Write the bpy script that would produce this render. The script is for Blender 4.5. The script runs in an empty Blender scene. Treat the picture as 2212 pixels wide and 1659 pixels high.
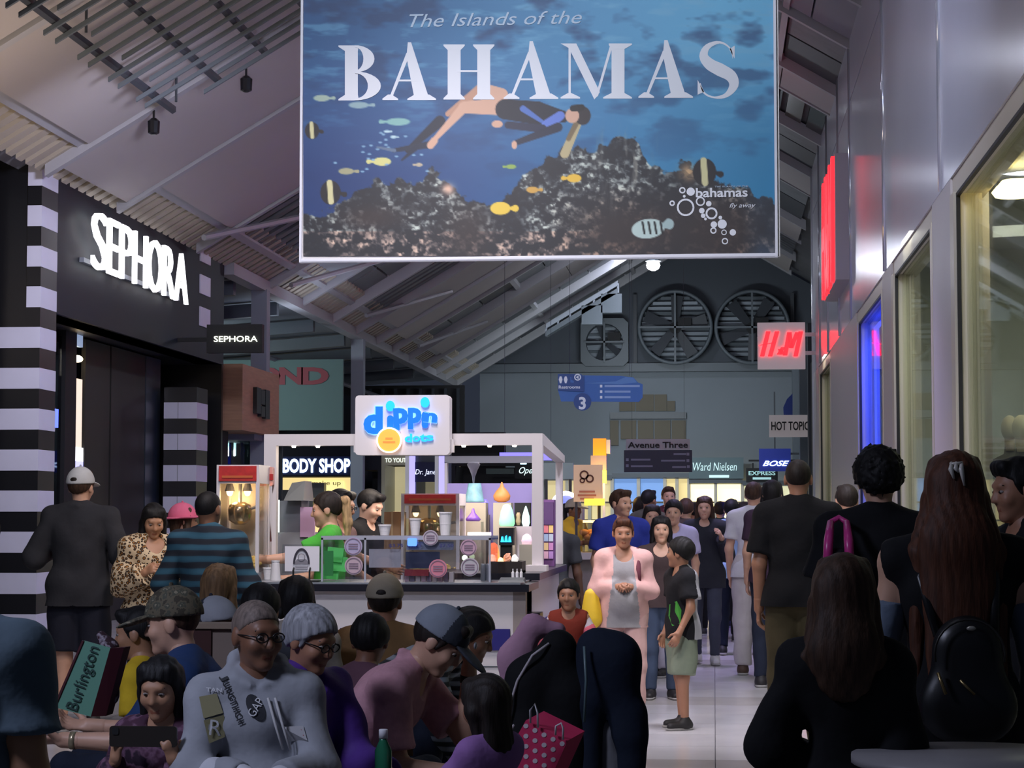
import bpy, math, random
import numpy as np
from mathutils import Vector, Matrix
from mathutils.bvhtree import BVHTree
random.seed(7)
rng = np.random.RandomState(11)
scene = bpy.context.scene
COL = scene.collection
PI = math.pi

# ------------------------------------------------------------------ camera, world, exposure, lamps
FPX, CX, CY = 4500.0, 1106.0, 829.5
PITCH = math.atan((1115 - CY) / FPX)
YAW = math.atan((1542 - CX) / FPX * math.cos(PITCH))
CAMZ = 1.5
cam = bpy.data.objects.new('camera', bpy.data.cameras.new('camera'))
COL.objects.link(cam)
cam.location = (0, 0, CAMZ)
cam.rotation_euler = (PI / 2 + PITCH, 0, YAW)
cam.data.sensor_width = 36.0
cam.data.lens = 36.0 * FPX / 2212.0
cam.data.clip_end = 300
scene.camera = cam
CR = np.array([math.cos(YAW), math.sin(YAW), 0.0])
CF = np.array([-math.sin(YAW) * math.cos(PITCH), math.cos(YAW) * math.cos(PITCH), math.sin(PITCH)])
CU = np.cross(CR, CF)


def ray(px, py):
    return CF + CR * (px - CX) / FPX + CU * (CY - py) / FPX


def at(px, py, Y):            # the point of the plane y = Y that the photograph shows at a pixel
    d = ray(px, py)
    return d * (Y / d[1]) + np.array([0, 0, CAMZ])


def atx(px, py, X):           # the same on the plane x = X
    d = ray(px, py)
    return d * (X / d[0]) + np.array([0, 0, CAMZ])


def lin(c):
    out = []
    for v in c[:3]:
        v = v / 255.0
        out.append(v / 12.92 if v <= 0.04045 else ((v + 0.055) / 1.055) ** 2.4)
    return tuple(out)


world = bpy.data.worlds.new('world')
scene.world = world
world.use_nodes = True
world.node_tree.nodes['Background'].inputs[0].default_value = lin((120, 132, 160)) + (1,)
world.node_tree.nodes['Background'].inputs[1].default_value = 0.08
scene.view_settings.view_transform = 'Standard'
scene.view_settings.look = 'None'
scene.view_settings.gamma = 1.0
scene.view_settings.use_curve_mapping = False
scene.view_settings.exposure = 0.62
scene.cycles.use_denoising = True
scene.cycles.max_bounces = 5
scene.cycles.diffuse_bounces = 3
scene.cycles.glossy_bounces = 3
scene.cycles.transmission_bounces = 4
scene.cycles.transparent_max_bounces = 12
scene.cycles.use_adaptive_sampling = True
scene.cycles.adaptive_threshold = 0.08
scene.cycles.sample_clamp_indirect = 4.0


def area(name, loc, target, size, energy, col, sy=None, spread=180):
    l = bpy.data.lights.new(name, 'AREA')
    l.shape = 'RECTANGLE'
    l.size = size
    l.size_y = sy or size
    l.energy = energy
    l.color = lin(col)
    l.spread = math.radians(spread)
    o = bpy.data.objects.new(name, l)
    COL.objects.link(o)
    o.location = loc
    d = Vector(target) - Vector(loc)
    o.rotation_euler = d.to_track_quat('-Z', 'Y').to_euler()
    return o


COOL = (224, 230, 250)
WARM = (255, 226, 190)
VIO = (196, 190, 255)
# high-bay lamps strung under the ridge, and coves washing the roof
for yy, e in ((6, 34), (17, 105), (24, 170), (34, 230), (46, 300), (58, 420)):
    area('high_bay_light', (-2.6, yy, 9.0), (-3.0, yy + .4, 0), 1.2, e, COOL, 1.2)
area('cove_light', (-6.4, 18.5, 4.2), (-5.0, 25, 9.0), 3.0, 44, (255, 230, 206), .6)
area('facade_fill', (-4.6, 20.5, 5.6), (-8.0, 26.5, 2.6), .6, 60, (226, 226, 255), .6, 110)  # added fill with no fixture, brightens the striped columns
area('cove_light', (-5.6, 37, 4.6), (-4.2, 39, 9.0), 8.0, 44, (220, 232, 255), .3)
area('end_wall_fill', (-2.4, 55, 5.0), (-2.4, 65, 3.0), 3.0, 150, (216, 228, 236), .5, 130)  # added fill turned away from the camera, lifts the grey end wall
area('side_mall_fill', (-11.0, 40.5, 4.5), (-10.5, 45, 2.6), 3.0, 70, (210, 228, 235), .5, 140)  # unseen fill added so the billboard and side mall are not black
area('banner_light', (-2.2, 6.0, 7.6), (-1.3, 14, 4.4), .6, 50, (244, 246, 255), .6, 70)
area('wall_washer', (-2.4, 15.0, 8.9), (2.2, 24, 6.2), .5, 330, (205, 215, 255), .5, 100)
area('kiosk_light', (-2.0, 11.5, 5.2), (-2.1, 13.6, 1.0), .8, 34, (255, 240, 240), .8, 110)
area('walk_light', (.3, 14.5, 5.6), (.1, 15.6, 0), .8, 60, (240, 234, 250), .8, 110)
area('walk_light', (.2, 22.0, 5.6), (.1, 22.5, 0), .8, 60, (205, 190, 255), .8, 110)
area('seat_light', (-4.0, 4.2, 4.4), (-2.0, 7.4, 1.0), .9, 38, (214, 222, 255), .8, 120)


# ------------------------------------------------------------------ helpers
ORG = {}
MATS = {}


def M(name, col, rough=.6, metal=0.0, emit=0.0, ecol=None, var=0.0, vscale=6.0, bump=0.0, bscale=40.0, spec=.5, stretch=None):
    if name in MATS:
        return MATS[name]
    m = bpy.data.materials.new(name)
    m.use_nodes = True
    nt = m.node_tree
    b = nt.nodes['Principled BSDF']
    c = lin(col) + (1,)
    b.inputs['Base Color'].default_value = c
    b.inputs['Roughness'].default_value = rough
    b.inputs['Metallic'].default_value = metal
    b.inputs['Specular IOR Level'].default_value = spec
    if emit:
        b.inputs['Emission Color'].default_value = lin(ecol or col) + (1,)
        b.inputs['Emission Strength'].default_value = emit
    if var or bump:
        tc = nt.nodes.new('ShaderNodeTexCoord')
        mp = nt.nodes.new('ShaderNodeMapping')
        nt.links.new(tc.outputs['Object'], mp.inputs[0])
        if stretch:
            mp.inputs['Scale'].default_value = stretch
    if var:
        n = nt.nodes.new('ShaderNodeTexNoise')
        n.inputs['Scale'].default_value = vscale
        n.inputs['Detail'].default_value = 4
        nt.links.new(mp.outputs[0], n.inputs['Vector'])
        r = nt.nodes.new('ShaderNodeValToRGB')
        r.color_ramp.elements[0].position = .3
        r.color_ramp.elements[1].position = .7
        r.color_ramp.elements[0].color = tuple(x * (1 - var) for x in c[:3]) + (1,)
        r.color_ramp.elements[1].color = tuple(min(1, x * (1 + var)) for x in c[:3]) + (1,)
        nt.links.new(n.outputs[0], r.inputs[0])
        nt.links.new(r.outputs[0], b.inputs['Base Color'])
    if bump:
        n2 = nt.nodes.new('ShaderNodeTexNoise')
        n2.inputs['Scale'].default_value = bscale
        nt.links.new(mp.outputs[0], n2.inputs['Vector'])
        bp = nt.nodes.new('ShaderNodeBump')
        bp.inputs['Strength'].default_value = bump
        bp.inputs['Distance'].default_value = .02
        nt.links.new(n2.outputs[0], bp.inputs['Height'])
        nt.links.new(bp.outputs[0], b.inputs['Normal'])
    MATS[name] = m
    return m


def node_mat(name, rough=.7):
    m = bpy.data.materials.new(name)
    m.use_nodes = True
    nt = m.node_tree
    b = nt.nodes['Principled BSDF']
    b.inputs['Roughness'].default_value = rough
    tc = nt.nodes.new('ShaderNodeTexCoord')
    MATS[name] = m
    return m, nt, b, tc


def ramp(nt, src, stops, interp='LINEAR'):
    r = nt.nodes.new('ShaderNodeValToRGB')
    r.color_ramp.interpolation = interp
    e = r.color_ramp.elements
    while len(e) < len(stops):
        e.new(.5)
    for i, (p, c) in enumerate(stops):
        e[i].position = p
        e[i].color = lin(c) + (1,)
    nt.links.new(src, r.inputs[0])
    return r.outputs[0]


def glass(name, tint=(250, 252, 251), refl=.12, rough=.02):
    if name in MATS:
        return MATS[name]
    m = bpy.data.materials.new(name)
    m.use_nodes = True
    nt = m.node_tree
    nt.nodes.remove(nt.nodes['Principled BSDF'])
    t = nt.nodes.new('ShaderNodeBsdfTransparent')
    t.inputs[0].default_value = lin(tint) + (1,)
    g = nt.nodes.new('ShaderNodeBsdfGlossy')
    g.inputs['Roughness'].default_value = rough
    mx = nt.nodes.new('ShaderNodeMixShader')
    fr = nt.nodes.new('ShaderNodeLayerWeight')
    fr.inputs[0].default_value = .25
    mth = nt.nodes.new('ShaderNodeMath')
    mth.operation = 'MULTIPLY_ADD'
    mth.inputs[1].default_value = .34
    mth.inputs[2].default_value = refl * .4
    mth.use_clamp = True
    nt.links.new(fr.outputs['Fresnel'], mth.inputs[0])
    nt.links.new(mth.outputs[0], mx.inputs[0])
    nt.links.new(t.outputs[0], mx.inputs[1])
    nt.links.new(g.outputs[0], mx.inputs[2])
    nt.links.new(mx.outputs[0], nt.nodes['Material Output'].inputs[0])
    MATS[name] = m
    return m


class MB:
    def __init__(s):
        s.v = []
        s.f = []
        s.m = []

    def add(s, v, f, m=0):
        n = len(s.v)
        s.v += [tuple(map(float, p)) for p in v]
        s.f += [tuple(i + n for i in q) for q in f]
        s.m += [m] * len(f)
        return s

    def box(s, lo, hi, m=0):
        x0, y0, z0 = lo
        x1, y1, z1 = hi
        return s.add([(x0, y0, z0), (x1, y0, z0), (x1, y1, z0), (x0, y1, z0), (x0, y0, z1), (x1, y0, z1), (x1, y1, z1), (x0, y1, z1)],
                     [(0, 3, 2, 1), (4, 5, 6, 7), (0, 1, 5, 4), (1, 2, 6, 5), (2, 3, 7, 6), (3, 0, 4, 7)], m)

    def cbox(s, c, d, m=0):
        return s.box([c[i] - d[i] / 2 for i in range(3)], [c[i] + d[i] / 2 for i in range(3)], m)

    def hexa(s, p, m=0):      # eight corners: bottom ring then top ring
        return s.add(p, [(0, 3, 2, 1), (4, 5, 6, 7), (0, 1, 5, 4), (1, 2, 6, 5), (2, 3, 7, 6), (3, 0, 4, 7)], m)

    def tube(s, pts, r, n=8, m=0, caps=True):
        pts = [np.array(p, float) for p in pts]
        rs = r if hasattr(r, '__len__') else [r] * len(pts)
        base = len(s.v)
        prev = None
        for i, p in enumerate(pts):
            t = pts[min(i + 1, len(pts) - 1)] - pts[max(i - 1, 0)]
            t = t / (np.linalg.norm(t) + 1e-9)
            if prev is None:
                a = np.array([0, 0, 1.0]) if abs(t[2]) < .9 else np.array([1.0, 0, 0])
            else:
                a = prev
            u = a - t * a.dot(t)
            u /= np.linalg.norm(u) + 1e-9
            prev = u
            w = np.cross(t, u)
            for k in range(n):
                an = 2 * PI * k / n
                s.v.append(tuple(p + rs[i] * (math.cos(an) * u + math.sin(an) * w)))
        for i in range(len(pts) - 1):
            for k in range(n):
                k2 = (k + 1) % n
                s.f.append((base + i * n + k, base + i * n + k2, base + (i + 1) * n + k2, base + (i + 1) * n + k))
                s.m.append(m)
        if caps:
            s.f.append(tuple(base + k for k in range(n))[::-1])
            s.f.append(tuple(base + (len(pts) - 1) * n + k for k in range(n)))
            s.m += [m, m]
        return s

    def lathe(s, prof, c=(0, 0, 0), n=20, m=0, sx=1, sy=1):
        base = len(s.v)
        for r, z in prof:
            for k in range(n):
                a = 2 * PI * k / n
                s.v.append((c[0] + r * sx * math.cos(a), c[1] + r * sy * math.sin(a), c[2] + z))
        for i in range(len(prof) - 1):
            for k in range(n):
                k2 = (k + 1) % n
                s.f.append((base + i * n + k, base + i * n + k2, base + (i + 1) * n + k2, base + (i + 1) * n + k))
                s.m.append(m)
        s.f.append(tuple(base + k for k in range(n))[::-1])
        s.f.append(tuple(base + (len(prof) - 1) * n + k for k in range(n)))
        s.m += [m, m]
        return s

    def prism(s, poly, axis, a, b, m=0):   # polygon in the two other axes, extruded along axis from a to b
        n = len(poly)

        def mk(p, t):
            q = list(p)
            q.insert(axis, t)
            return tuple(q)
        return s.add([mk(p, a) for p in poly] + [mk(p, b) for p in poly],
                     [tuple(range(n))[::-1], tuple(range(n, 2 * n))] + [(i, (i + 1) % n, n + (i + 1) % n, n + i) for i in range(n)], m)

    def ball(s, c, r, n=12, m=0):
        prof = [(math.sin(PI * i / n) * 1.0 + 1e-4, -math.cos(PI * i / n)) for i in range(n + 1)]
        r = r if hasattr(r, '__len__') else (r, r, r)
        base = len(s.v)
        s.lathe([(p[0], p[1]) for p in prof], (0, 0, 0), max(8, n), m)
        for i in range(base, len(s.v)):
            x, y, z = s.v[i]
            s.v[i] = (c[0] + x * r[0], c[1] + y * r[1], c[2] + z * r[2])
        return s

    def xf(s, fn):
        s.v = [tuple(fn(np.array(p))) for p in s.v]
        return s


def link(o):
    COL.objects.link(o)
    return o


def mesh_obj(name, v, f, mats, mi=None, parent=None, smooth=False):
    me = bpy.data.meshes.new(name)
    org = ORG.get(parent.name, (0, 0, 0)) if parent else (0, 0, 0)
    if len(v):
        v = np.asarray(v, float) - np.asarray(org)
        me.from_pydata(v.tolist(), [], f if isinstance(f, list) else f.tolist())
    mats = mats if isinstance(mats, (list, tuple)) else [mats]
    for m in mats:
        me.materials.append(m)
    if mi is not None and len(mats) > 1:
        me.polygons.foreach_set('material_index', np.asarray(mi, np.int32))
    if smooth:
        me.polygons.foreach_set('use_smooth', np.ones(len(me.polygons), bool))
    me.update()
    o = link(bpy.data.objects.new(name, me))
    if parent:
        o.parent = parent
        ORG[o.name] = org
    return o


def part(name, mb, mat, parent, smooth=False, label=None):
    o = mesh_obj(name, mb.v, mb.f, mat, mb.m, parent, smooth)
    if label:
        o['label'] = label
    return o


def tag(o, label, cat=None, group=None, kind=None):
    o['label'] = label
    if cat:
        o['category'] = cat
    if group:
        o['group'] = group
    if kind:
        o['kind'] = kind
    return o


def thing(name, label, cat, loc=(0, 0, 0), group=None, kind=None, local=False, rot=0.0):
    o = link(bpy.data.objects.new(name, None))
    o.empty_display_size = .1
    o.location = tuple(float(x) for x in loc)
    o.rotation_euler = (0, 0, rot)
    tag(o, label, cat, group, kind)
    ORG[o.name] = (0, 0, 0) if local else tuple(float(x) for x in loc)
    return o


def single(name, mb, mat, label, cat, group=None, kind=None, smooth=False):   # a thing that is one mesh, origin at its base
    v = np.array(mb.v)
    base = np.array([(v[:, 0].min() + v[:, 0].max()) / 2, (v[:, 1].min() + v[:, 1].max()) / 2, v[:, 2].min()])
    o = mesh_obj(name, v - base, mb.f, mat, mb.m, None, smooth)
    o.location = tuple(base)
    ORG[o.name] = tuple(base)
    return tag(o, label, cat, group, kind)


def structure(name, mb, mat, label=None, parent=None, smooth=False):
    o = mesh_obj(name, mb.v if mb else [], mb.f if mb else [], mat, mb.m if mb else None, parent, smooth)
    o['kind'] = 'structure'
    if label:
        o['label'] = label
    return o


def clone(o, parent, loc=None):
    c = o.copy()
    link(c)
    c.parent = parent
    if loc is not None:
        c.location = loc
    return c


_TX = {}


def text_mesh(s, bold=0.0, shear=0.0, extrude=0.0, res=3, spacing=1.0):
    """Lettering of height 1 (capitals), centred at the origin in the x-z plane, front towards -y."""
    key = (s, bold, shear, extrude, res, spacing)
    if key not in _TX:
        cu = bpy.data.curves.new('lettering', 'FONT')
        cu.body = s
        cu.offset = bold
        cu.shear = shear
        cu.extrude = extrude
        cu.resolution_u = res
        cu.space_character = spacing
        cu.align_x = 'CENTER'
        o = link(bpy.data.objects.new('lettering', cu))
        dg = bpy.context.evaluated_depsgraph_get()
        me = bpy.data.meshes.new_from_object(o.evaluated_get(dg))
        v = np.array([tuple(p.co) for p in me.vertices])
        f = [tuple(p.vertices) for p in me.polygons]
        bpy.data.objects.remove(o)
        bpy.data.meshes.remove(me)
        bpy.data.curves.remove(cu)
        v = np.stack([v[:, 0], -v[:, 2], v[:, 1]], 1)
        lo, hi = v.min(0), v.max(0)
        v -= (lo + hi) / 2
        v /= .729
        _TX[key] = (v, f)
    v, f = _TX[key]
    return v.copy(), f


def lettering(name, s, c, size, mat, parent, width=None, bold=0.0, shear=0.0, depth=.004, rot=0.0, tilt=None, res=3, spacing=1.0):
    """Lettering centred at c, capitals `size` high (`width` squeezes it), front face towards -y, then turned by rot about z."""
    v, f = text_mesh(s, bold, shear, depth / size / 2, res, spacing)
    w0 = v[:, 0].max() - v[:, 0].min()
    h0 = v[:, 2].max() - v[:, 2].min()
    kx = size if width is None else width / w0
    v = v * np.array([kx, size, size])
    if tilt:
        ca, sa = math.cos(tilt), math.sin(tilt)
        v = np.stack([v[:, 0] * ca - v[:, 2] * sa, v[:, 1], v[:, 0] * sa + v[:, 2] * ca], 1)
    if rot:
        ca, sa = math.cos(rot), math.sin(rot)
        v = np.stack([v[:, 0] * ca - v[:, 1] * sa, v[:, 0] * sa + v[:, 1] * ca, v[:, 2]], 1)
    v += np.asarray(c)
    return mesh_obj(name, v, f, mat, None, parent)


def rrect(x0, x1, z0, z1, r, n=4):
    out = []
    for cx, cz, a0 in ((x1 - r, z1 - r, 0), (x0 + r, z1 - r, 90), (x0 + r, z0 + r, 180), (x1 - r, z0 + r, 270)):
        for i in range(n + 1):
            a = math.radians(a0 + 90 * i / n)
            out.append((cx + r * math.cos(a), cz + r * math.sin(a)))
    return out


def disc(c, r, y, n=20, sx=1, a0=0, a1=360):
    return [(c[0] + r * sx * math.cos(math.radians(a0 + (a1 - a0) * i / n)), c[1] + r * math.sin(math.radians(a0 + (a1 - a0) * i / n))) for i in range(n + (a1 - a0 < 360))]
# ------------------------------------------------------------------ setting: floor, roof, walls
def prect(px0, px1, py0, py1, Y, dep=.1):      # a box whose front face fills a pixel rectangle at distance Y
    a = at(px0, py1, Y)
    b = at(px1, py0, Y)
    return (a[0], Y, a[2]), (b[0], Y + dep, b[2])


def pbox(px0, px1, py0, py1, Y, dep=.1, m=0):
    return MB().box(*prect(px0, px1, py0, py1, Y, dep), m)


WHITE = M('white_paint', (214, 212, 214), .45)
CREAM = M('cream_paint', (196, 190, 186), .6, var=.05, vscale=.8)
GREY = M('grey_steel', (132, 138, 146), .5)
DARKG = M('dark_steel', (54, 58, 64), .55)
SLATE = M('slate_metal', (84, 92, 98), .5)
BLACK = M('black_lacquer', (13, 14, 17), .3)
SOOT = M('soot_black', (12, 13, 16), .7)

floor = structure('floor', MB().box((-16, -3, -.06), (6, 70, -.014)), M('floor_grout', (120, 118, 120), .5), 'pale polished mall floor of large square tiles')
TILE = [M('tile_pale', (196, 194, 196), .22, var=.06, vscale=2.2, spec=.6), M('tile_light', (206, 204, 206), .2, var=.05, vscale=1.7, spec=.6), M('tile_tan', (176, 172, 170), .24, var=.06, vscale=2.0, spec=.6)]
tm = []
for m in TILE:
    me = MB().box((-.372, -.372, -.016), (.372, .372, 0))
    o = part('floor_tile', me, m, floor)
    tm.append(o)
first = [True] * 3
for iy in range(38):
    for ix in range(7):
        k = 2 if (iy % 6 == 3) else int(rng.rand() < .4)
        p = (-2.625 + .75 * ix, 10.4 + .75 * iy, 0)
        if first[k]:
            tm[k].location = p
            first[k] = False
        else:
            clone(tm[k], floor, p)
st = MB()
for iy in range(-2, 90):
    for ix in range(-16, 8):
        x, y = -2.625 + .75 * ix, 10.4 + .75 * iy
        if (0 <= ix < 7 and 0 <= iy < 38) or y > 69 or x > 5.6 or x < -15.5:
            continue
        st.add([(x - .372, y - .372, -.002), (x + .372, y - .372, -.002), (x + .372, y + .372, -.002), (x - .372, y + .372, -.002)], [(0, 1, 2, 3)])
o = part('distant_tiles', st, TILE[0], floor)
o['kind'] = 'stuff'

# roof: ridge over x = 0, falling to both sides
SL, RZ = .595, 10.5


def rz(x, drop=0.0):
    return RZ - SL * abs(x) - drop


def roofbox(x0, x1, y0, y1, d0, d1, mb=None, m=0):     # a slab that follows the slope, d0..d1 below the deck
    mb = mb or MB()
    a, b = sorted((x0, x1))
    return mb.hexa([(a, y0, rz(a, d1)), (b, y0, rz(b, d1)), (b, y1, rz(b, d1)), (a, y1, rz(a, d1)),
                    (a, y0, rz(a, d0)), (b, y0, rz(b, d0)), (b, y1, rz(b, d0)), (a, y1, rz(a, d0))], m)


mb = MB()
roofbox(-8.3, 0, 4, 66, -.3, -.1, mb)
roofbox(0, 8.3, 4, 66, -.3, -.1, mb)
ceiling = structure('ceiling', mb, M('roof_deck', (112, 112, 116), .7, var=.1, vscale=1.2), 'pitched mall roof with painted panels, slatted bays and white beams')
PAN = M('roof_panel_paint', (168, 162, 160), .65, var=.04, vscale=.5)
PAN2 = M('roof_panel_grey', (132, 134, 140), .65, var=.05, vscale=.6)
SLAT = M('roof_slat', (104, 108, 112), .6, var=.12, vscale=3)
SKYL = M('night_skylight', (10, 11, 14), .15)
BROWN = M('brown_skylight', (58, 48, 42), .3)
BEAM = M('beam_paint', (158, 158, 162), .55)


def bay(side, y0, y1, kind, xa, xb):
    """One bay of the roof between two rafters; xa..xb measured from the ridge."""
    if kind == 'smooth':
        for a, b in ((xa, (xa + xb) / 2 - .01), ((xa + xb) / 2 + .01, xb)):
            part('roof_panel', roofbox(side * a, side * b, y0 + .02, y1 - .02, .1, .22), PAN, ceiling)
    elif kind == 'grey':
        n = 3
        for i in range(n):
            a, b = xa + (xb - xa) * i / n, xa + (xb - xa) * (i + 1) / n - .03
            part('roof_panel', roofbox(side * a, side * b, y0 + .02, y1 - .02, .02, .1), PAN2, ceiling)
    elif kind == 'row':
        n = int((xb - xa) / .78)
        for j in range(2):
            ya, yb = y0 + (y1 - y0) * j / 2 + .05, y0 + (y1 - y0) * (j + 1) / 2 - .05
            for i in range(n):
                a, b = xa + (xb - xa) * i / n + .02, xa + (xb - xa) * (i + 1) / n - .02
                part('roof_pane', roofbox(side * a, side * b, ya, yb, .0, .05), SLAT if (i * 7 + j * 3) % 5 else DARKG, ceiling)
    elif kind == 'sky':
        for i in range(3):
            a, b = xa + .4 + 1.15 * i, xa + .4 + 1.15 * i + 1.05
            part('skylight_pane', roofbox(side * a, side * b, y0 + .1, y1 - .1, .0, .05), SKYL, ceiling)
            part('skylight_bar', roofbox(side * (b + .01), side * (b + .09), y0 + .1, y1 - .1, .0, .09), BEAM, ceiling)
        part('roof_panel', roofbox(side * (xa + 3.9), side * xb, y0 + .02, y1 - .02, .1, .2), PAN, ceiling)
    elif kind == 'brown':
        n = int((xb - xa) / .36)
        for i in range(n):
            a = xa + (xb - xa) * i / n
            part('skylight_pane', roofbox(side * a, side * (a + .3), y0 + .1, y1 - .1, .0, .05), BROWN if i % 2 else SKYL, ceiling)
    elif kind == 'slat':
        n = max(3, int((y1 - y0) / .42))
        for i in range(n):
            ya = y0 + (y1 - y0) * (i + .2) / n
            for a, b in ((xa, xa + (xb - xa) * .32), (xa + (xb - xa) * .34, xa + (xb - xa) * .66), (xa + (xb - xa) * .68, xb)):
                part('roof_slat', roofbox(side * a, side * b, ya, ya + .24, .05, .12), SLAT, ceiling)


LEFT = [(14, 19.6, 'smooth'), (19.8, 23.9, 'smooth'), (24.1, 26.9, 'smooth'), (27.1, 31.2, 'smooth'), (31.4, 36.4, 'slat'), (36.6, 39.4, 'grey'),
        (39.6, 42.6, 'row'), (42.8, 45.4, 'slat'), (45.6, 48.2, 'smooth'), (48.4, 50.6, 'sky'), (50.8, 53.4, 'row'), (53.6, 56.2, 'smooth'), (56.4, 58.8, 'row'), (59.0, 61.0, 'grey'), (61.2, 63.6, 'row')]
for y0, y1, k in LEFT:
    xb = {'smooth': 7.35, 'grey': 7.5}.get(k, 7.5)
    if y0 == 24.1:
        xb = 7.75
    bay(-1, y0, y1, k, .25, xb)
RIGHT = [(14, 24, 'smooth'), (24.2, 30.4, 'slat'), (30.6, 33.2, 'grey'), (33.4, 37.0, 'row'), (37.2, 38.8, 'smooth'), (39.0, 42.0, 'brown'), (42.2, 46.0, 'row'), (46.2, 48.4, 'smooth'), (48.6, 53.6, 'row'), (53.8, 56.4, 'smooth'), (56.6, 60.2, 'slat'), (60.4, 63.6, 'smooth')]
for y0, y1, k in RIGHT:
    bay(1, y0, y1, k, .25, 2.3)
for y in sorted({b[0] - .1 for b in LEFT} | {63.8}):
    part('rafter', roofbox(-7.9, -.05, y - .07, y + .07, -.02, .26 if y < 40 else .3), BEAM, ceiling)
for y in sorted({b[0] - .1 for b in RIGHT} | {63.8}):
    part('rafter', roofbox(.05, 2.4, y - .06, y + .06, -.02, .24), BEAM, ceiling)
for x in (-7.45, -5.0, -2.4, 1.2):
    part('purlin', roofbox(x - .05, x + .05, 14, 64, .0, .16), BEAM, ceiling)
part('ridge_beam', MB().box((-.12, 12, RZ - .45), (.12, 64, RZ - .1)), BEAM, ceiling)
part('eave_beam', MB().box((-8.15, 12, 5.98), (-7.8, 65, 6.22)), BEAM, ceiling)
part('eave_beam', MB().box((-8.1, 33.6, 5.48), (-7.86, 65, 5.68)), BEAM, ceiling)
# corrugated deck that shows between panels and eave
mb = MB()
n = 150
for i in range(n):
    y = 14 + 51 * i / n
    roofbox(-8.0, -7.2, y, y + .2, .04, .12, mb)
part('corrugated_deck', mb, M('corrugated_cream', (168, 158, 142), .6), ceiling)
# braces between eave beams, and wind braces on the slope
mb = MB()
for i in range(22):
    y = 34 + 1.45 * i
    part('truss_strut', MB().tube([(-7.98, y, 5.66), (-7.98, y + (.72 if i % 2 else .0), 6.0)], .035, 6), BEAM, ceiling)
for (xa, ya, xb, yb) in ((-7.6, 30.5, -6.2, 33.8), (-7.6, 37, -6.0, 40.5), (-7.4, 44, -6.0, 47.5), (-7.4, 52, -6.0, 55)):
    part('brace', MB().tube([(xa, ya, rz(xa, .3)), (xb, yb, rz(xb, .25))], .05, 6), BEAM, ceiling)
# lattice of steel channels hung under the near roof
lat = thing('ceiling_lattice', 'hung grid of thin steel channels below the near roof panels', 'lattice', (-3.2, 19, 7.2))
for i in range(26):
    y = 14.6 + .36 * i
    x1 = -6.4 + (.0 if i % 3 else .25) + (.5 if i > 23 else 0)
    part('channel', roofbox(x1, -1.2 - .12 * (i % 4), y, y + .036, .52, .57), SLATE, lat)
for j, x in enumerate((-6.3, -5.75, -5.2, -4.6, -4.0, -3.4, -2.3, -1.4)):
    part('cross_channel', roofbox(x - .022, x + .022, 14.4, 23.8, .45, .51), DARKG, lat)
for x, y in ((-6.2, 16), (-6.2, 20), (-4.4, 18), (-4.4, 22), (-2.3, 17), (-2.3, 21), (-6.2, 23.5)):
    part('hanger_rod', MB().tube([(x, y, rz(x, .5)), (x, y, rz(x, -.05))], .015, 6), DARKG, lat)
for x, y in ((-5.6, 24.5), (-6.6, 24.0), (-5.2, 27.3)):
    single('roof_spotlight', MB().lathe([(.03, 0), (.07, .02), (.075, .16), (.03, .2)], (x, y, rz(x, .55)), 10).box((x - .012, y - .012, rz(x, .36)), (x + .012, y + .012, rz(x, .2))),
           BLACK, {24.5: 'small black spotlight under the cream roof panel by the lattice corner', 24.0: 'small black spotlight nearest the eave above the black shopfront', 27.3: 'small black spotlight on the edge of the wide smooth roof panel'}[y], 'spotlight')

# back wall with its gable
mb = MB()
mb.box((-7.3, 65, 0), (2.9, 65.3, 6.05))
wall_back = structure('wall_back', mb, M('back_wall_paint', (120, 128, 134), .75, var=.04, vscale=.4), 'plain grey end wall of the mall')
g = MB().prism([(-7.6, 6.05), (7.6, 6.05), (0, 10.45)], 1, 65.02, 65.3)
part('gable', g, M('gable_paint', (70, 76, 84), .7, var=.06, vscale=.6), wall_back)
part('ledge', MB().box((-7.3, 64.6, 5.98), (2.9, 65.0, 6.24)), SLATE, wall_back)
for px, w in ((1372, 7), (1712, 8)):
    p = at(px, 790, 64.8)
    part('gable_post', MB().box((p[0] - .05, 64.75, 6.2), (p[0] + .06, 64.9, 8.4)), DARKG, wall_back)
# faint stepped shop front on the end wall
BEI = M('dull_beige_panel', (104, 98, 84), .8)
for x0, x1, y0, y1 in ((1338, 1372, 868, 888), (1374, 1412, 852, 888), (1414, 1440, 852, 888), (1441, 1458, 866, 888), (1318, 1336, 908, 962), (1341, 1374, 908, 948), (1378, 1411, 908, 948), (1414, 1448, 908, 948), (1451, 1481, 908, 948)):
    part('wall_panel', pbox(x0, x1, y0, y1, 64.9, .08), BEI, wall_back)
part('wall_shelf', pbox(1318, 1482, 890, 905, 64.8, .2), M('wall_shelf_grey', (112, 116, 118), .7), wall_back)


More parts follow.
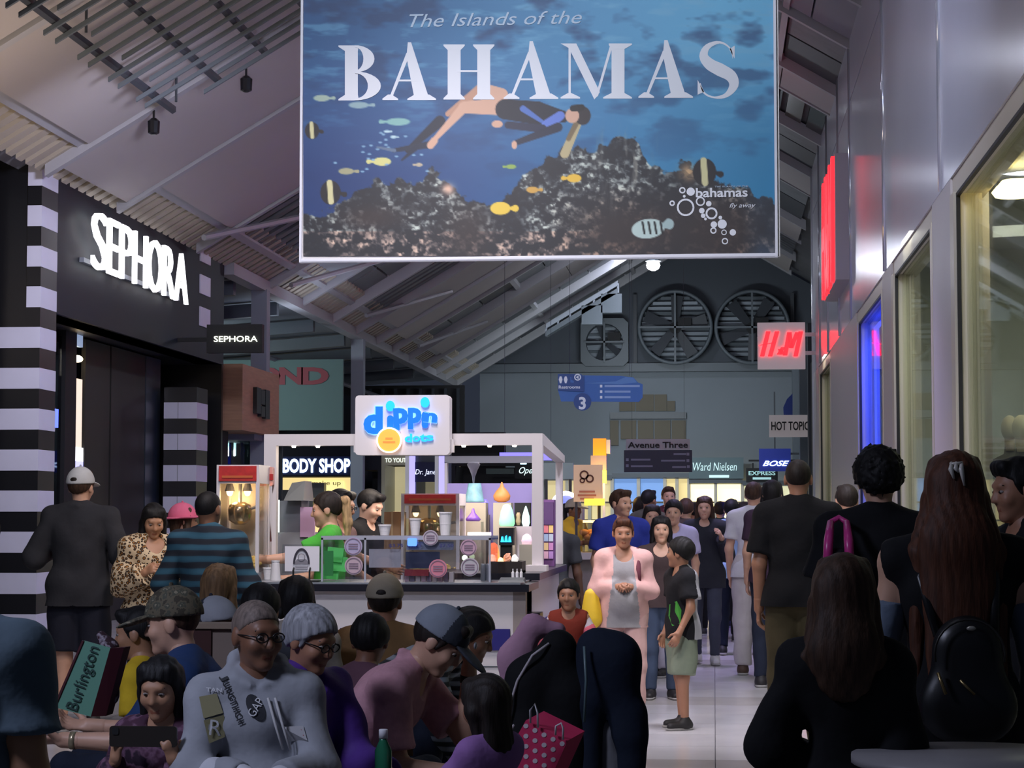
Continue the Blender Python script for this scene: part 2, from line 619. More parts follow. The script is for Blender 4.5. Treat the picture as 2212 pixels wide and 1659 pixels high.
def fan(label, px, py, rpx, square, rot):
    c = at(px, py, 64.2)
    r = rpx / FPX * 64.2
    t = thing('exhaust_fan', label, 'fan', (c[0], 64.6, c[2] - r), 'exhaust fans in the gable')
    if square:
        mb = MB()
        for i in range(28):
            a, b = 2 * PI * i / 28, 2 * PI * (i + 1) / 28
            def sq(a):
                k = 1.18 / max(abs(math.cos(a)), abs(math.sin(a)))
                return (c[0] + r * k * math.cos(a), c[2] + r * k * math.sin(a))
            def ci(a):
                return (c[0] + r * .92 * math.cos(a), c[2] + r * .92 * math.sin(a))
            mb.prism([ci(a), sq(a), sq(b), ci(b)], 1, 64.35, 64.9)
        part('housing', mb, SLATE, t)
    else:
        ring = [(c[0] + r * math.cos(2 * PI * i / 40), 64.3, c[2] + r * math.sin(2 * PI * i / 40)) for i in range(41)]
        part('ring', MB().tube(ring, .06, 8, caps=False), SLATE, t, True)
        band = MB()
        for i in range(40):
            a, b = 2 * PI * i / 40, 2 * PI * (i + 1) / 40
            band.prism([(c[0] + r * k * math.cos(x), c[2] + r * k * math.sin(x)) for k, x in ((.97, a), (1.02, a), (1.02, b), (.97, b))], 1, 64.3, 64.95)
        part('shroud', band, DARKG, t)
    LOUV = M('louver_lit_pale', (150, 158, 166), .35, .3)  # pale slat colour stands in for light coming through the louvers
    n = 13
    for i in range(n):
        z = -r * .93 + 2 * r * .93 * (i + .5) / n
        hw = math.sqrt(max(.01, (r * .95) ** 2 - z * z))
        part('louver', MB().hexa([(c[0] - hw, 64.9, c[2] + z - .04), (c[0] + hw, 64.9, c[2] + z - .04), (c[0] + hw, 64.98, c[2] + z - .02), (c[0] - hw, 64.98, c[2] + z - .02),
                                  (c[0] - hw, 64.86, c[2] + z + .05), (c[0] + hw, 64.86, c[2] + z + .05), (c[0] + hw, 64.9, c[2] + z + .07), (c[0] - hw, 64.9, c[2] + z + .07)]), LOUV if i % 3 else SLATE, t)
    for k in range(5):
        a = rot + 2 * PI * k / 5
        ca, sa = math.cos(a), math.sin(a)
        def q(u, w, y):
            return (c[0] + u * ca - w * sa, y, c[2] + u * sa + w * ca)
        w0, w1 = .1 * r, .17 * r
        part('blade', MB().hexa([q(.12 * r, -w0, 64.62), q(.9 * r, -w1, 64.6), q(.9 * r, w1, 64.5), q(.12 * r, w0, 64.56), q(.12 * r, -w0, 64.65), q(.9 * r, -w1, 64.63), q(.9 * r, w1, 64.53), q(.12 * r, w0, 64.59)]), DARKG, t)
    part('hub', MB().lathe([(.01, -.1), (.16 * r, -.08), (.16 * r, .08), (.01, .1)], (0, 0, 0), 16).xf(lambda p: np.array([c[0] + p[0], 64.58 + p[2], c[2] + p[1]])), SOOT, t)
    part('guard_bar', MB().box((c[0] - .03, 64.25, c[2] - r), (c[0] + .03, 64.3, c[2] + r)), SLATE, t)
    part('guard_bar', MB().box((c[0] - r, 64.25, c[2] - .03), (c[0] + r, 64.3, c[2] + .03)), SLATE, t)
    part('motor', MB().box((c[0] + .1, 64.36, c[2] + .05), (c[0] + .5, 64.6, c[2] + .3)), SOOT, t)


fan('large round exhaust fan in the middle of the gable, under the white lamp', 1458, 706, 78, False, .25)
fan('large round exhaust fan partly behind the red lettered hanging sign', 1625, 706, 78, False, 1.0)
fan('smaller exhaust fan in a square housing on the gable', 1305, 738, 44, True, .6)

# the lit lamp under the ridge
c = at(1411, 573, 52)
t = thing('pendant_lamp', 'bright white lamp glowing below the large hanging banner', 'lamp', (c[0], 52, c[2] - .15))
part('bulb', MB().ball((c[0], 52, c[2]), (.17, .17, .14), 12), M('lamp_glow', (240, 244, 255), .5, emit=60), t, True)
part('lamp_cap', MB().lathe([(.2, 0), (.12, .12), (.06, .2)], (c[0], 52, c[2] + .1), 14), SLATE, t)
part('lamp_rod', MB().tube([(c[0], 52, c[2] + .25), (c[0], 52, rz(c[0], -.1))], .02, 6), SLATE, t)
l = bpy.data.lights.new('pendant_glow', 'POINT')
l.energy = 60
l.shadow_soft_size = .25
l.color = lin((230, 238, 255))
lo = link(bpy.data.objects.new('pendant_glow', l))
lo.location = (c[0], 51.6, c[2] - .1)
# cable tray that climbs to it
a, b = at(1180, 705, 60), at(1335, 612, 60)
tr = thing('cable_tray', 'pale steel cable tray climbing along the roof slope to the gable', 'cable tray', (a[0], 60, a[2] - .3))
for k, (dz, m) in enumerate(((0, GREY), (-.22, SLATE))):
    part('rail', MB().hexa([(a[0], 59.9, a[2] + dz - .07), (b[0], 59.9, b[2] + dz - .07), (b[0], 60.4, b[2] + dz - .07), (a[0], 60.4, a[2] + dz - .07),
                            (a[0], 59.9, a[2] + dz + .07), (b[0], 59.9, b[2] + dz + .07), (b[0], 60.4, b[2] + dz + .07), (a[0], 60.4, a[2] + dz + .07)]), m, tr)
for k in range(7):
    f = k / 6
    p = a + (b - a) * f
    part('rung', MB().box((p[0] - .03, 59.95, p[2] - .28), (p[0] + .03, 60.35, p[2])), GREY, tr)
for k in (1.05, .78):
    p = a + (b - a) * (k - .14)
    part('tray_box', MB().box((p[0] - .3, 59.9, p[2] - .75), (p[0] + .3, 60.3, p[2] - .2)), SLATE, tr)

# posts of the left arcade
for px, d in ((548, 36.2), (770, 46.4)):
    x = -7.98
    structure('column', MB().box((x - .14, d - .14, 0), (x + .14, d + .14, 5.5)), M('post_paint', (132, 138, 148), .5), 'slim pale square post below the eave beam ' + ('behind the small black hanging sign' if px == 548 else 'behind the white kiosk frame'))

# ------------------------------------------------------------------ right wall: white clad shop front
XW = 2.2
PANW = M('gloss_white_panel', (208, 210, 218), .2, var=.02, vscale=.6, spec=.6)
TRIM = M('cream_window_frame', (206, 198, 178), .4)
wall_right = structure('wall_right', MB().box((XW + .06, 6, 4.62), (XW + .4, 46, 9.25)), M('wall_core', (120, 122, 128), .7), 'tall white clad shop front on the right of the walkway')
ys = [6.0, 13.4, 20.2, 26.8, 33.3, 36.4, 40.0, 43.0, 46.0]
for i in range(len(ys) - 1):
    for z0, z1 in ((4.62, 8.1), (8.12, 9.25)):
        part('cladding_panel', MB().box((XW, ys[i] + .012, z0 + .004), (XW + .06, ys[i + 1] - .012, z1 - .004)), PANW, wall_right)
    if i:
        part('joint_strip', MB().tube([(XW - .005, ys[i], 4.62), (XW - .005, ys[i], 9.2)], .028, 10), M('polished_strip', (205, 208, 216), .12, .6), wall_right, True)
part('corner_strip', MB().tube([(XW + .02, 46.0, 0), (XW + .02, 46.0, 9.2)], .06, 10), PANW, wall_right, True)
part('end_return', MB().box((XW, 46.0, 0), (XW + .5, 46.2, 9.2)), PANW, wall_right)
for y0, y1 in ((19.45, 21.1), (25.9, 27.3), (32.3, 39.4), (43.9, 46)):
    part('pier', MB().box((XW, y0, 0), (XW + .35, y1, 4.62)), M('pier_paint', (198, 192, 188), .45), wall_right)
DARKT = M('dark_gasket', (22, 22, 22), .5)
WIN = [('window_1', 6.0, 19.45, glass('shop_glass', (244, 248, 240), .18)), ('window_2', 21.1, 25.9, glass('shop_glass')), ('window_3', 27.3, 32.3, glass('blue_glass', (226, 232, 255), .15)), ('window_4', 39.4, 43.9, glass('shop_glass'))]
WL = {'window_1': 'tall shop window nearest the camera in the white wall', 'window_2': 'tall shop window between the two pale piers', 'window_3': 'tall shop window lit blue from inside', 'window_4': 'narrow far shop window beside the hanging red sign'}
for nm, y0, y1, gm in WIN:
    w = structure(nm, MB().box((XW + .02, y0, 4.44), (XW + .3, y1, 4.62)), TRIM, WL[nm])
    part('window_frame', MB().box((XW - .01, y0, 0), (XW + .25, y0 + .14, 4.45)), TRIM, w)
    part('window_frame', MB().box((XW - .01, y1 - .3, 0), (XW + .25, y1, 4.45)), TRIM, w)
    part('gasket', MB().box((XW + .015, y1 - .33, 0), (XW + .05, y1 - .3, 4.44)), DARKT, w)
    part('gasket', MB().box((XW + .015, y0, 4.41), (XW + .05, y1, 4.44)), DARKT, w)
    part('sill', MB().box((XW - .03, y0, 0), (XW + .3, y1, .25)), TRIM, w)
    n = 2 if y1 - y0 > 8 else 1
    for k in range(n):
        part('pane', MB().box((XW + .1, y0 + (y1 - y0) * k / n + .03, .25), (XW + .115, y0 + (y1 - y0) * (k + 1) / n - .03, 4.44)), gm, w)
# inside of the shop
INW = M('shop_wall', (172, 174, 166), .6, var=.06, vscale=.7)
wall_shop = structure('wall_shop', MB().box((5.2, 5, 0), (5.4, 46, 5.2)), INW, 'pale panelled inner wall of the white clad shop')
part('shop_floor', MB().box((2.55, 5, -.02), (5.3, 46, .02)), M('shop_floor_pale', (170, 166, 156), .4), wall_shop)
part('shop_ceiling', MB().box((2.5, 5, 4.9), (5.3, 46, 5.1)), INW, wall_shop)
for k in range(44):
    y = 8 + k * .78
    part('wall_groove', MB().box((5.17, y, .1), (5.21, y + .04, 4.9)), M('groove_grey', (96, 98, 90), .6), wall_shop)
for y, x, e, c in ((14, 3.8, 42, (244, 244, 230)), (19, 4.0, 36, (244, 244, 230)), (24, 3.6, 60, (240, 240, 226)), (36, 3.8, 30, (250, 240, 220)), (42, 3.4, 24, (250, 244, 226))):
    area('shop_light', (x, y, 4.75), (x + .2, y, 0), 1.0, e, c, 3.0)
area('blue_window_light', (3.0, 30.2, 4.3), (2.6, 31.5, 1.0), .5, 170, (60, 84, 255), 4.0)
LED = M('led_blue', (80, 96, 255), .5, emit=1.6)
part('led_strip', MB().box((XW + .24, 31.9, .3), (XW + .27, 31.97, 4.36)), LED, bpy.data.objects['window_3'])
part('led_strip', MB().box((XW + .24, 27.6, 4.3), (XW + .27, 31.9, 4.36)), LED, bpy.data.objects['window_3'])
# display partition behind the blue window
part('display_screen', MB().box((3.9, 27.4, .2), (4.0, 32.2, 4.3)), M('display_white', (190, 196, 214), .6), wall_shop)
for y in (26.95, 32.35):
    part('blue_light_baffle', MB().box((2.6, y, .02), (5.2, y + .1, 4.9)), INW, wall_shop)  # walls added to keep the blue light out of the neighbouring windows
for k, (y, z) in enumerate(((19.5, 3.1), (18.6, 3.0), (17.6, 3.2), (16.6, 3.3), (24.3, 2.6), (25.2, 2.2), (22.5, 2.4))):
    single('price_clip', MB().box((5.1, y, z), (5.16, y + .07, z + .17)), DARKT, 'small dark clip on the shop wall, %s in the row behind the near windows' % ('fourth', 'third', 'second', 'first', 'sixth', 'seventh', 'fifth')[k], 'clip', 'dark clips on the shop wall')
for k, (px, py, Y) in enumerate(((2188, 425, 19.0), (2196, 412, 20.4))):
    c = at(px, py, Y)
    single('shop_downlight', MB().lathe([(.16, 0), (.19, .04), (.14, .1)], (c[0], Y, min(c[2], 4.78)), 16), M('warm_downlight', (255, 226, 160), .5, emit=9), ('nearer' if k == 0 else 'farther') + ' round warm downlight on the shop ceiling behind the near window', 'downlight')


def mannequin(px, py, Y, label):
    c = at(px, py, Y)
    t = thing('mannequin', label, 'mannequin', (c[0], Y, .02))
    z = c[2]
    part('head', MB().ball((c[0], Y, z), (.085, .105, .125), 14), M('mannequin_white', (214, 206, 184), .5), t, True)
    b = MB().lathe([(.05, z - .18), (.06, z - .25), (.2, z - .32), (.23, z - .45), (.19, z - .7), (.16, z - .85), (.19, z - 1.0)], (c[0], Y, 0), 16, sy=.6)
    part('grey_jacket', b, M('mannequin_grey', (96, 98, 96), .8), t, True)
    part('neck', MB().tube([(c[0], Y, z - .22), (c[0], Y, z - .08)], .05, 10), MATS['mannequin_white'], t, True)
    for s in (-1, 1):
        part('arm', MB().tube([(c[0] + s * .2, Y, z - .36), (c[0] + s * .26, Y, z - .65), (c[0] + s * .24, Y - .05, z - .92)], [.06, .05, .035], 10), MATS['mannequin_grey'], t, True)
        part('leg', MB().tube([(c[0] + s * .09, Y, z - .98), (c[0] + s * .1, Y, z - 1.4), (c[0] + s * .1, Y, z - 1.8)], [.085, .06, .04], 10), M('mannequin_black', (26, 26, 28), .7), t, True)
    part('plinth', MB().box((c[0] - .3, Y - .3, .02), (c[0] + .3, Y + .3, z - 1.8)), TRIM, t)


mannequin(2181, 925, 20.6, 'pale headed mannequin in a grey jacket inside the near shop window')
mannequin(2206, 925, 19.6, 'mannequin at the photo edge, half behind its pale neighbour in the shop window')

# ------------------------------------------------------------------ left wall: black cosmetics shop front
XL = -8.0
NAVYB = M('blue_black_board', (24, 31, 41), .55, spec=.3)
mb = MB().box((XL - .4, 24.75, 3.98), (XL, 33.5, 5.98))
wall_left = structure('wall_left', mb, NAVYB, 'blue-black fascia board of the shop with striped columns')
part('end_face', MB().box((XL - 3, 33.42, 0), (XL - .01, 33.52, 5.98)), BLACK, wall_left)
part('wall_return', MB().box((XL - 3.0, 8, 0), (XL - .5, 23.9, 6.0)), BLACK, wall_left)
part('inner_wall', MB().box((XL - 2.6, 23.8, 0), (XL - 2.4, 33.5, 4.4)), M('inner_dark', (30, 30, 32), .6), wall_left)
part('soffit', MB().box((XL - 2.5, 24.2, 3.98), (XL - .05, 33.4, 4.1)), M('soffit_dark', (40, 42, 46), .4), wall_left)
WB = M('column_white', (206, 206, 222), .4, var=.03, vscale=3)
KB = M('column_black', (20, 21, 25), .35)


def striped_column(y0, y1, xin, label, up_to):
    t = thing('striped_column', label, 'column', ((xin + XL) / 2, (y0 + y1) / 2, 0), 'striped columns of the black shop front')
    z = .09
    part('stripe', MB().box((xin, y0 + .01, 0), (XL - .01, y1, .09)), KB, t)
    k = 0
    while z < up_to:
        top = z > 3.9
        xi = XL - .17 if top else xin
        part('stripe', MB().box((xi, y0, z), (XL + .004, y1, z + .25)), WB, t)
        part('stripe', MB().box((xi, y0 + .006, z + .25), (XL, y1, z + .488)), KB, t)
        if not top and xin > -8.55:
            part('stripe_seam', MB().box((XL - .3, y0 - .002, z), (XL - .29, y0 + .01, z + .25)), GREY, t)
        z += .488
        k += 1
    if up_to > 4:
        part('shaft', MB().box((xin, y0 + .02, 3.98), (XL - .02, y1 - .01, 5.98)), KB, t)


striped_column(24.13, 24.75, XL - .62, 'tall black and white striped column nearest the camera', 5.7)
striped_column(31.75, 32.45, XL - .52, 'black and white striped column at the far end of the black shop front', 3.4)
for k in range(3):
    z = 4.48 + .488 * k + .02 * k
    part('white_square', MB().box((XL - .01, 31.85, z), (XL + .02, 32.5, z + .3)), WB, wall_left)
# closed black doors and lit slots in the entrance
DX = XL - .65
yp = lambda px: float(atx(px, 1000, DX)[1])
d = structure('door_1', MB().box((DX - .06, yp(182), 0), (DX, yp(235), 3.95)), M('door_black', (22, 21, 19), .5), 'tall black door leaf beside the lit slot')
part('door_leaf', MB().box((DX - .06, yp(237), 0), (DX + .01, yp(310), 3.95)), MATS['door_black'], d)
part('door_edge', MB().box((DX - .06, yp(311), 0), (DX + .02, yp(342), 3.95)), M('door_blue_grey', (46, 54, 64), .3), d)
part('pane', MB().box((DX - .01, yp(88), 0), (DX, yp(130), 3.9)), glass('door_glass', (190, 198, 204), .3), d)
part('door_post', MB().box((DX - .1, yp(131), 0), (DX + .05, yp(155), 3.98)), SOOT, d)
part('pane_backing', MB().box((DX - .2, yp(84), 0), (DX - .15, yp(131), 2.4)), M('olive_display', (84, 84, 70), .6), d)
c0, c1 = atx(158, 968, DX), atx(178, 820, DX)
part('lit_slot', MB().box((DX - .05, c0[1], c0[2]), (DX, c1[1], c1[2])), M('slot_glow', (228, 206, 186), .5, emit=.75), d)
for a, b, e in ((968, 995, 'slot_bright'), (996, 1022, 'slot_violet'), (690, 745, 'slot_blue')):
    p0, p1 = atx(157, b, DX), atx(179, a, DX)
    part('lit_slot', MB().box((DX - .05, p0[1], p0[2]), (DX + .005, p1[1], p1[2])), M(e, {'slot_bright': (250, 250, 255), 'slot_violet': (190, 190, 255), 'slot_blue': (150, 170, 200)}[e], .5, emit={'slot_bright': 2.0, 'slot_violet': .8, 'slot_blue': .45}[e]), d)
p = atx(166, 775, DX)
part('spotlight', MB().ball((p[0], p[1], p[2]), (.08, .14, .05), 8), M('warm_spot', (255, 224, 170), .5, emit=8), d)
p0, p1 = atx(84, 918, XL - .45), atx(128, 884, XL - .45)
sc = thing('video_screen', 'small blue glowing screen just behind the near striped column', 'screen', ((p0[0]), p0[1], p0[2]))
part('panel', MB().box((XL - .5, p0[1], p0[2]), (XL - .46, p1[1], p1[2])), M('screen_blue', (90, 110, 255), .4, emit=1.3), sc)
part('casing', MB().box((XL - .56, p0[1] - .03, p0[2] - .03), (XL - .5, p1[1] + .03, p1[2] + .03)), SOOT, sc)
for k in range(3):
    y = p0[1] + .2 + .13 * k
    part('screen_figure', MB().box((XL - .458, y, p0[2] + .03), (XL - .455, y + .08, p1[2] - .04)), M('screen_pale', (200, 214, 255), .4, emit=1.8), sc)
# striped shop: fascia lettering
SG = M('sign_white_glow', (252, 252, 255), .5, emit=1.25)
t = thing('shop_sign', 'tall bright white extruded letters on the blue-black fascia', 'sign', (XL, 28.4, 4.6))
v, f = text_mesh('SEPHORA', .03, 0, .16, 3)
zc, hh = 5.02, .80
yA, yB = atx(172, 520, XL)[1], atx(380, 600, XL)[1]
letters = 'SEPHORA'
wd = [1, .82, .92, 1.05, 1.2, .98, 1.12]
tot = sum(wd) + .12 * 6
y = yA
for ch, w in zip(letters, wd):
    L = (yB - yA) * w / tot
    lettering('letter', ch, (XL + .17, y + L / 2, zc), hh, SG, t, width=L, bold=-.012, depth=.04, rot=PI / 2)
    y += L + (yB - yA) * .12 / tot
part('backing_rail', MB().box((XL, yA, zc - .3), (XL + .06, yB, zc - .24)), GREY, t)
# hanging black sign
t = thing('hanging_sign', 'small black hanging sign with glowing white lettering at the shop corner', 'sign', (at(505, 760, 30.5)[0], 30.5, at(505, 760, 30.5)[2]))
part('board', pbox(446, 566, 700, 762, 30.5, .16), SOOT, t)
c = at(509, 732, 30.48)
lettering('lettering', 'SEPHORA', (c[0], 30.48, c[2]), .09, M('sign_cream_glow', (250, 255, 232), .5, emit=3.0), t, width=.66, bold=.0)
part('bracket', MB().box((XL, 30.55, c[2] - .03), (at(450, 732, 30.5)[0], 30.6, c[2] + .03)), SOOT, t)
# ------------------------------------------------------------------ hanging banner
BY = 14.0
BK = BY / 25.0


def vnoise(x, y, seed):
    r = np.random.RandomState(seed).rand(64, 64)
    xi, yi = np.floor(x).astype(int), np.floor(y).astype(int)
    fx, fy = x - xi, y - yi
    fx, fy = fx * fx * (3 - 2 * fx), fy * fy * (3 - 2 * fy)
    a, b, c, d = r[yi % 64, xi % 64], r[yi % 64, (xi + 1) % 64], r[(yi + 1) % 64, xi % 64], r[(yi + 1) % 64, (xi + 1) % 64]
    return (a * (1 - fx) + b * fx) * (1 - fy) + (c * (1 - fx) + d * fx) * fy


def fbm(x, y, seed, n=4):
    s, a = 0, .5
    for i in range(n):
        s = s + a * vnoise(x * 2 ** i, y * 2 ** i, seed + i)
        a /= 2
    return s


def cells(x, y, seed):
    r = np.random.RandomState(seed).rand(64, 64, 3)
    xi, yi = np.floor(x).astype(int), np.floor(y).astype(int)
    best = np.full(x.shape, 9.0)
    val = np.zeros(x.shape)
    for dx in (-1, 0, 1):
        for dy in (-1, 0, 1):
            q = r[(yi + dy) % 64, (xi + dx) % 64]
            d = np.hypot(xi + dx + q[..., 0] - x, yi + dy + q[..., 1] - y)
            m = d < best
            best = np.where(m, d, best)
            val = np.where(m, q[..., 2], val)
    return best, val


def paint_banner():
    U, V = np.meshgrid(np.linspace(655, 1673, 470), np.linspace(-176, 553, 336))
    def mixc(A, B, t):
        return A + (np.asarray(B, float) - A) * np.clip(t, 0, 1)[..., None]
    ux, vy = (U - 655) / 1018, V / 553
    img = np.zeros(U.shape + (3,)) + np.array((30, 82, 134.))
    img = mixc(img, (96, 172, 214), np.clip(ux * 1.25 - .1, 0, 1) * np.clip(1.15 - vy, 0, 1))
    img = mixc(img, (34, 124, 172), np.clip(ux * 1.5 - .5, 0, 1) * np.clip(vy * 2 - .5, 0, 1))
    img = mixc(img, (14, 48, 104), np.clip(1.1 - ux * 1.5, 0, 1) * np.clip(vy * 2.2 - .5, 0, 1))
    n = fbm(U / 60, V / 14, 3)
    img = mixc(img, (110, 170, 205), np.clip((n - .52) * 3.2, 0, .55) * np.clip(1.25 - vy * 2, 0, 1))
    img = mixc(img, (14, 44, 90), np.clip((.44 - fbm(U / 90, V / 40, 9)) * 4, 0, .6) * np.clip(1.3 - vy * 1.5, 0, 1))
    # reef
    px = [650, 700, 760, 830, 880, 935, 975, 1010, 1050, 1090, 1120, 1170, 1220, 1290, 1330, 1370, 1400, 1440, 1480, 1520, 1560, 1620, 1680]
    py = [472, 458, 420, 386, 398, 368, 396, 432, 444, 424, 392, 352, 322, 322, 296, 300, 352, 372, 350, 368, 402, 414, 436]
    edge = np.interp(U, px, py) + (fbm(U / 16, V / 16, 21) - .5) * 46
    reef = np.clip((V - edge) / 5, 0, 1)
    tex = np.zeros(img.shape) + np.array((24, 28, 38.))
    d1, v1 = cells(U / 21, V / 16, 31)
    d2, v2 = cells(U / 9, V / 8, 32)
    big = fbm(U / 70, V / 55, 41)
    lightc = np.where((V > 500)[..., None], np.array((232, 204, 184.)), np.array((206, 220, 212.)))
    warm = np.clip((U - 1180) / 120, 0, 1) * np.clip((V - 400) / 60, 0, 1)
    lightc = mixc(lightc, (222, 184, 152), warm * .7)
    amt = np.clip((fbm(U / 13, V / 10, 61, 4) - .40) * 6, 0, 1) * np.clip((big - .3) * 5, 0, 1) * (.35 + .65 * np.clip(1.4 - d1 * 1.5, 0, 1)) * (.6 + .4 * v1)
    tex = mixc(tex, lightc, amt)
    tex = mixc(tex, (24, 26, 34), np.clip((.42 - fbm(U / 6, V / 6, 71, 2)) * 6, 0, .7))
    hole = np.exp(-(((U - 1360) / 110) ** 2 + ((V - 500) / 60) ** 2)) + np.exp(-(((U - 1560) / 90) ** 2 + ((V - 500) / 80) ** 2)) + np.exp(-(((U - 800) / 60) ** 2 + ((V - 470) / 26) ** 2)) + .8 * np.exp(-(((U - 1010) / 50) ** 2 + ((V - 500) / 60) ** 2))
    tex = mixc(tex, (44, 36, 38), np.clip(hole, 0, .9))
    tex = mixc(tex, (64, 96, 130), np.clip((U - 1600) / 70, 0, .6) * np.clip(big, 0, 1))
    img = img + (tex - img) * reef[..., None]
    fans = np.clip((fbm(U / 10, V / 60, 51) - .5) * 4, 0, 1) * np.exp(-(((U - 1345) / 48) ** 2 + ((V - 360) / 70) ** 2))
    img = mixc(img, (150, 150, 140), fans)
    img = mixc(img, (196, 162, 120), np.exp(-(((U - 1487) / 24) ** 2 + ((V - 372) / 22) ** 2) * 1.6) * (.5 + v2 * .5))
    img = mixc(img, (206, 170, 150), np.exp(-(((U - 968) / 17) ** 2 + ((V - 408) / 15) ** 2) * 1.6))

    def cap(x0, y0, x1, y1, r0, r1, c, soft=1.6):
        nonlocal img
        dx, dy = x1 - x0, y1 - y0
        t = np.clip(((U - x0) * dx + (V - y0) * dy) / (dx * dx + dy * dy + 1e-6), 0, 1)
        d = np.hypot(U - x0 - t * dx, V - y0 - t * dy) - (r0 + (r1 - r0) * t)
        img = mixc(img, c, .5 - d / soft)

    def ell(x, y, rx, ry, c, a=0.0):
        nonlocal img
        ca, sa = math.cos(a), math.sin(a)
        X, Y = (U - x) * ca + (V - y) * sa, -(U - x) * sa + (V - y) * ca
        img = mixc(img, c, (1 - np.hypot(X / rx, Y / ry)) * min(rx, ry) / 1.6 + .5)

    def fish(x, y, l, h, c, s=1, a=0.0):
        ell(x, y, l, h, c, a)
        cap(x + s * l * .8, y + s * l * .8 * math.tan(a), x + s * l * 1.45, y + s * l * 1.45 * math.tan(a), 1.5, h * .55, c)
    for x, y, l, h, c, s in ((825, 349, 20, 9, (196, 196, 130), -1), (860, 263, 26, 8, (120, 168, 168), -1), (695, 212, 18, 7, (150, 172, 160), 1), (775, 227, 22, 7, (130, 160, 170), 1), (748, 370, 17, 7, (150, 150, 120), 1),
                             (1081, 450, 22, 14, (214, 186, 70), 1), (1240, 385, 16, 9, (214, 176, 60), -1), (1104, 360, 11, 5, (130, 160, 80), -1), (1150, 410, 13, 7, (190, 150, 70), 1), (905, 356, 8, 4, (170, 160, 140), -1), (836, 284, 7, 3, (170, 200, 210), 1), (850, 296, 7, 3, (170, 200, 210), 1)):
        fish(x, y, l, h, c, s)
    for k in range(26):
        a, b = rng.rand(2)
        ell(720 + 230 * a, 285 + 90 * b, 4, 2, (120, 160, 190))
    for x, y, sc in ((674, 282, .7), (714, 416, 1.0), (1522, 372, 1.15)):
        ell(x, y, 22 * sc, 26 * sc, (26, 24, 30))
        cap(x - 2 * sc, y - 22 * sc, x + 1 * sc, y + 20 * sc, 6 * sc, 6 * sc, (196, 194, 150))
        cap(x + 18 * sc, y, x + 30 * sc, y + 4 * sc, 2, 6 * sc, (26, 24, 30))
    ell(1400, 494, 36, 21, (172, 196, 196), -.12)
    cap(1430, 488, 1444, 484, 4, 12, (150, 176, 180))
    for k in range(4):
        cap(1388 + 13 * k, 480, 1392 + 13 * k, 504, 2.2, 2.2, (20, 22, 26))
    # diver
    SK, SK2, SUIT = (196, 158, 138), (176, 136, 116), (22, 26, 42)
    cap(950, 262, 880, 325, 12, 5, (20, 28, 48)); cap(930, 312, 850, 325, 8, 4, (24, 34, 56)); cap(852, 325, 815, 318, 4, 2, (84, 104, 130)); cap(900, 318, 868, 346, 6, 2, (18, 30, 54))
    cap(1082, 206, 1042, 192, 16, 13, SK); cap(1040, 190, 968, 246, 11, 6, SK2)
    cap(1078, 230, 1003, 232, 19, 13, SK); cap(1001, 233, 938, 302, 11, 5, SK); cap(938, 304, 930, 314, 8, 8, SK)
    cap(1092, 236, 1160, 244, 22, 25, SUIT); cap(1160, 244, 1216, 252, 25, 13, SUIT)
    cap(1130, 235, 1170, 262, 7, 4, (70, 104, 176)); cap(1182, 270, 1210, 250, 12, 10, (88, 116, 196))
    cap(1098, 270, 1172, 278, 8, 9, (30, 36, 62)); cap(1205, 275, 1116, 308, 10, 6, (28, 34, 56))
    ell(1074, 268, 12, 8, SK); ell(1111, 313, 6, 9, SK)
    cap(1250, 262, 1220, 332, 8, 10, (170, 160, 124)); cap(1246, 264, 1228, 300, 6, 5, (110, 96, 72))
    ell(1259, 250, 17, 20, (40, 34, 40)); ell(1236, 250, 15, 16, SK); cap(1238, 234, 1256, 232, 7, 7, (18, 18, 24))
    return U, V, np.clip(img, 0, 255)


U, V, img = paint_banner()
nr, nc = U.shape
ban = thing('hanging_banner', 'huge hanging travel banner of a diver over a coral reef', 'banner', (at(1160, 560, BY)[0], BY, at(1160, 560, BY)[2]))
D = CF[None, None] + CR * ((U - CX) / FPX)[..., None] + CU * ((CY - V) / FPX)[..., None]
P = D * (BY / D[..., 1:2]) + np.array([0, 0, CAMZ])
idx = np.arange(nr * nc).reshape(nr, nc)
q = np.stack([idx[:-1, :-1], idx[1:, :-1], idx[1:, 1:], idx[:-1, 1:]], -1).reshape(-1, 4)
bm_, nt, b, tc = node_mat('banner_print', .55)
at_ = nt.nodes.new('ShaderNodeAttribute')
at_.attribute_name = 'print'
nt.links.new(at_.outputs['Color'], b.inputs['Base Color'])
o = mesh_obj('printed_sheet', P.reshape(-1, 3), q, bm_, None, ban)
L = img.reshape(-1, 3) / 255.
L = np.where(L <= .04045, L / 12.92, ((L + .055) / 1.055) ** 2.4)
ca = o.data.color_attributes.new('print', 'FLOAT_COLOR', 'POINT')
ca.data.foreach_set('color', np.concatenate([L, np.ones((len(L), 1))], 1).astype(np.float32).ravel())
lo_, hi_ = P[-1, 0], P[0, -1]
mb = MB().box((lo_[0] - .02, BY + .01, P[-1, :, 2].min()), (hi_[0] + .02, BY + .05, hi_[2] + .05))
part('backing', mb, WHITE, ban)
FR = M('banner_edge', (214, 218, 232), .4)
x0, x1 = at(649, 300, BY)[0], at(1678, 300, BY)[0]
zl, zr = at(649, 566, BY)[2], at(1678, 557, BY)[2]
zb = (zl + zr) / 2
part('bottom_rail', MB().tube([(x0, BY - .005, zb + .02 * BK), (x1, BY - .005, zb + .02 * BK)], .017, 10), FR, ban)
part('side_rail', MB().box((x0, BY - .02, zb), (x0 + .017, BY + .05, hi_[2] + .05)), FR, ban)
part('side_rail', MB().box((x1 - .017, BY - .02, zb), (x1, BY + .05, hi_[2] + .05)), FR, ban)
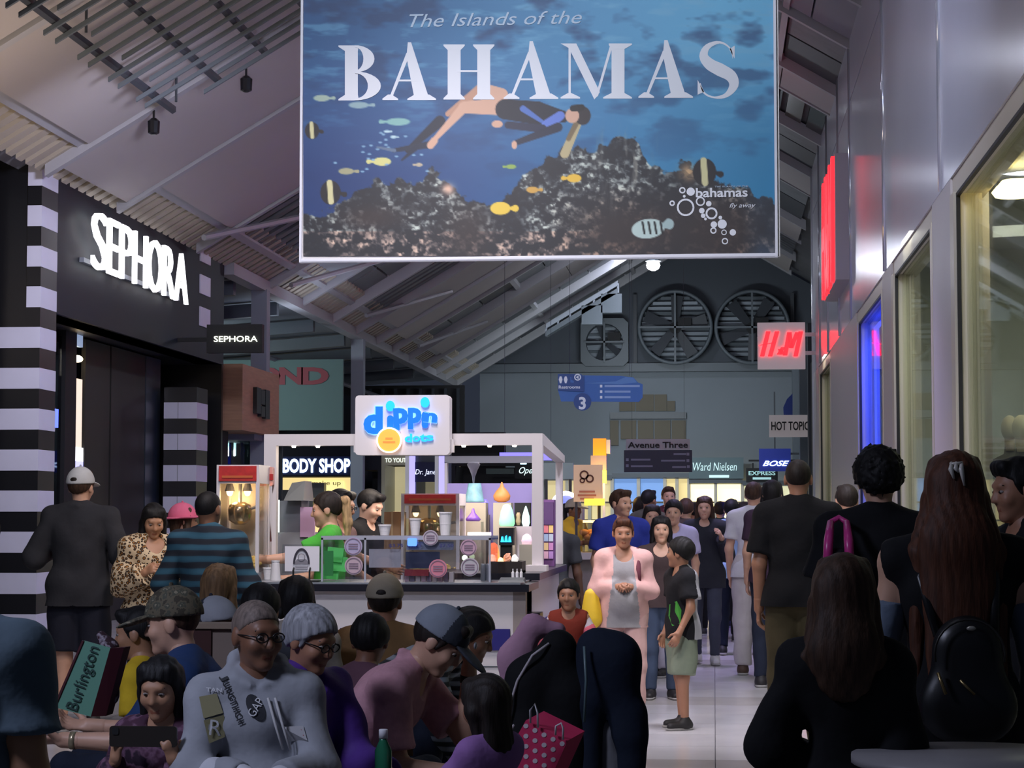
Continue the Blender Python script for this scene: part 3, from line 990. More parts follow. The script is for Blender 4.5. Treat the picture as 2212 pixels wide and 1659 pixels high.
for x in (x0 + .3, (x0 + x1) / 2, x1 - .3):
    part('hanging_cable', MB().tube([(x, BY + .03, hi_[2]), (x, BY + .03, rz(x))], .012, 6), GREY, ban)
PRINT = M('print_white', (208, 214, 226), .55)


def glyph(name, polys):
    mb = MB()
    for k, p in enumerate(polys):
        mb.prism([tuple(at(x, y, BY - .002)[[0, 2]]) for x, y in p], 1, BY - .002 - (.0002 * k if len(polys) < 35 else .0), BY - .0006)
    return part(name, mb, PRINT, ban)


def serif_letter(ch, X0, w):
    yb, h = 217 - .0085 * (X0 - 730), 119.0
    R = lambda x0, y0, x1, y1: [(x0, y0), (x1, y0), (x1, y1), (x0, y1)]
    out = []

    def foot(x0, x1, xs0, xs1, y, s):      # bracketed serif under a stem
        out.append([(x0, y), (x1, y), (x1, y + s * 3), (xs1, y + s * 12), (xs0, y + s * 12), (x0, y + s * 3)])
    if ch in 'BH':
        for sx in ((14,) if ch == 'B' else (9, w - 37)):
            out.append(R(sx, 0, sx + 28, h))
            for y, s in ((0, 1), (h, -1)):
                foot(sx - (9 if ch == 'H' else 14), sx + 37 if ch == 'H' else sx + 30, sx, sx + 28, y, s)
    if ch == 'H':
        out.append(R(30, h * .5, w - 30, h * .5 + 4))
    if ch == 'B':
        for cx, cy, rx, ry, wd in ((36, h * .755, 42, h * .245, 24), (36, h * .262, 56, h * .262, 28)):
            for i in range(14):
                a, b = [-PI / 2 + PI * k / 14 for k in (i, i + 1)]
                O = lambda t: (cx + rx * math.cos(t), cy + ry * math.sin(t))
                I = lambda t: (cx + (rx - wd) * max(0, math.cos(t)), cy + (ry - 4) * math.sin(t))
                out.append([O(a), O(b), I(b), I(a)])
    if ch == 'A':
        c = w * .5
        out.append([(c - 3, h + 6), (c + 4, h + 6), (w - 14, 0), (w - 46, 0), (c - 6, h * .78)])
        out.append([(c - 6, h * .86), (c, h * .8), (19, 0), (13, 0)])
        out.append(R(w * .27, h * .34, w * .7, h * .34 + 4))
        foot(0, 34, 12, 20, 0, 1)
        foot(w - 62, w, w - 46, w - 15, 0, 1)
    if ch == 'M':
        out.append(R(17, 0, 22, h - 4))
        out.append([(0, h), (34, h), (w * .5 + 8, 14), (w * .5 - 4, -2), (18, h - 10)])
        out.append([(w * .5 - 3, 0), (w * .5 + 4, 6), (w - 40, h), (w - 46, h)])
        out.append(R(w - 44, 0, w - 16, h))
        foot(0, 42, 16, 23, 0, 1)
        foot(w - 62, w, w - 44, w - 16, 0, 1)
        foot(w - 50, w, w - 44, w - 16, h, -1)
    if ch == 'S':
        pt = [(80, 84), (74, 106), (52, 119), (26, 110), (17, 90), (30, 72), (52, 60), (76, 46), (82, 26), (66, 5), (40, 0), (18, 10), (8, 36)]
        wd = [1, 3, 5, 12, 19, 25, 28, 25, 20, 10, 4, 4, 1]
        S = []
        n = len(pt)
        for i in range(n - 1):
            p0, p1, p2, p3 = [np.array(pt[min(max(k, 0), n - 1)], float) for k in (i - 1, i, i + 1, i + 2)]
            for t in np.linspace(0, 1, 5)[:-1]:
                S.append((.5 * (2 * p1 + (p2 - p0) * t + (2 * p0 - 5 * p1 + 4 * p2 - p3) * t * t + (3 * p1 - p0 - 3 * p2 + p3) * t ** 3), wd[i] + (wd[i + 1] - wd[i]) * t))
        pts = np.array([p for p, _ in S])
        tg = np.gradient(pts, axis=0)
        nm = np.stack([-tg[:, 1], tg[:, 0]], 1) / (np.linalg.norm(tg, axis=1)[:, None] + 1e-6)
        hw = np.array([w_ for _, w_ in S])[:, None] / 2
        A, B = pts + nm * hw, pts - nm * hw
        for k in range(len(S) - 1):
            out.append([A[k], A[k + 1], B[k + 1], B[k]])
        out.append([(84, 84), (84, 112), (72, 104)])
        out.append([(4, 38), (4, 6), (18, 12)])
    glyph('print_letter', [[(X0 + x, yb - y) for x, y in p] for p in out])


for ch, X0, w in (('B', 731, 96), ('A', 826, 116), ('H', 958, 110), ('A', 1088, 118), ('M', 1211, 154), ('A', 1379, 118), ('S', 1503, 92)):
    serif_letter(ch, X0, w)
c = at(1070, 41, BY)
lettering('print_line', 'The Islands of the', (c[0], BY - .003, c[2]), .17 * BK, M('print_pale', (170, 190, 212), .55), ban, width=at(1258, 41, BY)[0] - at(885, 41, BY)[0], shear=.32, depth=.003)
c = at(1559, 416, BY)
lettering('print_line', 'bahamas', (c[0], BY - .003, c[2]), .115 * BK, PRINT, ban, width=.62 * BK, bold=.02, depth=.003)
c = at(1565, 406, BY)
lettering('print_line', 'THE ISLANDS OF THE', (at(1580, 403, BY)[0], BY - .003, at(1580, 403, BY)[2]), .02 * BK, MATS['print_pale'], ban, width=.4 * BK, depth=.003)
c = at(1604, 445, BY)
lettering('print_line', 'fly away', (c[0], BY - .003, c[2]), .055 * BK, PRINT, ban, width=.31 * BK, shear=.3, depth=.003)


def ringpoly(x, y, r, t):
    return [[(x + k * math.cos(a), y + k * math.sin(a)) for k, a in ((r, a0), (r, a1), (r - t, a1), (r - t, a0))] for a0, a1 in [(2 * PI * i / 18, 2 * PI * (i + 1) / 18) for i in range(18)]]


for x, y, r, t in ((1481, 448, 19, 4), (1474, 411, 7, 3), (1452, 439, 6, 3), (1513, 435, 10, 3), (1537, 461, 13, 4), (1541, 498, 7, 3), (1564, 502, 6, 2), (1566, 521, 7, 2.5)):
    glyph('print_ring', ringpoly(x, y, r, t))
for x, y, r in ((1492, 414, 9), (1531, 440, 6), (1516, 455, 6), (1519, 466, 5), (1524, 473, 3), (1542, 485, 7), (1560, 484, 10), (1583, 502, 7), (1556, 470, 4), (1478, 424, 3)):
    glyph('print_dot', [[(x + r * math.cos(2 * PI * i / 14), y + r * math.sin(2 * PI * i / 14)) for i in range(14)]])


# ------------------------------------------------------------------ right-hand signs
RED = M('red_glow', (255, 26, 34), .5, emit=2.6)
t = thing('wall_sign', 'big red glowing logo seen edge-on high on the white wall', 'sign', (2.05, 35.2, 5.2))
part('return_box', MB().box((1.97, 33.5, 5.28), (XW, 37.0, 7.32)), M('sign_return', (176, 168, 176), .5), t)
v, f = text_mesh('H&M', .03, .3, .05)
lettering('letter', 'H&M', (1.95, 35.25, 6.28), 1.95, RED, t, width=3.3, bold=.03, shear=.3, depth=.05, rot=-PI / 2)
t = thing('hanging_sign', 'square white hanging sign with a red glowing logo at the end of the white wall', 'sign', (at(1688, 797, 45)[0], 45, at(1688, 797, 45)[2]))
part('panel', pbox(1637, 1739, 696, 797, 45, .2), M('sign_panel_lilac', (196, 184, 190), .5, emit=.18), t)


def hm(px, py, sx, sy, Y):       # slanted brush strokes of the logo
    mb = MB()
    S = [((-44, -26), (-30, 28)), ((-26, -26), (-10, 28)), ((-48, -2), (-16, 4)), ((-6, -22), (4, -6)), ((4, -22), (-4, -10)), ((8, -24), (18, 26)), ((22, -8), (18, 26)), ((22, -8), (36, 26)), ((32, -26), (44, 28))]
    for (a, b), (c, d) in S:
        w = 5.0 if abs(c - a) < 30 else 4.0
        mb.prism([tuple(at(px + x * sx, py - y * sy, Y)[[0, 2]]) for x, y in ((a - w, b), (a + w, b), (c + w, d), (c - w, d))], 1, Y - .03, Y)
    return mb


part('logo', hm(1688, 744, .95, 1.0, 44.99), RED, t)
for py in (722, 762):
    p = at(1738, py, 45)
    part('arm', MB().box((p[0], 45.05, p[2] - .04), (XW + .05, 45.13, p[2] + .04)), WHITE, t)
t = thing('hanging_sign', 'white hanging sign with black block lettering below the red square sign', 'sign', (at(1712, 945, 53)[0], 53, at(1712, 945, 53)[2]))
part('panel', pbox(1662, 1768, 896, 944, 53, .14), M('sign_white_dim', (188, 178, 178), .5, emit=.12), t)
c = at(1707, 920, 52.98)
lettering('lettering', 'HOT TOPIC', (c[0], 52.98, c[2]), .22, SOOT, t, width=.95, bold=.02)
part('arm', MB().box((at(1768, 920, 53)[0], 53.04, c[2] - .04), (XW + .2, 53.1, c[2] + .04)), DARKG, t)
t = thing('hanging_sign', 'small blue hanging sign with bright slanted lettering', 'sign', (at(1673, 1020, 59)[0], 59, at(1673, 1020, 59)[2]))
part('panel', pbox(1640, 1708, 969, 1018, 59, .14), M('sign_navy', (28, 44, 132), .5, emit=.12), t)
c = at(1676, 1001, 58.98)
lettering('lettering', 'BOSE', (c[0], 58.98, c[2]), .15, M('blue_white_glow', (190, 214, 255), .5, emit=2.2), t, width=.74, bold=.02, shear=.4)
part('rod', MB().box((at(1674, 969, 59)[0] - .02, 59.05, at(1674, 969, 59)[2]), (at(1674, 969, 59)[0] + .02, 59.1, 5.0)), DARKG, t)
part('arm', MB().box((at(1700, 980, 59)[0], 59.03, at(1700, 980, 59)[2] - .03), (2.52, 59.09, at(1700, 980, 59)[2] + .03)), DARKG, t)
t = thing('hanging_sign', 'small black hanging sign with grey lettering left of the blue one', 'sign', (at(1646, 1045, 60)[0], 60, at(1646, 1045, 60)[2]))
part('panel', pbox(1612, 1680, 1011, 1042, 60, .1), SOOT, t)
c = at(1646, 1022, 59.98)
lettering('lettering', 'EXPRESS', (c[0], 59.98, c[2]), .12, M('dim_teal_glow', (150, 190, 190), .5, emit=.5), t, width=.76, bold=.02)
part('underline', pbox(1626, 1666, 1031, 1036, 59.98, .01), MATS['dim_teal_glow'], t)
part('bracket', MB().box((at(1610, 1, 60)[0], 60, at(1, 1001, 60)[2]), (2.52, 60.06, at(1, 997, 60)[2])), SOOT, t)
for x in (1625, 1668):
    part('hook', pbox(x, x + 3, 1000, 1012, 60.02, .03), SOOT, t)
single('wall_pennant', MB().prism([tuple(at(x, y, 57)[[0, 2]]) for x, y in ((1712, 850), (1712, 896), (1693, 896), (1692, 880), (1700, 862))], 1, 57, 57.05), M('deep_blue_cloth', (40, 60, 130), .6), 'dark blue curved pennant above the white block lettered sign', 'pennant')
# wall and dim shops past the end of the white wall
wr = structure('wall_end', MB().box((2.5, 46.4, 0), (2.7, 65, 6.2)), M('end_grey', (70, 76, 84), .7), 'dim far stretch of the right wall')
for y, m in ((48.5, SLATE), (51, DARKG), (56, SLATE), (61, SLATE)):
    part('pilaster', MB().box((2.3, y, 0), (2.52, y + .5, 6.2)), m, wr)
part('dark_bay', MB().box((2.36, 49.2, 0), (2.5, 50.9, 5.2)), SOOT, wr)

# blue way-finding sign
WY = 30.0
t = thing('wayfinding_sign', 'blue arrow shaped hanging sign with a round number three', 'sign', (at(1296, 885, WY)[0], WY, at(1258, 886, WY)[2]))


def ppoly(pts, Y, d=.05, m=0):
    return MB().prism([tuple(at(x, y, Y)[[0, 2]]) for x, y in pts], 1, Y, Y + d, m)


SB, SB2 = M('sign_blue', (52, 104, 178), .5, emit=.05), M('sign_deep_blue', (34, 74, 140), .5, emit=.04)
part('plate', ppoly([(1206, 810), (1340, 812), (1368, 815), (1378, 826), (1388, 830), (1388, 858), (1380, 868), (1212, 867), (1206, 845)], WY), SB, t)
part('plate_corner', ppoly([(1205, 808), (1255, 808), (1262, 814), (1262, 846), (1205, 844)], WY - .02, .02), SB2, t)
part('wave_print', ppoly([(1262, 828), (1330, 824), (1352, 814), (1368, 816), (1376, 826), (1340, 830)], WY - .006, .005), M('sign_light_blue', (86, 134, 196), .5, emit=.05), t)
part('number_disc', ppoly([(1258 + 19 * math.cos(2 * PI * i / 24), 868 + 19 * math.sin(2 * PI * i / 24)) for i in range(24)], WY - .03, .03), SB2, t)
PW = M('sign_print_white', (206, 214, 226), .5, emit=.12)
c = at(1258, 871, WY - .035)
lettering('numeral', '3', (c[0], WY - .035, c[2]), .175, PW, t, bold=.03)
c = at(1230, 836, WY - .025)
lettering('word', 'Restrooms', (c[0], WY - .025, c[2]), .045, PW, t, width=.31, bold=.02)
for k, (dx, fem) in enumerate(((1211, 1), (1222, 0))):
    part('pictogram', ppoly([(dx - 2, 813), (dx + 2, 813), (dx + 4, 820), (dx + 1.5, 828), (dx - 1.5, 828), (dx - 4, 820)], WY - .025, .004), PW, t)
part('pictogram', ppoly([(1232, 814), (1234, 814), (1234, 820), (1240, 823), (1239, 827), (1232, 826)], WY - .025, .004), SB, t)
mb = MB()
for p in ringpoly(1248, 815, 7.5, 2.5):
    mb.prism([tuple(at(x, y, WY)[[0, 2]]) for x, y in p], 1, WY - .025, WY - .02)
mb.prism([tuple(at(x, y, WY)[[0, 2]]) for x, y in ((1244, 815), (1250, 811), (1250, 819))], 1, WY - .025, WY - .02)
part('arrow_ring', mb, PW, t)
for k, (y, w) in enumerate(((834, 76), (846, 56), (858, 56))):
    part('bullet', ppoly([(1296, y - 3), (1301, y - 3), (1301, y + 3), (1296, y + 3)], WY - .006, .005), PW, t)
    part('small_print', ppoly([(1306, y - 2.2), (1306 + w, y - 2.2), (1306 + w, y + 2.2), (1306, y + 2.2)], WY - .006, .005), M('sign_small_print', (140, 170, 214), .5, emit=.06), t)
for x in (1230, 1360):
    p = at(x, 812, WY)
    part('hanging_rod', MB().tube([(p[0], WY + .02, p[2]), (p[0], WY + .02, rz(p[0]))], .003, 5), DARKG, t)
# avenue sign
AY = 40.0
t = thing('avenue_sign', 'grey and navy hanging avenue sign with black heading', 'sign', (at(1421, 1020, AY)[0], AY, at(1421, 1020, AY)[2]))
part('header', pbox(1352, 1490, 948, 972, AY, .06), M('sign_grey_header', (158, 164, 168), .6), t)
part('board', pbox(1348, 1495, 972, 1020, AY - .01, .08), M('sign_navy_board', (22, 26, 52), .5), t)
c = at(1421, 961, AY - .01)
lettering('heading', 'Avenue Three', (c[0], AY - .012, c[2]), .115, SOOT, t, width=1.15, bold=.02)
for x0, x1, y in ((1363, 1405, 993), (1363, 1410, 1007), (1428, 1480, 995), (1455, 1482, 981), (1452, 1482, 1009)):
    part('small_print', pbox(x0, x1, y - 2, y + 2, AY - .016, .005), M('sign_dim_print', (120, 126, 146), .6), t)
for x, y in ((1355, 993), (1355, 1006), (1486, 981), (1486, 995), (1487, 1008)):
    part('bullet', pbox(x - 3, x + 3, y - 3, y + 3, AY - .016, .005), MATS['sign_dim_print'], t)
for x in (1365, 1478):
    p = at(x, 950, AY)
    part('hanging_rod', MB().tube([(p[0], AY + .03, p[2]), (p[0], AY + .03, rz(p[0]))], .003, 5), DARKG, t)

# ------------------------------------------------------------------ side mall on the left and its shops
side = structure('ceiling_side', MB().hexa([(-18, 33.5, 4.9), (-8.1, 33.5, 5.6), (-8.1, 62, 5.6), (-18, 62, 4.9), (-18, 33.5, 5.1), (-8.1, 33.5, 5.8), (-8.1, 62, 5.8), (-18, 62, 5.1)]), M('side_ceiling_grey', (118, 124, 130), .7, var=.08, vscale=.7), 'dim sloping ceiling of the side mall')
for k in range(7):
    y = 35 + 3.6 * k
    part('side_beam', MB().hexa([(-18, y, 4.6), (-8.2, y, 5.3), (-8.2, y + .2, 5.3), (-18, y + .2, 4.6), (-18, y, 4.85), (-8.2, y, 5.55), (-8.2, y + .2, 5.55), (-18, y + .2, 4.85)]), SLATE, side)
for k in range(3):
    x = -9.6 - 1.9 * k
    part('side_pipe', MB().tube([(x, 34, 4.95 - .13 * k), (x, 60, 4.95 - .13 * k)], .06, 8), GREY, side)
ws = structure('wall_side', MB().box((-18, 60, 0), (-7.2, 60.2, 5.3)), SOOT, 'black back wall of the side mall')
part('side_partition', MB().box((-16, 52, 0), (-5.2, 52.2, 3.6)), M('partition_black', (14, 17, 20), .7), ws)
for k in range(8):
    p = at(800 + k * 27, 880, 59.8)
    part('dark_rail', MB().box((p[0] - .04, 59.8, 3.0), (p[0] + .04, 59.9, 5.2)), M('dark_rail_blue', (30, 36, 44), .6), ws)
t = thing('billboard', 'dull green billboard with big red block letters in the side mall', 'billboard', (at(610, 900, 45)[0], 45, at(610, 900, 45)[2]))
part('board', pbox(478, 741, 776, 930, 45, .12), M('billboard_green', (84, 108, 104), .7), t)
for ch, x0, x1 in (('B', 470, 540), ('O', 545, 607), ('N', 602, 655), ('D', 650, 711)):
    c = at((x0 + x1) / 2, 812, 44.97)
    lettering('letter', ch, (c[0], 44.97, c[2]), .36, M('dull_red', (122, 34, 46), .6), t, width=(x1 - x0) / FPX * 45, bold=.045)
single('awning', MB().prism([tuple(at(x, y, 51)[[0, 2]]) for x, y in ((620, 940), (620, 905), (650, 896), (672, 880), (692, 862), (715, 853), (740, 852), (768, 858), (768, 940))], 1, 51, 52), M('awning_teal_black', (14, 26, 32), .8), 'dark teal curved awning above the glowing blue-white shop name', 'awning')
# wood box sign past the striped column
t = thing('wall_sign', 'wooden box sign with a black emblem past the striped columns', 'sign', (-8, 36.8, 2.9))
pa, pb = atx(524, 794, -7.75), atx(603, 826, -7.75)
za, zb2 = 2.92, 4.02
part('box', MB().box((-8.35, pa[1], za), (-7.75, pb[1], zb2)), M('oak_veneer', (164, 124, 94), .55, var=.12, vscale=3, stretch=(1, 1, 9)), t)
e0 = atx(550, 880, -7.72)
for k, (dy, dz, w, h) in enumerate(((.0, -.22, .34, .44), (.35, -.05, .3, .25), (.36, -.26, .3, .18), (.7, -.28, .34, .5))):
    part('emblem', MB().box((-7.75, e0[1] + dy, 3.46 + dz), (-7.68, e0[1] + dy + w, 3.46 + dz + h)), M('emblem_black', (22, 28, 34), .4), t)
part('bracket', MB().box((-8.6, pa[1] + .2, 3.2), (-8.3, pb[1] - .2, 3.8)), DARKG, t)
# corner pilasters and a lit shop window under it
structure('wall_pilaster', MB().box((-8.3, 33.6, 0), (at(456, 900, 33.6)[0], 34.1, 3.75)), M('pilaster_buff', (150, 140, 132), .6), 'buff pilaster beside the far striped column')
structure('wall_pilaster', MB().box((at(456, 900, 33.9)[0], 33.9, 0), (at(478, 900, 33.9)[0], 34.4, 3.85)), SOOT, 'black pilaster beside the buff one')
t = thing('display_window', 'curved glass display window with a white glow under the wooden sign', 'window', (-8.2, 37, 0))
mb = MB()
for i in range(8):
    a, b = PI / 2 * i / 8, PI / 2 * (i + 1) / 8
    mb.prism([(-8.9 + .9 * math.sin(a), 35.6 + 1.2 - 1.2 * math.cos(a)), (-8.9 + .9 * math.sin(b), 35.6 + 1.2 - 1.2 * math.cos(b)), (-8.9 + .88 * math.sin(b), 35.62 + 1.2 - 1.2 * math.cos(b)), (-8.9 + .88 * math.sin(a), 35.62 + 1.2 - 1.2 * math.cos(a))], 2, .4, 2.85)
part('curved_pane', mb, glass('display_glass', (190, 204, 206), .2), t)
part('sill', MB().box((-9.2, 35.4, 0), (-7.95, 38.4, .4)), SLATE, t)
part('head_rail', MB().box((-9.2, 35.4, 2.82), (-7.9, 38.4, 2.95)), GREY, t)
part('back_panel', MB().box((-9.2, 38.2, .4), (-8.0, 38.3, 2.82)), M('dark_teal_panel', (40, 50, 54), .5), t)
p = at(490, 970, 37)
part('glow_panel', MB().box((p[0] - .12, 37, p[2] - .12), (p[0] + .16, 37.05, p[2] + .22)), M('cool_glow', (214, 244, 244), .5, emit=1.6), t)
part('glow_bar', MB().box((p[0] - .12, 36.9, p[2] - .13), (p[0] + .16, 36.98, p[2] - .02)), M('white_bar_glow', (255, 250, 240), .5, emit=7), t)
for x in (497, 520, 560):
    q0 = at(x, 990, 36.8)
    part('mullion', MB().box((q0[0] - .02, 36.8, .4), (q0[0] + .04, 36.9, 2.82)), SLATE, t)

# shop fronts seen through the kiosk
SY = 50.0
NAVY = M('night_navy', (12, 14, 34), .6)


def shop(name, label, px0, px1, py0, back, emit, ecol, fascia, fh):
    a, b = at(px0, py0, SY), at(px1, py0, SY)
    t = thing(name, label, 'shop', ((a[0] + b[0]) / 2, SY, 0))
    part('fascia', MB().box((a[0], SY, a[2] - fh), (b[0], SY + .2, a[2])), fascia, t)
    part('back_wall', MB().box((a[0], SY + 1.6, 0), (b[0], SY + 1.7, a[2] - fh)), M(back, ecol, .6, emit=emit, var=.12, vscale=1.2), t)
    for x in (a[0], b[0] - .09):
        part('jamb', MB().box((x, SY, 0), (x + .085, SY + 1.6, a[2] - fh)), fascia, t)
    return t


BW = M('blue_white_letter', (198, 226, 255), .5, emit=3.4)
t = shop('lit_shop', 'navy shop front with a blue-white glowing name and warm yellow interior', 552, 768, 962, 'warm_interior', .75, (232, 206, 140), NAVY, .76)
c = at(655, 1006, SY - .03)
lettering('lettering', 'THE BODY SHOP', (c[0], SY - .03, c[2]), .33, BW, t, width=at(756, 1006, SY)[0] - at(554, 1006, SY)[0], bold=.03)
part('painted_halo', MB().box((c[0] - 1.2, SY - .012, c[2] - .23), (c[0] + 1.2, SY - .004, c[2] + .23)), M('halo_navy', (14, 26, 74), .5), t)  # bluer patch paints the letters' glow onto the fascia
c = at(710, 1042, SY + 1.5)
part('poster', pbox(662, 742, 1040, 1076, SY + 1.55, .03), M('yellow_poster', (238, 222, 150), .5, emit=.8), t)
lettering('poster_lettering', 'make up', (c[0] - .06, SY + 1.53, c[2] - .03), .12, M('olive_print', (120, 116, 70), .6), t, width=.72, bold=.0)
for x0, x1, y0, y1, m in ((655, 700, 1043, 1075, 'shelf_grey'), (600, 632, 1058, 1110, 'shelf_dark'), (640, 676, 1072, 1110, 'shelf_grey')):
    part('shelf_block', pbox(x0, x1, y0, y1, SY + 1.2, .3), M(m, {'shelf_grey': (126, 128, 126), 'shelf_dark': (84, 84, 90)}[m], .6), t)
t = shop('lit_shop', 'dark shop pillar front between the yellow and the cream shops', 774, 824, 980, 'pillar_dark', 0.0, (20, 22, 30), NAVY, .4)
t = shop('lit_shop', 'cream shop front with pale worn lettering', 824, 892, 980, 'cream_interior', .42, (196, 186, 146), M('cream_fascia', (150, 148, 132), .6, emit=.1), .28)
c = at(858, 994, SY - .02)
lettering('lettering', 'TO YOUTH', (c[0], SY - .02, c[2]), .11, M('pale_letter', (224, 230, 220), .5, emit=.8), t, width=.6, bold=.02)
t = shop('lit_shop', 'shop front with violet lit posts and a navy name board', 892, 976, 980, 'olive_interior', .3, (150, 142, 112), SLATE, .2)
part('name_board', pbox(893, 946, 998, 1041, SY - .05, .05), M('name_board_navy', (20, 24, 66), .5, emit=.05), t)
c = at(919, 1021, SY - .06)
lettering('lettering', 'Dr. Jane', (c[0], SY - .06, c[2]), .13, M('pale_blue_letter', (220, 226, 250), .5, emit=.9), t, width=.5, shear=.2)
for x in (884, 948):
    part('violet_lit_side', pbox(x, x + 12, 985, 1120, SY - .1, .1), M('violet_glow', (168, 160, 255), .5, emit=.9), t)  # glowing strip stands for violet light falling on the white post
    part('white_post', pbox(x - 9, x, 985, 1120, SY - .1, .1), M('post_white', (190, 190, 200), .5, emit=.25), t)
t = shop('lit_shop', 'unlit black shop front right of the violet lit posts', 976, 1160, 980, 'unlit_interior', .0, (16, 16, 20), SOOT, .3)
c = at(1140, 1018, SY - .05)
part('name_board', pbox(1112, 1160, 1003, 1034, SY - .04, .04), SOOT, t)
lettering('lettering', 'Open', (c[0], SY - .06, c[2]), .16, M('pale_neon', (210, 240, 240), .5, emit=1.0), t, width=.42, shear=.4)
part('glow_dot', pbox(1124, 1137, 993, 1003, SY - .05, .03), M('cyan_glow', (200, 240, 255), .5, emit=3), t)
part('awning_panel', pbox(1050, 1110, 1012, 1024, SY - .1, .1), M('panel_teal_grey', (70, 84, 80), .6), t)
# violet light bar over the next stall
lb = single('light_bar', MB().box(*prect(1079, 1202, 977, 994, 27, .12)), M('violet_bar', (112, 104, 255), .5, emit=1.3), 'glowing violet light bar behind the white kiosk post', 'light bar')
for x in (1090, 1190):
    p = at(x, 978, 27.06)
    part('hanging_rod', MB().tube([(p[0], 27.06, p[2]), (p[0], 27.06, rz(p[0]))], .003, 5), DARKG, lb)
# far shops under the end wall
FY = 64.2


def farshop(label, px0, px1, py0, pane, emit, col, n=2):
    a, b = at(px0, py0, FY), at(px1, py0, FY)
    t = thing('far_shop', label, 'shop', ((a[0] + b[0]) / 2, FY, 0))
    part('fascia', pbox(px0, px1, py0 - 8, py0 + 2, FY - .1, .3), SLATE, t)
    for k in range(n):
        x0, x1 = a[0] + (b[0] - a[0]) * k / n + .05, a[0] + (b[0] - a[0]) * (k + 1) / n - .05
        part('lit_window', MB().box((x0, FY + .5, .3), (x1, FY + .55, a[2] - .05)), M(pane, col, .5, emit=emit), t)
        part('window_post', MB().box((x1, FY, 0), (x1 + .1, FY + .4, a[2])), TRIM, t)
        for z in (.8, 1.35, 1.9):
            part('shelf', MB().box((x0, FY + .2, z), (x1, FY + .5, z + .05)), BEI, t)
    return t


farshop('far shop with blue glowing window beneath the navy avenue sign', 1322, 1436, 1030, 'far_blue', .55, (112, 150, 206), 2)
farshop('far shop with warm lit windows between blue and bright yellow shops', 1436, 1488, 1030, 'far_warm', .6, (214, 196, 140), 2)
t = farshop('far bright yellow shop below the scripted name', 1488, 1604, 1042, 'far_yellow', 1.5, (255, 234, 160), 2)
part('name_board', pbox(1488, 1606, 988, 1034, FY - .2, .1), M('name_board_teal', (92, 112, 116), .6), t)
c = at(1544, 1008, FY - .25)
lettering('lettering', 'Ward Nielsen', (c[0], FY - .25, c[2]), .26, M('pale_teal_letter', (196, 226, 226), .5, emit=.5), t, width=1.34, shear=.15)
part('small_print', pbox(1532, 1575, 1026, 1032, FY - .25, .03), MATS['pale_teal_letter'], t)
farshop('far pale shop beside the black and blue hanging signs', 1604, 1720, 1046, 'far_pale', .7, (206, 206, 170), 3)
farshop('far lit shop behind the pretzel stall', 1176, 1322, 1034, 'far_cream', .55, (206, 190, 140), 3)
# pretzel stall in the middle distance
t = thing('stall_sign', 'cream stall sign with a brown pretzel print', 'sign', (at(1268, 1086, 26)[0], 26, at(1268, 1086, 26)[2]))
part('board', pbox(1239, 1301, 1004, 1084, 26, .06), M('sign_parchment', (220, 184, 148), .6, emit=.16), t)
mb = MB()
BRN = M('print_brown', (96, 52, 34), .6)
for (x, y, r, k) in ((1262, 1026, 10, 3.5), (1274, 1034, 9, 3.5), (1258, 1038, 6, 3)):
    for p in ringpoly(x, y, r, k):
        mb.prism([tuple(at(a, b, 26)[[0, 2]]) for a, b in p], 1, 25.985, 25.995)
part('pretzel_print', mb, BRN, t)
for y, w in ((1062, 34), (1070, 40), (1077, 30)):
    part('small_print', pbox(1268 - w / 2, 1268 + w / 2, y - 2, y + 2, 25.99, .005), M('print_tan', (196, 120, 90), .6), t)
for x in (1245, 1295):
    part('sign_post', MB().box((at(x, 1080, 26.05)[0] - .015, 26.03, 1.0), (at(x, 1080, 26.05)[0] + .015, 26.06, at(x, 1084, 26)[2])), DARKG, t)
t = thing('light_arch', 'white glowing arch over the pretzel stall freezer', 'light', (at(1222, 1100, 28)[0], 28, .0))
c = at(1222, 1092, 28)
r = 28 / FPX * 28
part('tube', MB().tube([(c[0] + r * math.cos(PI * i / 16), 28, c[2] + r * .95 * math.sin(PI * i / 16)) for i in range(17)], .028, 8), M('arch_glow', (236, 238, 255), .5, emit=3.2), t)
part('arch_back', ppoly([(1196, 1098), (1248, 1098), (1246, 1078), (1236, 1068), (1222, 1064), (1208, 1068), (1198, 1080)], 28.1, .05), M('arch_blue', (110, 120, 190), .5, emit=.35), t)
part('arch_base', MB().box((c[0] - r - .05, 27.9, .0), (c[0] + r + .05, 28.5, c[2] - .03)), M('freezer_grey', (128, 136, 150), .5), t)
t = thing('light_pillar', 'pillar lantern with an orange top and warm gold glow', 'lamp', (at(1297, 1080, 28)[0], 28, 0))
part('orange_cap', pbox(1281, 1309, 947, 984, 28, .18), M('orange_cap_plastic', (226, 150, 30), .5, emit=.35), t)
part('cap_side', pbox(1309, 1318, 950, 980, 28.02, .16), WHITE, t)
part('lilac_shade', pbox(1276, 1310, 984, 1016, 28, .18), M('lilac_shade', (150, 140, 160), .6), t)
part('gold_glow', pbox(1288, 1309, 1015, 1044, 28, .16), M('gold_glow', (255, 200, 60), .5, emit=2.4), t)
part('post', pbox(1291, 1296, 1040, 1200, 28, .04), M('brass_post', (120, 96, 40), .4, .5), t)
part('post', pbox(1302, 1307, 1040, 1200, 28, .04), MATS['post_white'], t)
part('base', MB().cbox((at(1298, 1200, 28)[0], 28.08, .04), (.4, .4, .08)), DARKG, t)
p = at(1298, 1030, 27.7)
l = bpy.data.lights.new('gold_lamp', 'POINT')
l.energy = 14
l.color = lin((255, 196, 90))
l.shadow_soft_size = .12
lo = link(bpy.data.objects.new('gold_lamp', l))
lo.location = p
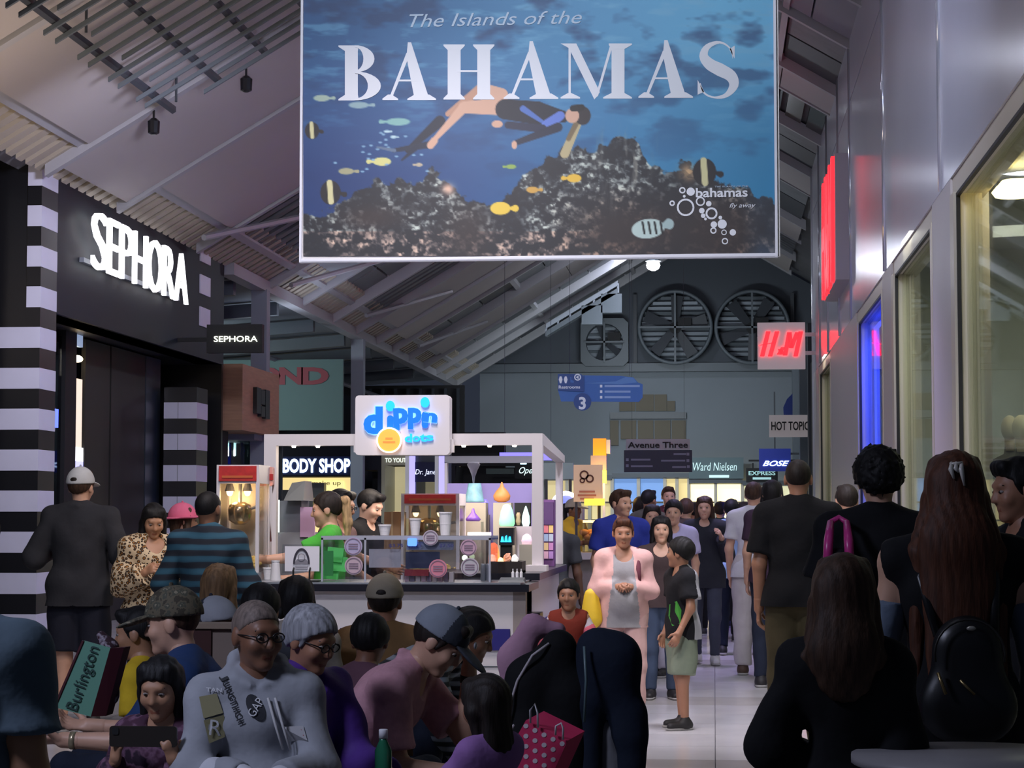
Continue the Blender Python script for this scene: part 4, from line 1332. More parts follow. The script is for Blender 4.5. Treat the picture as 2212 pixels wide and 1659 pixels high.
t = thing('stall_counter', 'pretzel stall counter with a stone front and food warmer', 'counter', (at(1270, 1250, 25.2)[0], 25.2, 0))
a, b = at(1205, 1200, 25.2), at(1345, 1200, 25.2)
part('front', MB().box((a[0], 25.2, 0), (b[0], 25.9, .98)), M('stone_front', (120, 112, 100), .6, var=.35, vscale=3), t)
part('top', MB().box((a[0] - .05, 25.1, .98), (b[0] + .05, 26.0, 1.06)), M('counter_pale', (180, 172, 160), .4), t)
part('warmer_case', MB().box((at(1258, 1180, 25.4)[0], 25.4, 1.06), (at(1295, 1180, 25.4)[0], 25.9, 1.42)), glass('case_glass', (220, 214, 196), .15), t)
for k in range(8):
    p = at(1262 + 4.5 * k, 1150 + (k % 3) * 5, 25.6)
    part('pretzel', MB().ball((p[0], 25.6 + .05 * (k % 2), max(1.1, p[2])), (.06, .07, .04), 8), M('pretzel_dough', (214, 150, 90), .6), t, True)
part('case_light', MB().box((at(1258, 1180, 25.4)[0], 25.5, 1.42), (at(1295, 1180, 25.4)[0], 25.8, 1.45)), M('case_warm_glow', (255, 220, 140), .5, emit=1.6), t)
part('yellow_sign', pbox(1262, 1306, 1077, 1092, 25.9, .05), M('yellow_sign_glow', (250, 206, 70), .5, emit=.9), t)
mp = single('menu_panel', MB().box(*prect(1174, 1238, 1000, 1035, 30, .08)), M('pale_teal_panel', (140, 158, 158), .6, emit=.08), 'pale teal blank panel right of the kiosk post', 'panel')
for x in (1180, 1232):
    p = at(x, 1030, 30.04)
    part('panel_post', MB().box((p[0] - .02, 30.02, 0), (p[0] + .02, 30.06, p[2])), DARKG, mp)
# ------------------------------------------------------------------ ice-cream and popcorn kiosk
KW = M('kiosk_white', (216, 210, 212), .45)
KTOP = M('kiosk_top', (24, 24, 34), .3)
KBL = M('kiosk_blue', (36, 32, 116), .5)
KSTEEL = M('counter_steel', (150, 156, 164), .3, .4)
kx0, kx1 = at(452, 1300, 13.0)[0], at(1108, 1300, 13.0)[0]
t = thing('kiosk_counter', 'white kiosk counter with a dark top and a blue band', 'counter', ((kx0 + kx1) / 2, 13.3, 0))
part('front_panel', MB().box((kx0, 13.0, .12), (kx1, 13.06, 1.03)), KW, t)
part('kick_board', MB().box((kx0 + .02, 13.03, 0), (kx1 - .02, 13.08, .12)), DARKG, t)
part('carcass', MB().box((kx0, 13.07, .02), (kx1, 13.62, 1.02)), KW, t)
part('counter_top', MB().box((kx0 - .05, 12.94, 1.03), (at(1143, 1255, 12.95)[0], 13.66, 1.075)), KTOP, t)
part('steel_inlay', MB().box((kx0 + .02, 12.98, 1.075), (at(1125, 1255, 13)[0], 13.6, 1.085)), KSTEEL, t)
part('blue_band', MB().box((at(735, 1380, 13)[0], 12.985, at(800, 1403, 13)[2]), (at(1102, 1380, 13)[0], 12.999, at(800, 1357, 13)[2])), KBL, t)
part('panel_groove', MB().box((kx0, 12.994, at(800, 1439, 13)[2]), (kx1, 13.0, at(800, 1437, 13)[2])), SLATE, t)
part('corner_post', MB().box((kx1, 13.0, 0), (at(1136, 1300, 13.02)[0], 13.1, 1.03)), M('corner_taupe', (150, 138, 134), .5), t)
SXR = -1.2
t = thing('side_counter', 'white side counter of the kiosk running back along the walkway', 'counter', (SXR - .3, 14.8, 0))
part('side_panel', MB().box((SXR - .06, 13.7, .05), (SXR, 16.2, 1.08)), M('kiosk_lilac_white', (196, 188, 206), .45), t)
part('blue_band', MB().box((SXR, 13.9, .56), (SXR + .012, 16.2, .78)), KBL, t)
part('counter_top', MB().box((SXR - .75, 13.68, 1.08), (SXR + .06, 16.25, 1.125)), KTOP, t)
part('end_panel', MB().box((SXR - .55, 13.7, .05), (SXR, 13.76, 1.08)), KW, t)
part('step_shelf', MB().box((SXR - .12, 13.45, .84), (SXR + .08, 13.7, .875)), KTOP, t)
part('step_leg', MB().box((SXR - .02, 13.5, 0), (SXR + .03, 13.6, .84)), KW, t)
part('step_leg', MB().box((SXR - .12, 13.5, 0), (SXR - .07, 13.6, .84)), KW, t)
# frame
FYK = 14.25
t = thing('kiosk_pergola', 'white square kiosk frame with small downlights', 'pergola', (at(870, 940, FYK)[0], FYK, 1.12))
zt_, zb_ = at(870, 937, FYK)[2], at(870, 962, FYK)[2]
xl0, xl1 = at(570, 1000, FYK)[0], at(596, 1000, FYK)[0]
xr0, xr1 = at(1149, 1000, FYK)[0], at(1172, 1000, FYK)[0]
part('top_beam', MB().box((xl0, FYK, zb_), (xr1, FYK + .09, zt_)), KW, t)
part('post', MB().box((xl0, FYK, 1.08), (xl1, FYK + .09, zb_)), KW, t)
part('post', MB().box((xr0, FYK, 1.125), (xr1, FYK + .09, zb_)), KW, t)
part('post_base', MB().box((xr0 - .04, FYK - .05, 1.125), (xr1 + .03, FYK + .13, 1.165)), KW, t)
zr_ = at(1000, 985, 16.4)[2]
part('rear_beam', MB().box((at(960, 990, 16.4)[0], 16.4, zr_ - .055), (at(1150, 990, 16.4)[0], 16.48, zr_)), M('rear_beam_grey', (150, 152, 160), .5), t)
part('side_beam', MB().hexa([(xr0, FYK + .09, zb_), (xr1, FYK + .09, zb_), (xr1, 16.4, zr_ - .055), (xr0, 16.4, zr_ - .055), (xr0, FYK + .09, zt_), (xr1, FYK + .09, zt_), (xr1, 16.4, zr_), (xr0, 16.4, zr_)]), KW, t)
part('rear_post', MB().box((xr0, 16.4, 1.125), (xr1 - .02, 16.48, zr_ - .05)), KW, t)
part('rear_post', MB().box((at(960, 990, 16.4)[0], 16.4, 1.0), (at(966, 990, 16.4)[0], 16.48, zr_ - .05)), KW, t)
for px in (632, 684, 1000, 1056, 1110):
    p = at(px, 963, FYK)
    part('downlight', MB().lathe([(.012, -.012), (.016, 0)], (p[0], FYK + .045, zb_), 10), M('downlight_glow', (255, 236, 210), .5, emit=14), t)
# glowing sign
t = thing('kiosk_sign', 'white rounded sign box with a blue glowing bubble-letter name', 'sign', (at(869, 983, 14.1)[0], 14.1, at(869, 983, 14.1)[2]))
a, b = at(767, 983, 14.1), at(971, 853, 14.1)
part('sign_box', MB().prism(rrect(a[0], b[0], a[2], b[2], .025), 1, 14.1, 14.24), M('sign_box_white', (208, 202, 206), .5, emit=.1), t)
for px in (765, 972):
    part('clamp', MB().cbox((at(px, 962, 14.1)[0], 14.2, at(px, 962, 14.1)[2]), (.03, .06, .09)), KW, t)
NB = M('neon_blue', (0, 90, 255), .5, emit=.9)
NC = M('neon_cyan', (20, 160, 255), .5, emit=.9)
NE = M('neon_edge', (120, 180, 255), .5, emit=.9)
for ch, px, py, w, h, tl in (('d', 806, 908, 42, 78, .0), ('p', 866, 905, 32, 62, .05), ('p', 896, 904, 30, 60, .0), ('n', 930, 902, 30, 38, -.1)):
    for bold, m, dy in ((.075, NE, .0), (.05, NB, -.004)):
        c = at(px, py, 14.08)
        lettering('letter', ch, (c[0], 14.085 + dy, c[2]), h / FPX * 14.1 * .72, m, t, width=w / FPX * 14.1, bold=bold, depth=.012, tilt=tl)
for px, py in ((843, 913), (918, 905)):
    c = at(px, py, 14.08)
    part('letter_stem', MB().prism(rrect(c[0] - .022, c[0] + .022, c[2] - .062, c[2] + .05, .02), 1, 14.078, 14.09), NB, t)
    part('letter_dot', MB().prism(disc((at(px, py - 36, 14.08)[0], at(px, py - 36, 14.08)[2]), .036, 0, 18, .85), 1, 14.076, 14.09), NC, t)
for ch, px in (('d', 882), ('o', 899), ('t', 914), ('s', 928)):
    c = at(px, 946 if ch != 'o' else 948, 14.08)
    lettering('letter', ch, (c[0], 14.086, c[2]), (24 if ch in 'dt' else 22) / FPX * 14.1 * .8, NC, t, width=16 / FPX * 14.1, bold=.02, depth=.01)
c = at(841, 951, 14.08)
part('orange_disc', MB().prism(disc((c[0], c[2]), .083, 0, 28), 1, 14.068, 14.08), M('disc_orange', (255, 166, 70), .5, emit=.5), t)
mb = MB()
for i in range(28):
    A, B = 2 * PI * i / 28, 2 * PI * (i + 1) / 28
    mb.prism([(c[0] + k * math.cos(x), c[2] + k * math.sin(x)) for k, x in ((.078, A), (.088, A), (.088, B), (.078, B))], 1, 14.064, 14.078)
part('disc_rim', mb, M('disc_rim_glow', (255, 240, 214), .5, emit=1.6), t)
for dz, w in ((.012, .05), (-.012, .085)):
    part('disc_print', MB().box((c[0] - w / 2, 14.064, c[2] + dz - .006), (c[0] + w / 2, 14.067, c[2] + dz + .006)), M('disc_print_orange', (226, 130, 60), .5, emit=.5), t)

# acrylic case on the counter
AC = glass('acrylic', (248, 249, 252), .22)
cz0, cz1 = 1.087, at(880, 1162, 13.05)[2]
ax0, ax1 = at(694, 1200, 13.05)[0], at(1060, 1200, 13.05)[0]
t = thing('acrylic_case', 'long clear acrylic case with round stickers on the kiosk counter', 'display case', ((ax0 + ax1) / 2, 13.2, cz0))
part('front_pane', MB().box((ax0, 13.05, cz0), (ax1, 13.056, cz1)), AC, t)
part('back_pane', MB().box((ax0, 13.5, cz0), (ax1, 13.506, cz1)), AC, t)
for x in (ax0, at(755, 1200, 13.05)[0], at(870, 1200, 13.05)[0], ax1 - .006):
    part('divider', MB().box((x, 13.05, cz0), (x + .006, 13.5, cz1)), AC, t)
RAIL = M('case_rail', (168, 172, 186), .3)
for y in (13.045, 13.5):
    part('rail', MB().box((ax0, y, cz1 - .012), (ax1, y + .012, cz1 + .012)), RAIL, t)
for x in (ax0, at(770, 1200, 13.05)[0] + .05, ax1 - .012):
    part('edge_post', MB().box((x, 13.045, cz0), (x + .012, 13.057, cz1)), RAIL, t)
for px, py, r, c in ((763, 1180, 20, (176, 168, 200)), (764, 1222, 20, (190, 168, 180)), (946, 1228, 20, (206, 128, 148)), (1015, 1225, 20, (186, 182, 190)), (1012, 1183, 18, (196, 160, 180)), (930, 1162, 17, (186, 178, 190))):
    p = at(px, py, 13.04)
    part('sticker', MB().prism(disc((p[0], p[2]), r / FPX * 13.04, 0, 22), 1, 13.04, 13.044), M('sticker_%d' % px, c, .5), t)
    mb = MB()
    for A, B in [(2 * PI * i / 22, 2 * PI * (i + 1) / 22) for i in range(22)]:
        mb.prism([(p[0] + k * .0029 * math.cos(x), p[2] + k * .0029 * math.sin(x)) for k, x in ((r * .8, A), (r * .88, A), (r * .88, B), (r * .8, B))], 1, 13.037, 13.04)
    part('sticker_ring', mb, M('sticker_ink', (140, 120, 140), .6), t)
    for k in (-1, 0, 1):
        part('sticker_print', MB().box((p[0] - r * .0015, 13.037, p[2] + k * .014 - .003), (p[0] + r * .0015, 13.04, p[2] + k * .014 + .003)), MATS['sticker_ink'], t)
for s, px in (('$3.75', 855), ('$5.75', 895), ('$7.50', 964)):
    p = at(px, 1179, 13.03)
    lettering('price', s, (p[0], 13.035, p[2]), .022, M('price_blue', (54, 56, 110), .6), t, width=.09, bold=.02, depth=.002)
for x0, x1, y0, y1, m, c in ((797, 866, 1186, 1226, 'card_white', (186, 184, 192)), (876, 950, 1192, 1228, 'card_navy', (60, 66, 96)), (878, 980, 1170, 1188, 'card_pale', (150, 156, 176)), (874, 926, 1230, 1244, 'card_red', (150, 50, 60)), (700, 720, 1190, 1244, 'card_green', (70, 170, 84))):
    part('price_card', pbox(x0, x1, y0, y1, 13.07, .006), M(m, c, .6), t)
for k in range(9):
    p = at(880 + 12 * k, 1242 + (k % 2) * 3, 13.12)
    part('wrapped_pop', MB().cbox((p[0], 13.12, cz0 + .03), (.028, .05, .06)), M('pop_wrap_%d' % (k % 3), ((190, 160, 170), (120, 110, 130), (200, 190, 190))[k % 3], .5), t)
for px, py in ((712, 1232), (730, 1215), (722, 1195)):
    p = at(px, py, 13.2)
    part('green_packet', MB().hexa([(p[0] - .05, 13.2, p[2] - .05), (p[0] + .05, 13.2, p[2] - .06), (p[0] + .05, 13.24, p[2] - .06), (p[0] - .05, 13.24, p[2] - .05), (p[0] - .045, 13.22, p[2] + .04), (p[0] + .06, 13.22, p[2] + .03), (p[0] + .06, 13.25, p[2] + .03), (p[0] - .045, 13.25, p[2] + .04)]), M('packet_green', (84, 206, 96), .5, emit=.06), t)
p = at(1004, 1205, 13.3)
single('glowing_egg', MB().ball((p[0], 13.3, p[2]), .018, 10), M('egg_glow', (220, 255, 200), .5, emit=2), 'tiny green-white glowing egg inside the acrylic case', 'lamp', smooth=True)

# framed notice on an easel
t = thing('counter_notice', 'white notice with a dark arch emblem in an acrylic easel on the counter', 'notice', (at(651, 1250, 13.05)[0], 13.08, cz0))
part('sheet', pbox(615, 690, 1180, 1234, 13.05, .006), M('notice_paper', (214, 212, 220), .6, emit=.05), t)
part('holder', pbox(610, 694, 1176, 1238, 13.06, .006), AC, t)
mb = MB()
c = at(651, 1208, 13.04)
for i in range(16):
    A, B = PI * i / 16, PI * (i + 1) / 16
    mb.prism([(c[0] + rx * math.cos(x), c[2] - .03 + rz_ * math.sin(x)) for rx, rz_, x in ((.042, .085, A), (.054, .1, A), (.054, .1, B), (.042, .085, B))], 1, 13.042, 13.046)
part('arch_emblem', mb, M('emblem_ink', (48, 44, 58), .6), t)
part('arch_fill', MB().prism([(c[0] - .048, c[2] - .03), (c[0] + .048, c[2] - .03), (c[0] + .03, c[2] + .0), (c[0] - .03, c[2] + .0)], 1, 13.043, 13.047), M('emblem_grey', (130, 128, 138), .6), t)
mb = MB()
for i in range(16):
    A, B = 2 * PI * i / 16, 2 * PI * (i + 1) / 16
    mb.prism([(c[0] + k * math.cos(x), c[2] + .012 + k * math.sin(x)) for k, x in ((.02, A), (.024, A), (.024, B), (.02, B))], 1, 13.04, 13.044)
part('ring_emblem', mb, MATS['emblem_grey'], t)
for dz in (-.045, -.058):
    part('small_print', MB().box((c[0] - .04, 13.043, c[2] + dz - .004), (c[0] + .04, 13.047, c[2] + dz + .004)), M('notice_print', (166, 164, 174), .6), t)
for dx in (-.05, .055):
    part('easel_leg', MB().tube([(c[0] + dx, 13.03, cz0), (c[0] + dx, 13.03, cz0 + .07), (c[0] + dx, 13.1, cz0 + .12)], .006, 6), SOOT, t)
part('easel_foot', MB().box((c[0] - .1, 13.02, cz0), (c[0] + .11, 13.14, cz0 + .006)), SOOT, t)

CUP = M('foam_cup', (222, 220, 224), .6)


def cup(px, py, Y, r, h, label, flip=False, rim=True, zbase=None):
    p = at(px, py, Y)
    z = zbase if zbase is not None else p[2]
    r0, r1 = (r, r * .72) if flip else (r * .72, r)
    return single('foam_cup', MB().lathe([(r0, 0), (r1, h), (r1 * 1.08, h), (r1 * 1.08, h + .01), (r1 * .9, h + .01), (r1 * .88, h * .5)], (p[0], Y, z), 18), CUP, label, 'cup', 'foam cups at the kiosk', smooth=False)


cup(595, 1250, 13.2, .035, .12, 'white foam cup standing upside down left of the notice', True, zbase=cz0)
cup(578, 1250, 13.42, .03, .07, 'short white foam cup farthest left behind the notice', False, zbase=cz0)
cup(831, 1164, 13.28, .04, .06, 'wide low white cup on the acrylic case beside the reaching hand', zbase=cz1 + .014)
cup(897, 1164, 13.3, .036, .1, 'white foam cup on the acrylic case in front of the small popcorn machine', zbase=cz1 + .014)
cup(962, 1164, 13.3, .042, .14, 'tallest white foam cup near the end of the acrylic case', zbase=cz1 + .014)
part('case_lid', MB().box((ax0, 13.05, cz1 + .006), (ax1, 13.5, cz1 + .012)), AC, bpy.data.objects['acrylic_case'])
p = at(899, 1172, 13.2)
single('blue_tag', MB().prism(rrect(p[0] - .03, p[0] + .03, p[2] - .02, p[2] + .03, .01), 1, 13.02, 13.03), M('tag_blue_glow', (90, 140, 255), .5, emit=.9), 'small glowing blue tag clipped to the acrylic case rail', 'tag')


def popcorn_machine(label, px0, px1, py0, py1, Y, dep, hdr, lampg, zbase):
    a, b = at(px0, py1, Y), at(px1, py0, Y)
    x0, x1, z1 = a[0], b[0], b[2]
    z0 = zbase
    h = z1 - z0
    t = thing('popcorn_machine', label, 'popcorn machine', ((x0 + x1) / 2, Y + dep / 2, z0), 'popcorn machines at the kiosk')
    w = x1 - x0
    part('base', MB().box((x0, Y, z0), (x1, Y + dep, z0 + .05)), KSTEEL, t)
    hz = z1 - hdr
    part('canopy', MB().box((x0, Y, hz), (x1, Y + dep, z1)), KW, t)
    part('red_header', MB().box((x0 + w * .06, Y - .012, hz + .015), (x1 - w * .06, Y, z1 - .008)), M('header_red', (176, 40, 36), .5, var=.2, vscale=25, emit=.06), t)
    part('header_print', MB().box((x0 + w * .14, Y - .016, hz + .035), (x1 - w * .14, Y - .013, hz + .05)), M('header_print_gold', (196, 96, 50), .6), t)
    for x, y in ((x0, Y), (x1 - .022, Y), (x0, Y + dep - .022), (x1 - .022, Y + dep - .022)):
        part('corner_post', MB().box((x, y, z0 + .05), (x + .022, y + .022, hz)), KW, t)
    for lo, hi in (((x0 + .022, Y + .006, z0 + .05), (x1 - .022, Y + .01, hz)), ((x0 + .006, Y + .022, z0 + .05), (x0 + .01, Y + dep - .022, hz)), ((x1 - .01, Y + .022, z0 + .05), (x1 - .006, Y + dep - .022, hz))):
        part('pane', MB().box(lo, hi), glass('machine_glass', (250, 250, 250), .12), t)
    part('back_panel', MB().box((x0 + .022, Y + dep - .012, z0 + .05), (x1 - .022, Y + dep - .006, hz)), M('machine_back_reflector', (200, 196, 188), .4), t)  # white panel added to make the inside of the case brighter
    kz = hz - h * .36
    kc = (x0 + w * .42, Y + dep * .5)
    part('kettle', MB().lathe([(.03, 0), (.075, .03), (.08, .1), (.07, .13), (.03, .15)], (kc[0], kc[1], kz), 18), M('kettle_steel', (196, 176, 140), .25, .9), t, True)
    part('kettle_rod', MB().tube([(kc[0], kc[1], kz + .14), (kc[0], kc[1], hz)], .012, 8), KSTEEL, t)
    part('kettle_arm', MB().tube([(kc[0], kc[1], kz + .08), (x1 - .05, kc[1], kz + .12)], .01, 8), KSTEEL, t)
    for k, fx in enumerate((.2, .62)):
        part('bulb', MB().ball((x0 + w * fx, Y + dep * .4, hz - .05), (.022, .022, .032), 10), M('bulb_' + ('warm' if lampg > 4 else 'dim'), (255, 214, 150), .5, emit=lampg), t, True)
        part('bulb_shade', MB().lathe([(.034, -.05), (.02, 0)], (x0 + w * fx, Y + dep * .4, hz), 12), KSTEEL, t)
    part('serving_tray', MB().box((x0 + .03, Y + .03, z0 + .05), (x1 - .03, Y + dep - .03, z0 + .075)), KSTEEL, t)
    r = np.random.RandomState(3)
    pc = MB()
    for k in range(150):
        fx, fy, fz = r.rand(3)
        pc.ball((x0 + .05 + (w - .1) * fx, Y + .05 + (dep - .1) * fy, z0 + .08 + .09 * fz * (1 - abs(fx - .5))), (.014, .014, .012), 4)
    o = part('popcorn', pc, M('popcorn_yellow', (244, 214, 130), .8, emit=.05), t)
    o['kind'] = 'stuff'
    l = bpy.data.lights.new('machine_lamp', 'POINT')
    l.energy = lampg * .6
    l.color = lin((255, 206, 140))
    l.shadow_soft_size = .04
    lo = link(bpy.data.objects.new('machine_lamp', l))
    lo.location = (x0 + w * .3, Y + dep * .45, hz - .13)
    return t


popcorn_machine('tall popcorn machine with a red header and glowing lamp at the kiosk end', 466, 560, 1004, 1240, 13.3, .34, .12, 9.0, 1.086)
t = thing('machine_tower', 'white steel column with a pale red switch box beside the tall popcorn machine', 'tower', (at(582, 1240, 13.7)[0], 13.7, 1.086))
part('column', MB().box((at(566, 1200, 13.7)[0], 13.68, 1.086), (at(576, 1200, 13.7)[0], 13.72, at(580, 1010, 13.7)[2])), KW, t)
part('column', MB().box((at(588, 1200, 13.7)[0], 13.68, 1.086), (at(597, 1200, 13.7)[0], 13.72, at(580, 1010, 13.7)[2])), KW, t)
part('switch_box', MB().prism(rrect(at(571, 1, 13.66)[0], at(599, 1, 13.66)[0], at(580, 1050, 13.66)[2], at(580, 1009, 13.66)[2], .012), 1, 13.62, 13.7), M('switch_pink', (214, 150, 138), .5), t)
part('switch', pbox(579, 590, 1024, 1037, 13.615, .01), M('switch_red', (170, 40, 40), .5), t)
part('cable', MB().tube([(at(582, 1052, 13.68)[0], 13.68, at(582, 1052, 13.68)[2]), (at(580, 1110, 13.68)[0], 13.68, at(580, 1110, 13.68)[2]), (at(585, 1170, 13.68)[0], 13.68, at(585, 1170, 13.68)[2])], .006, 6), M('cable_brown', (90, 50, 50), .5), t)
t = thing('back_table', 'low inner table of the kiosk carrying machines and diffusers', 'table', (-2.0, 15.2, 0))
tx0, tx1 = at(700, 1100, 15)[0], -1.98
part('table_top', MB().box((at(830, 1100, 15)[0], 14.7, .96), (-1.25 - .75, 15.9, 1.0)), KW, t)
for x in (at(832, 1, 15)[0], -2.06):
    for y in (14.74, 15.8):
        part('leg', MB().box((x, y, 0), (x + .05, y + .05, .96)), KSTEEL, t)
popcorn_machine('smaller popcorn machine with a red canopy behind the acrylic case', 866, 992, 1066, 1200, 14.75, .4, .085, 2.2, 1.0)

# scent diffusers on their stand
t = thing('diffuser_stand', 'pale display stand with lavender back board for scent diffusers', 'display stand', (at(1080, 1200, 15.4)[0], 15.4, 1.0))
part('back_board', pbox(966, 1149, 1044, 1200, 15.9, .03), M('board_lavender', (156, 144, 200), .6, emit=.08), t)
bx = lambda x0, x1, y0, Y, d, m, n: part(n, MB().box((at(x0, 1, Y)[0], Y, 1.0), (at(x1, 1, Y)[0], Y + d, at(x0, y0, Y)[2])), m, t)
SHB = M('stand_beige', (176, 168, 150), .6)
bx(1000, 1050, 1086, 15.5, .2, SHB, 'riser')
bx(1066, 1104, 1086, 15.5, .2, SHB, 'riser')
bx(1006, 1040, 1127, 15.25, .18, SHB, 'riser')
bx(1076, 1112, 1138, 15.2, .2, SHB, 'riser')
bx(1112, 1148, 1137, 15.3, .2, M('stand_white', (206, 200, 206), .5), 'riser')
part('light_strip', pbox(1010, 1060, 1150, 1162, 15.0, .03), M('strip_glow', (255, 236, 244), .5, emit=2.2), t)
part('strip_shelf', MB().box((at(1002, 1, 15.0)[0], 14.95, at(1, 1166, 15)[2]), (at(1064, 1, 15)[0], 15.15, at(1, 1162, 15)[2])), SHB, t)
part('strip_leg', MB().box((at(1006, 1, 15.05)[0], 15.02, 1.0), (at(1012, 1, 15)[0], 15.06, at(1, 1166, 15)[2])), SHB, t)


def diffuser(px, ybot, Y, prof, mat, label, cat='diffuser', sc=1.0, n=20, extra=None):
    p = at(px, ybot, Y)
    o = single('scent_diffuser', MB().lathe([(r / FPX * Y, z / FPX * Y) for r, z in prof], (p[0], Y, p[2]), n), mat, label, cat, 'scent diffusers on the kiosk stand', smooth=True)
    return o


TEA = M('shade_teal', (120, 164, 176), .5, var=.3, vscale=18, emit=.18)
diffuser(1025, 1085, 15.6, [(21, 0), (21, 4), (14, 40), (13, 41)], TEA, 'teal lampshade diffuser puffing mist on the tall riser')
diffuser(1084, 1085, 15.6, [(8, 0), (17, 5), (19, 14), (13, 24), (5, 33), (2, 42), (1, 44)], M('orange_wood', (214, 140, 76), .5, emit=.12), 'orange teardrop wooden diffuser')
diffuser(1095, 1137, 15.3, [(14, 0), (17, 5), (17, 14), (13, 34), (8, 46), (2, 48)], M('mint_glow', (150, 236, 186), .4, emit=.5), 'glowing mint green egg diffuser')
diffuser(1022, 1126, 15.3, [(14, 0), (17, 4), (12, 10), (5, 18), (2, 28)], M('violet_plastic', (110, 70, 160), .4, emit=.12), 'violet bell diffuser on the low riser')
diffuser(1136, 1137, 15.36, [(6, 0), (9, 8), (8, 22), (4, 36), (1, 44)], M('pale_mint', (206, 244, 238), .4, emit=.5), 'slim pale mint flame diffuser beside the dark frame')
diffuser(1138, 1176, 15.05, [(10, 0), (12, 8), (9, 18), (2, 23)], M('pink_dome', (240, 206, 224), .5, emit=.3), 'small pale pink dome diffuser right of the black cube')
diffuser(1047, 1112, 15.7, [(6, 0), (9, 4), (9, 26), (4, 34)], M('violet_glass', (120, 110, 220), .3, emit=.4), 'small violet glass diffuser between the tall risers')
for px, z in ((1138, 1176),):
    bxp = at(px, z, 15.05)
    part('riser', MB().box((bxp[0] - .05, 15.0, 1.0), (bxp[0] + .05, 15.1, bxp[2])), SHB, t)
p = at(1047, 1112, 15.7)
part('riser', MB().box((p[0] - .035, 15.66, 1.0), (p[0] + .035, 15.76, p[2])), SHB, t)
t2 = thing('photo_frame', 'black box frame with a pale figure beside the diffusers', 'frame', (at(1127, 1137, 15.42)[0], 15.44, at(1127, 1137, 15.42)[2]))
part('box', pbox(1111, 1146, 1086, 1137, 15.42, .06), SOOT, t2)
p = at(1120, 1120, 15.41)
part('figure', MB().lathe([(.012, 0), (.02, .03), (.014, .06), (.018, .075), (.01, .095)], (p[0], 15.405, p[2] - .05), 10), M('figure_tan', (176, 150, 120), .6), t2, True)
t2 = thing('speaker_cube', 'small black cube with a cyan glowing face below the mint diffuser', 'speaker', (at(1093, 1180, 14.9)[0], 14.92, 1.0))
part('stem', MB().box((at(1093, 1, 14.9)[0] - .04, 14.9, 1.0), (at(1093, 1, 14.9)[0] + .04, 14.98, at(1, 1176, 14.9)[2])), SOOT, t2)
part('body', pbox(1078, 1109, 1140, 1178, 14.88, .1), SOOT, t2)
for k in range(3):
    p = at(1085 + 8 * k, 1165, 14.87)
    part('glow_bar', MB().prism([(p[0] - .012, p[2] - .02), (p[0] + .012, p[2] - .02), (p[0] + .006, p[2] + .02 + .01 * (k == 1)), (p[0] - .006, p[2] + .02)], 1, 14.868, 14.878), M('cyan_bar', (40, 190, 240), .5, emit=1.6), t2)
# mist from the teal diffuser
mm, nt, b, tc = node_mat('mist', 1.0)
nt.nodes.remove(b)
tr = nt.nodes.new('ShaderNodeBsdfTransparent')
df = nt.nodes.new('ShaderNodeBsdfTranslucent')
df.inputs[0].default_value = (.9, .9, .95, 1)
mx = nt.nodes.new('ShaderNodeMixShader')
mx.inputs[0].default_value = .28
nt.links.new(tr.outputs[0], mx.inputs[1])
nt.links.new(df.outputs[0], mx.inputs[2])
nt.links.new(mx.outputs[0], nt.nodes['Material Output'].inputs[0])
p = at(1023, 1044, 15.6)
single('mist_plume', MB().lathe([(.006, 0), (.012, .05), (.03, .1), (.05, .14), (.04, .16)], (p[0], 15.6, p[2]), 12), mm, 'thin white mist rising from the teal lampshade diffuser', 'mist', smooth=True)
# crate of salt lamps and steel cylinders
t2 = thing('lamp_crate', 'dark crate of small salt lamps at the kiosk corner', 'crate', (at(1094, 1245, 13.75)[0], 13.8, 1.125))
a, b = at(1060, 1245, 13.74), at(1128, 1213, 13.74)
for lo, hi in (((a[0], 13.72, 1.125), (b[0], 13.74, b[2])), ((a[0], 13.98, 1.125), (b[0], 14.0, b[2])), ((a[0], 13.74, 1.125), (a[0] + .02, 13.98, b[2])), ((b[0] - .02, 13.74, 1.125), (b[0], 13.98, b[2])), ((a[0], 13.74, 1.125), (b[0], 13.98, 1.14))):
    part('crate_board', MB().box(lo, hi), M('crate_dark', (34, 26, 24), .6), t2)
SALT = M('salt_glow', (255, 120, 60), .5, emit=1.5)
for k, (px, py, r, m, lab) in enumerate(((1066, 1200, 14, SALT, 'tall glowing orange salt lamp'), (1080, 1215, 10, M('salt_glow_pale', (255, 190, 130), .5, emit=1.8), 'small pale orange salt lamp in the crate front'), (1096, 1206, 9, M('salt_pink', (214, 150, 120), .5, emit=.2), 'unlit pink salt rock in the crate'), (1112, 1208, 9, M('salt_white', (230, 226, 220), .5, emit=.5), 'white glowing salt rock at the crate end'))):
    p = at(px, py, 13.86)
    rr = r / FPX * 13.86
    mb = MB().ball((p[0], 13.86, p[2]), (rr * .9, rr * .8, rr * (2.0 if k == 0 else 1.1)), 7)
    rs = np.random.RandomState(k)
    mb.v = [(x + rs.randn() * .003, y + rs.randn() * .003, z + rs.randn() * .003) for x, y, z in mb.v]
    single('salt_lamp', mb, m, lab, 'lamp', 'salt lamps in the crate')
for k, px in enumerate((1044, 1056)):
    p = at(px, 1248, 13.3)
    single('steel_canister', MB().lathe([(.016, 0), (.018, .005), (.018, .1), (.014, .11)], (p[0], 13.3, cz0), 14), KSTEEL, ('left' if k == 0 else 'right') + ' slim steel canister at the end of the acrylic case', 'canister', 'steel canisters on the counter', smooth=True)
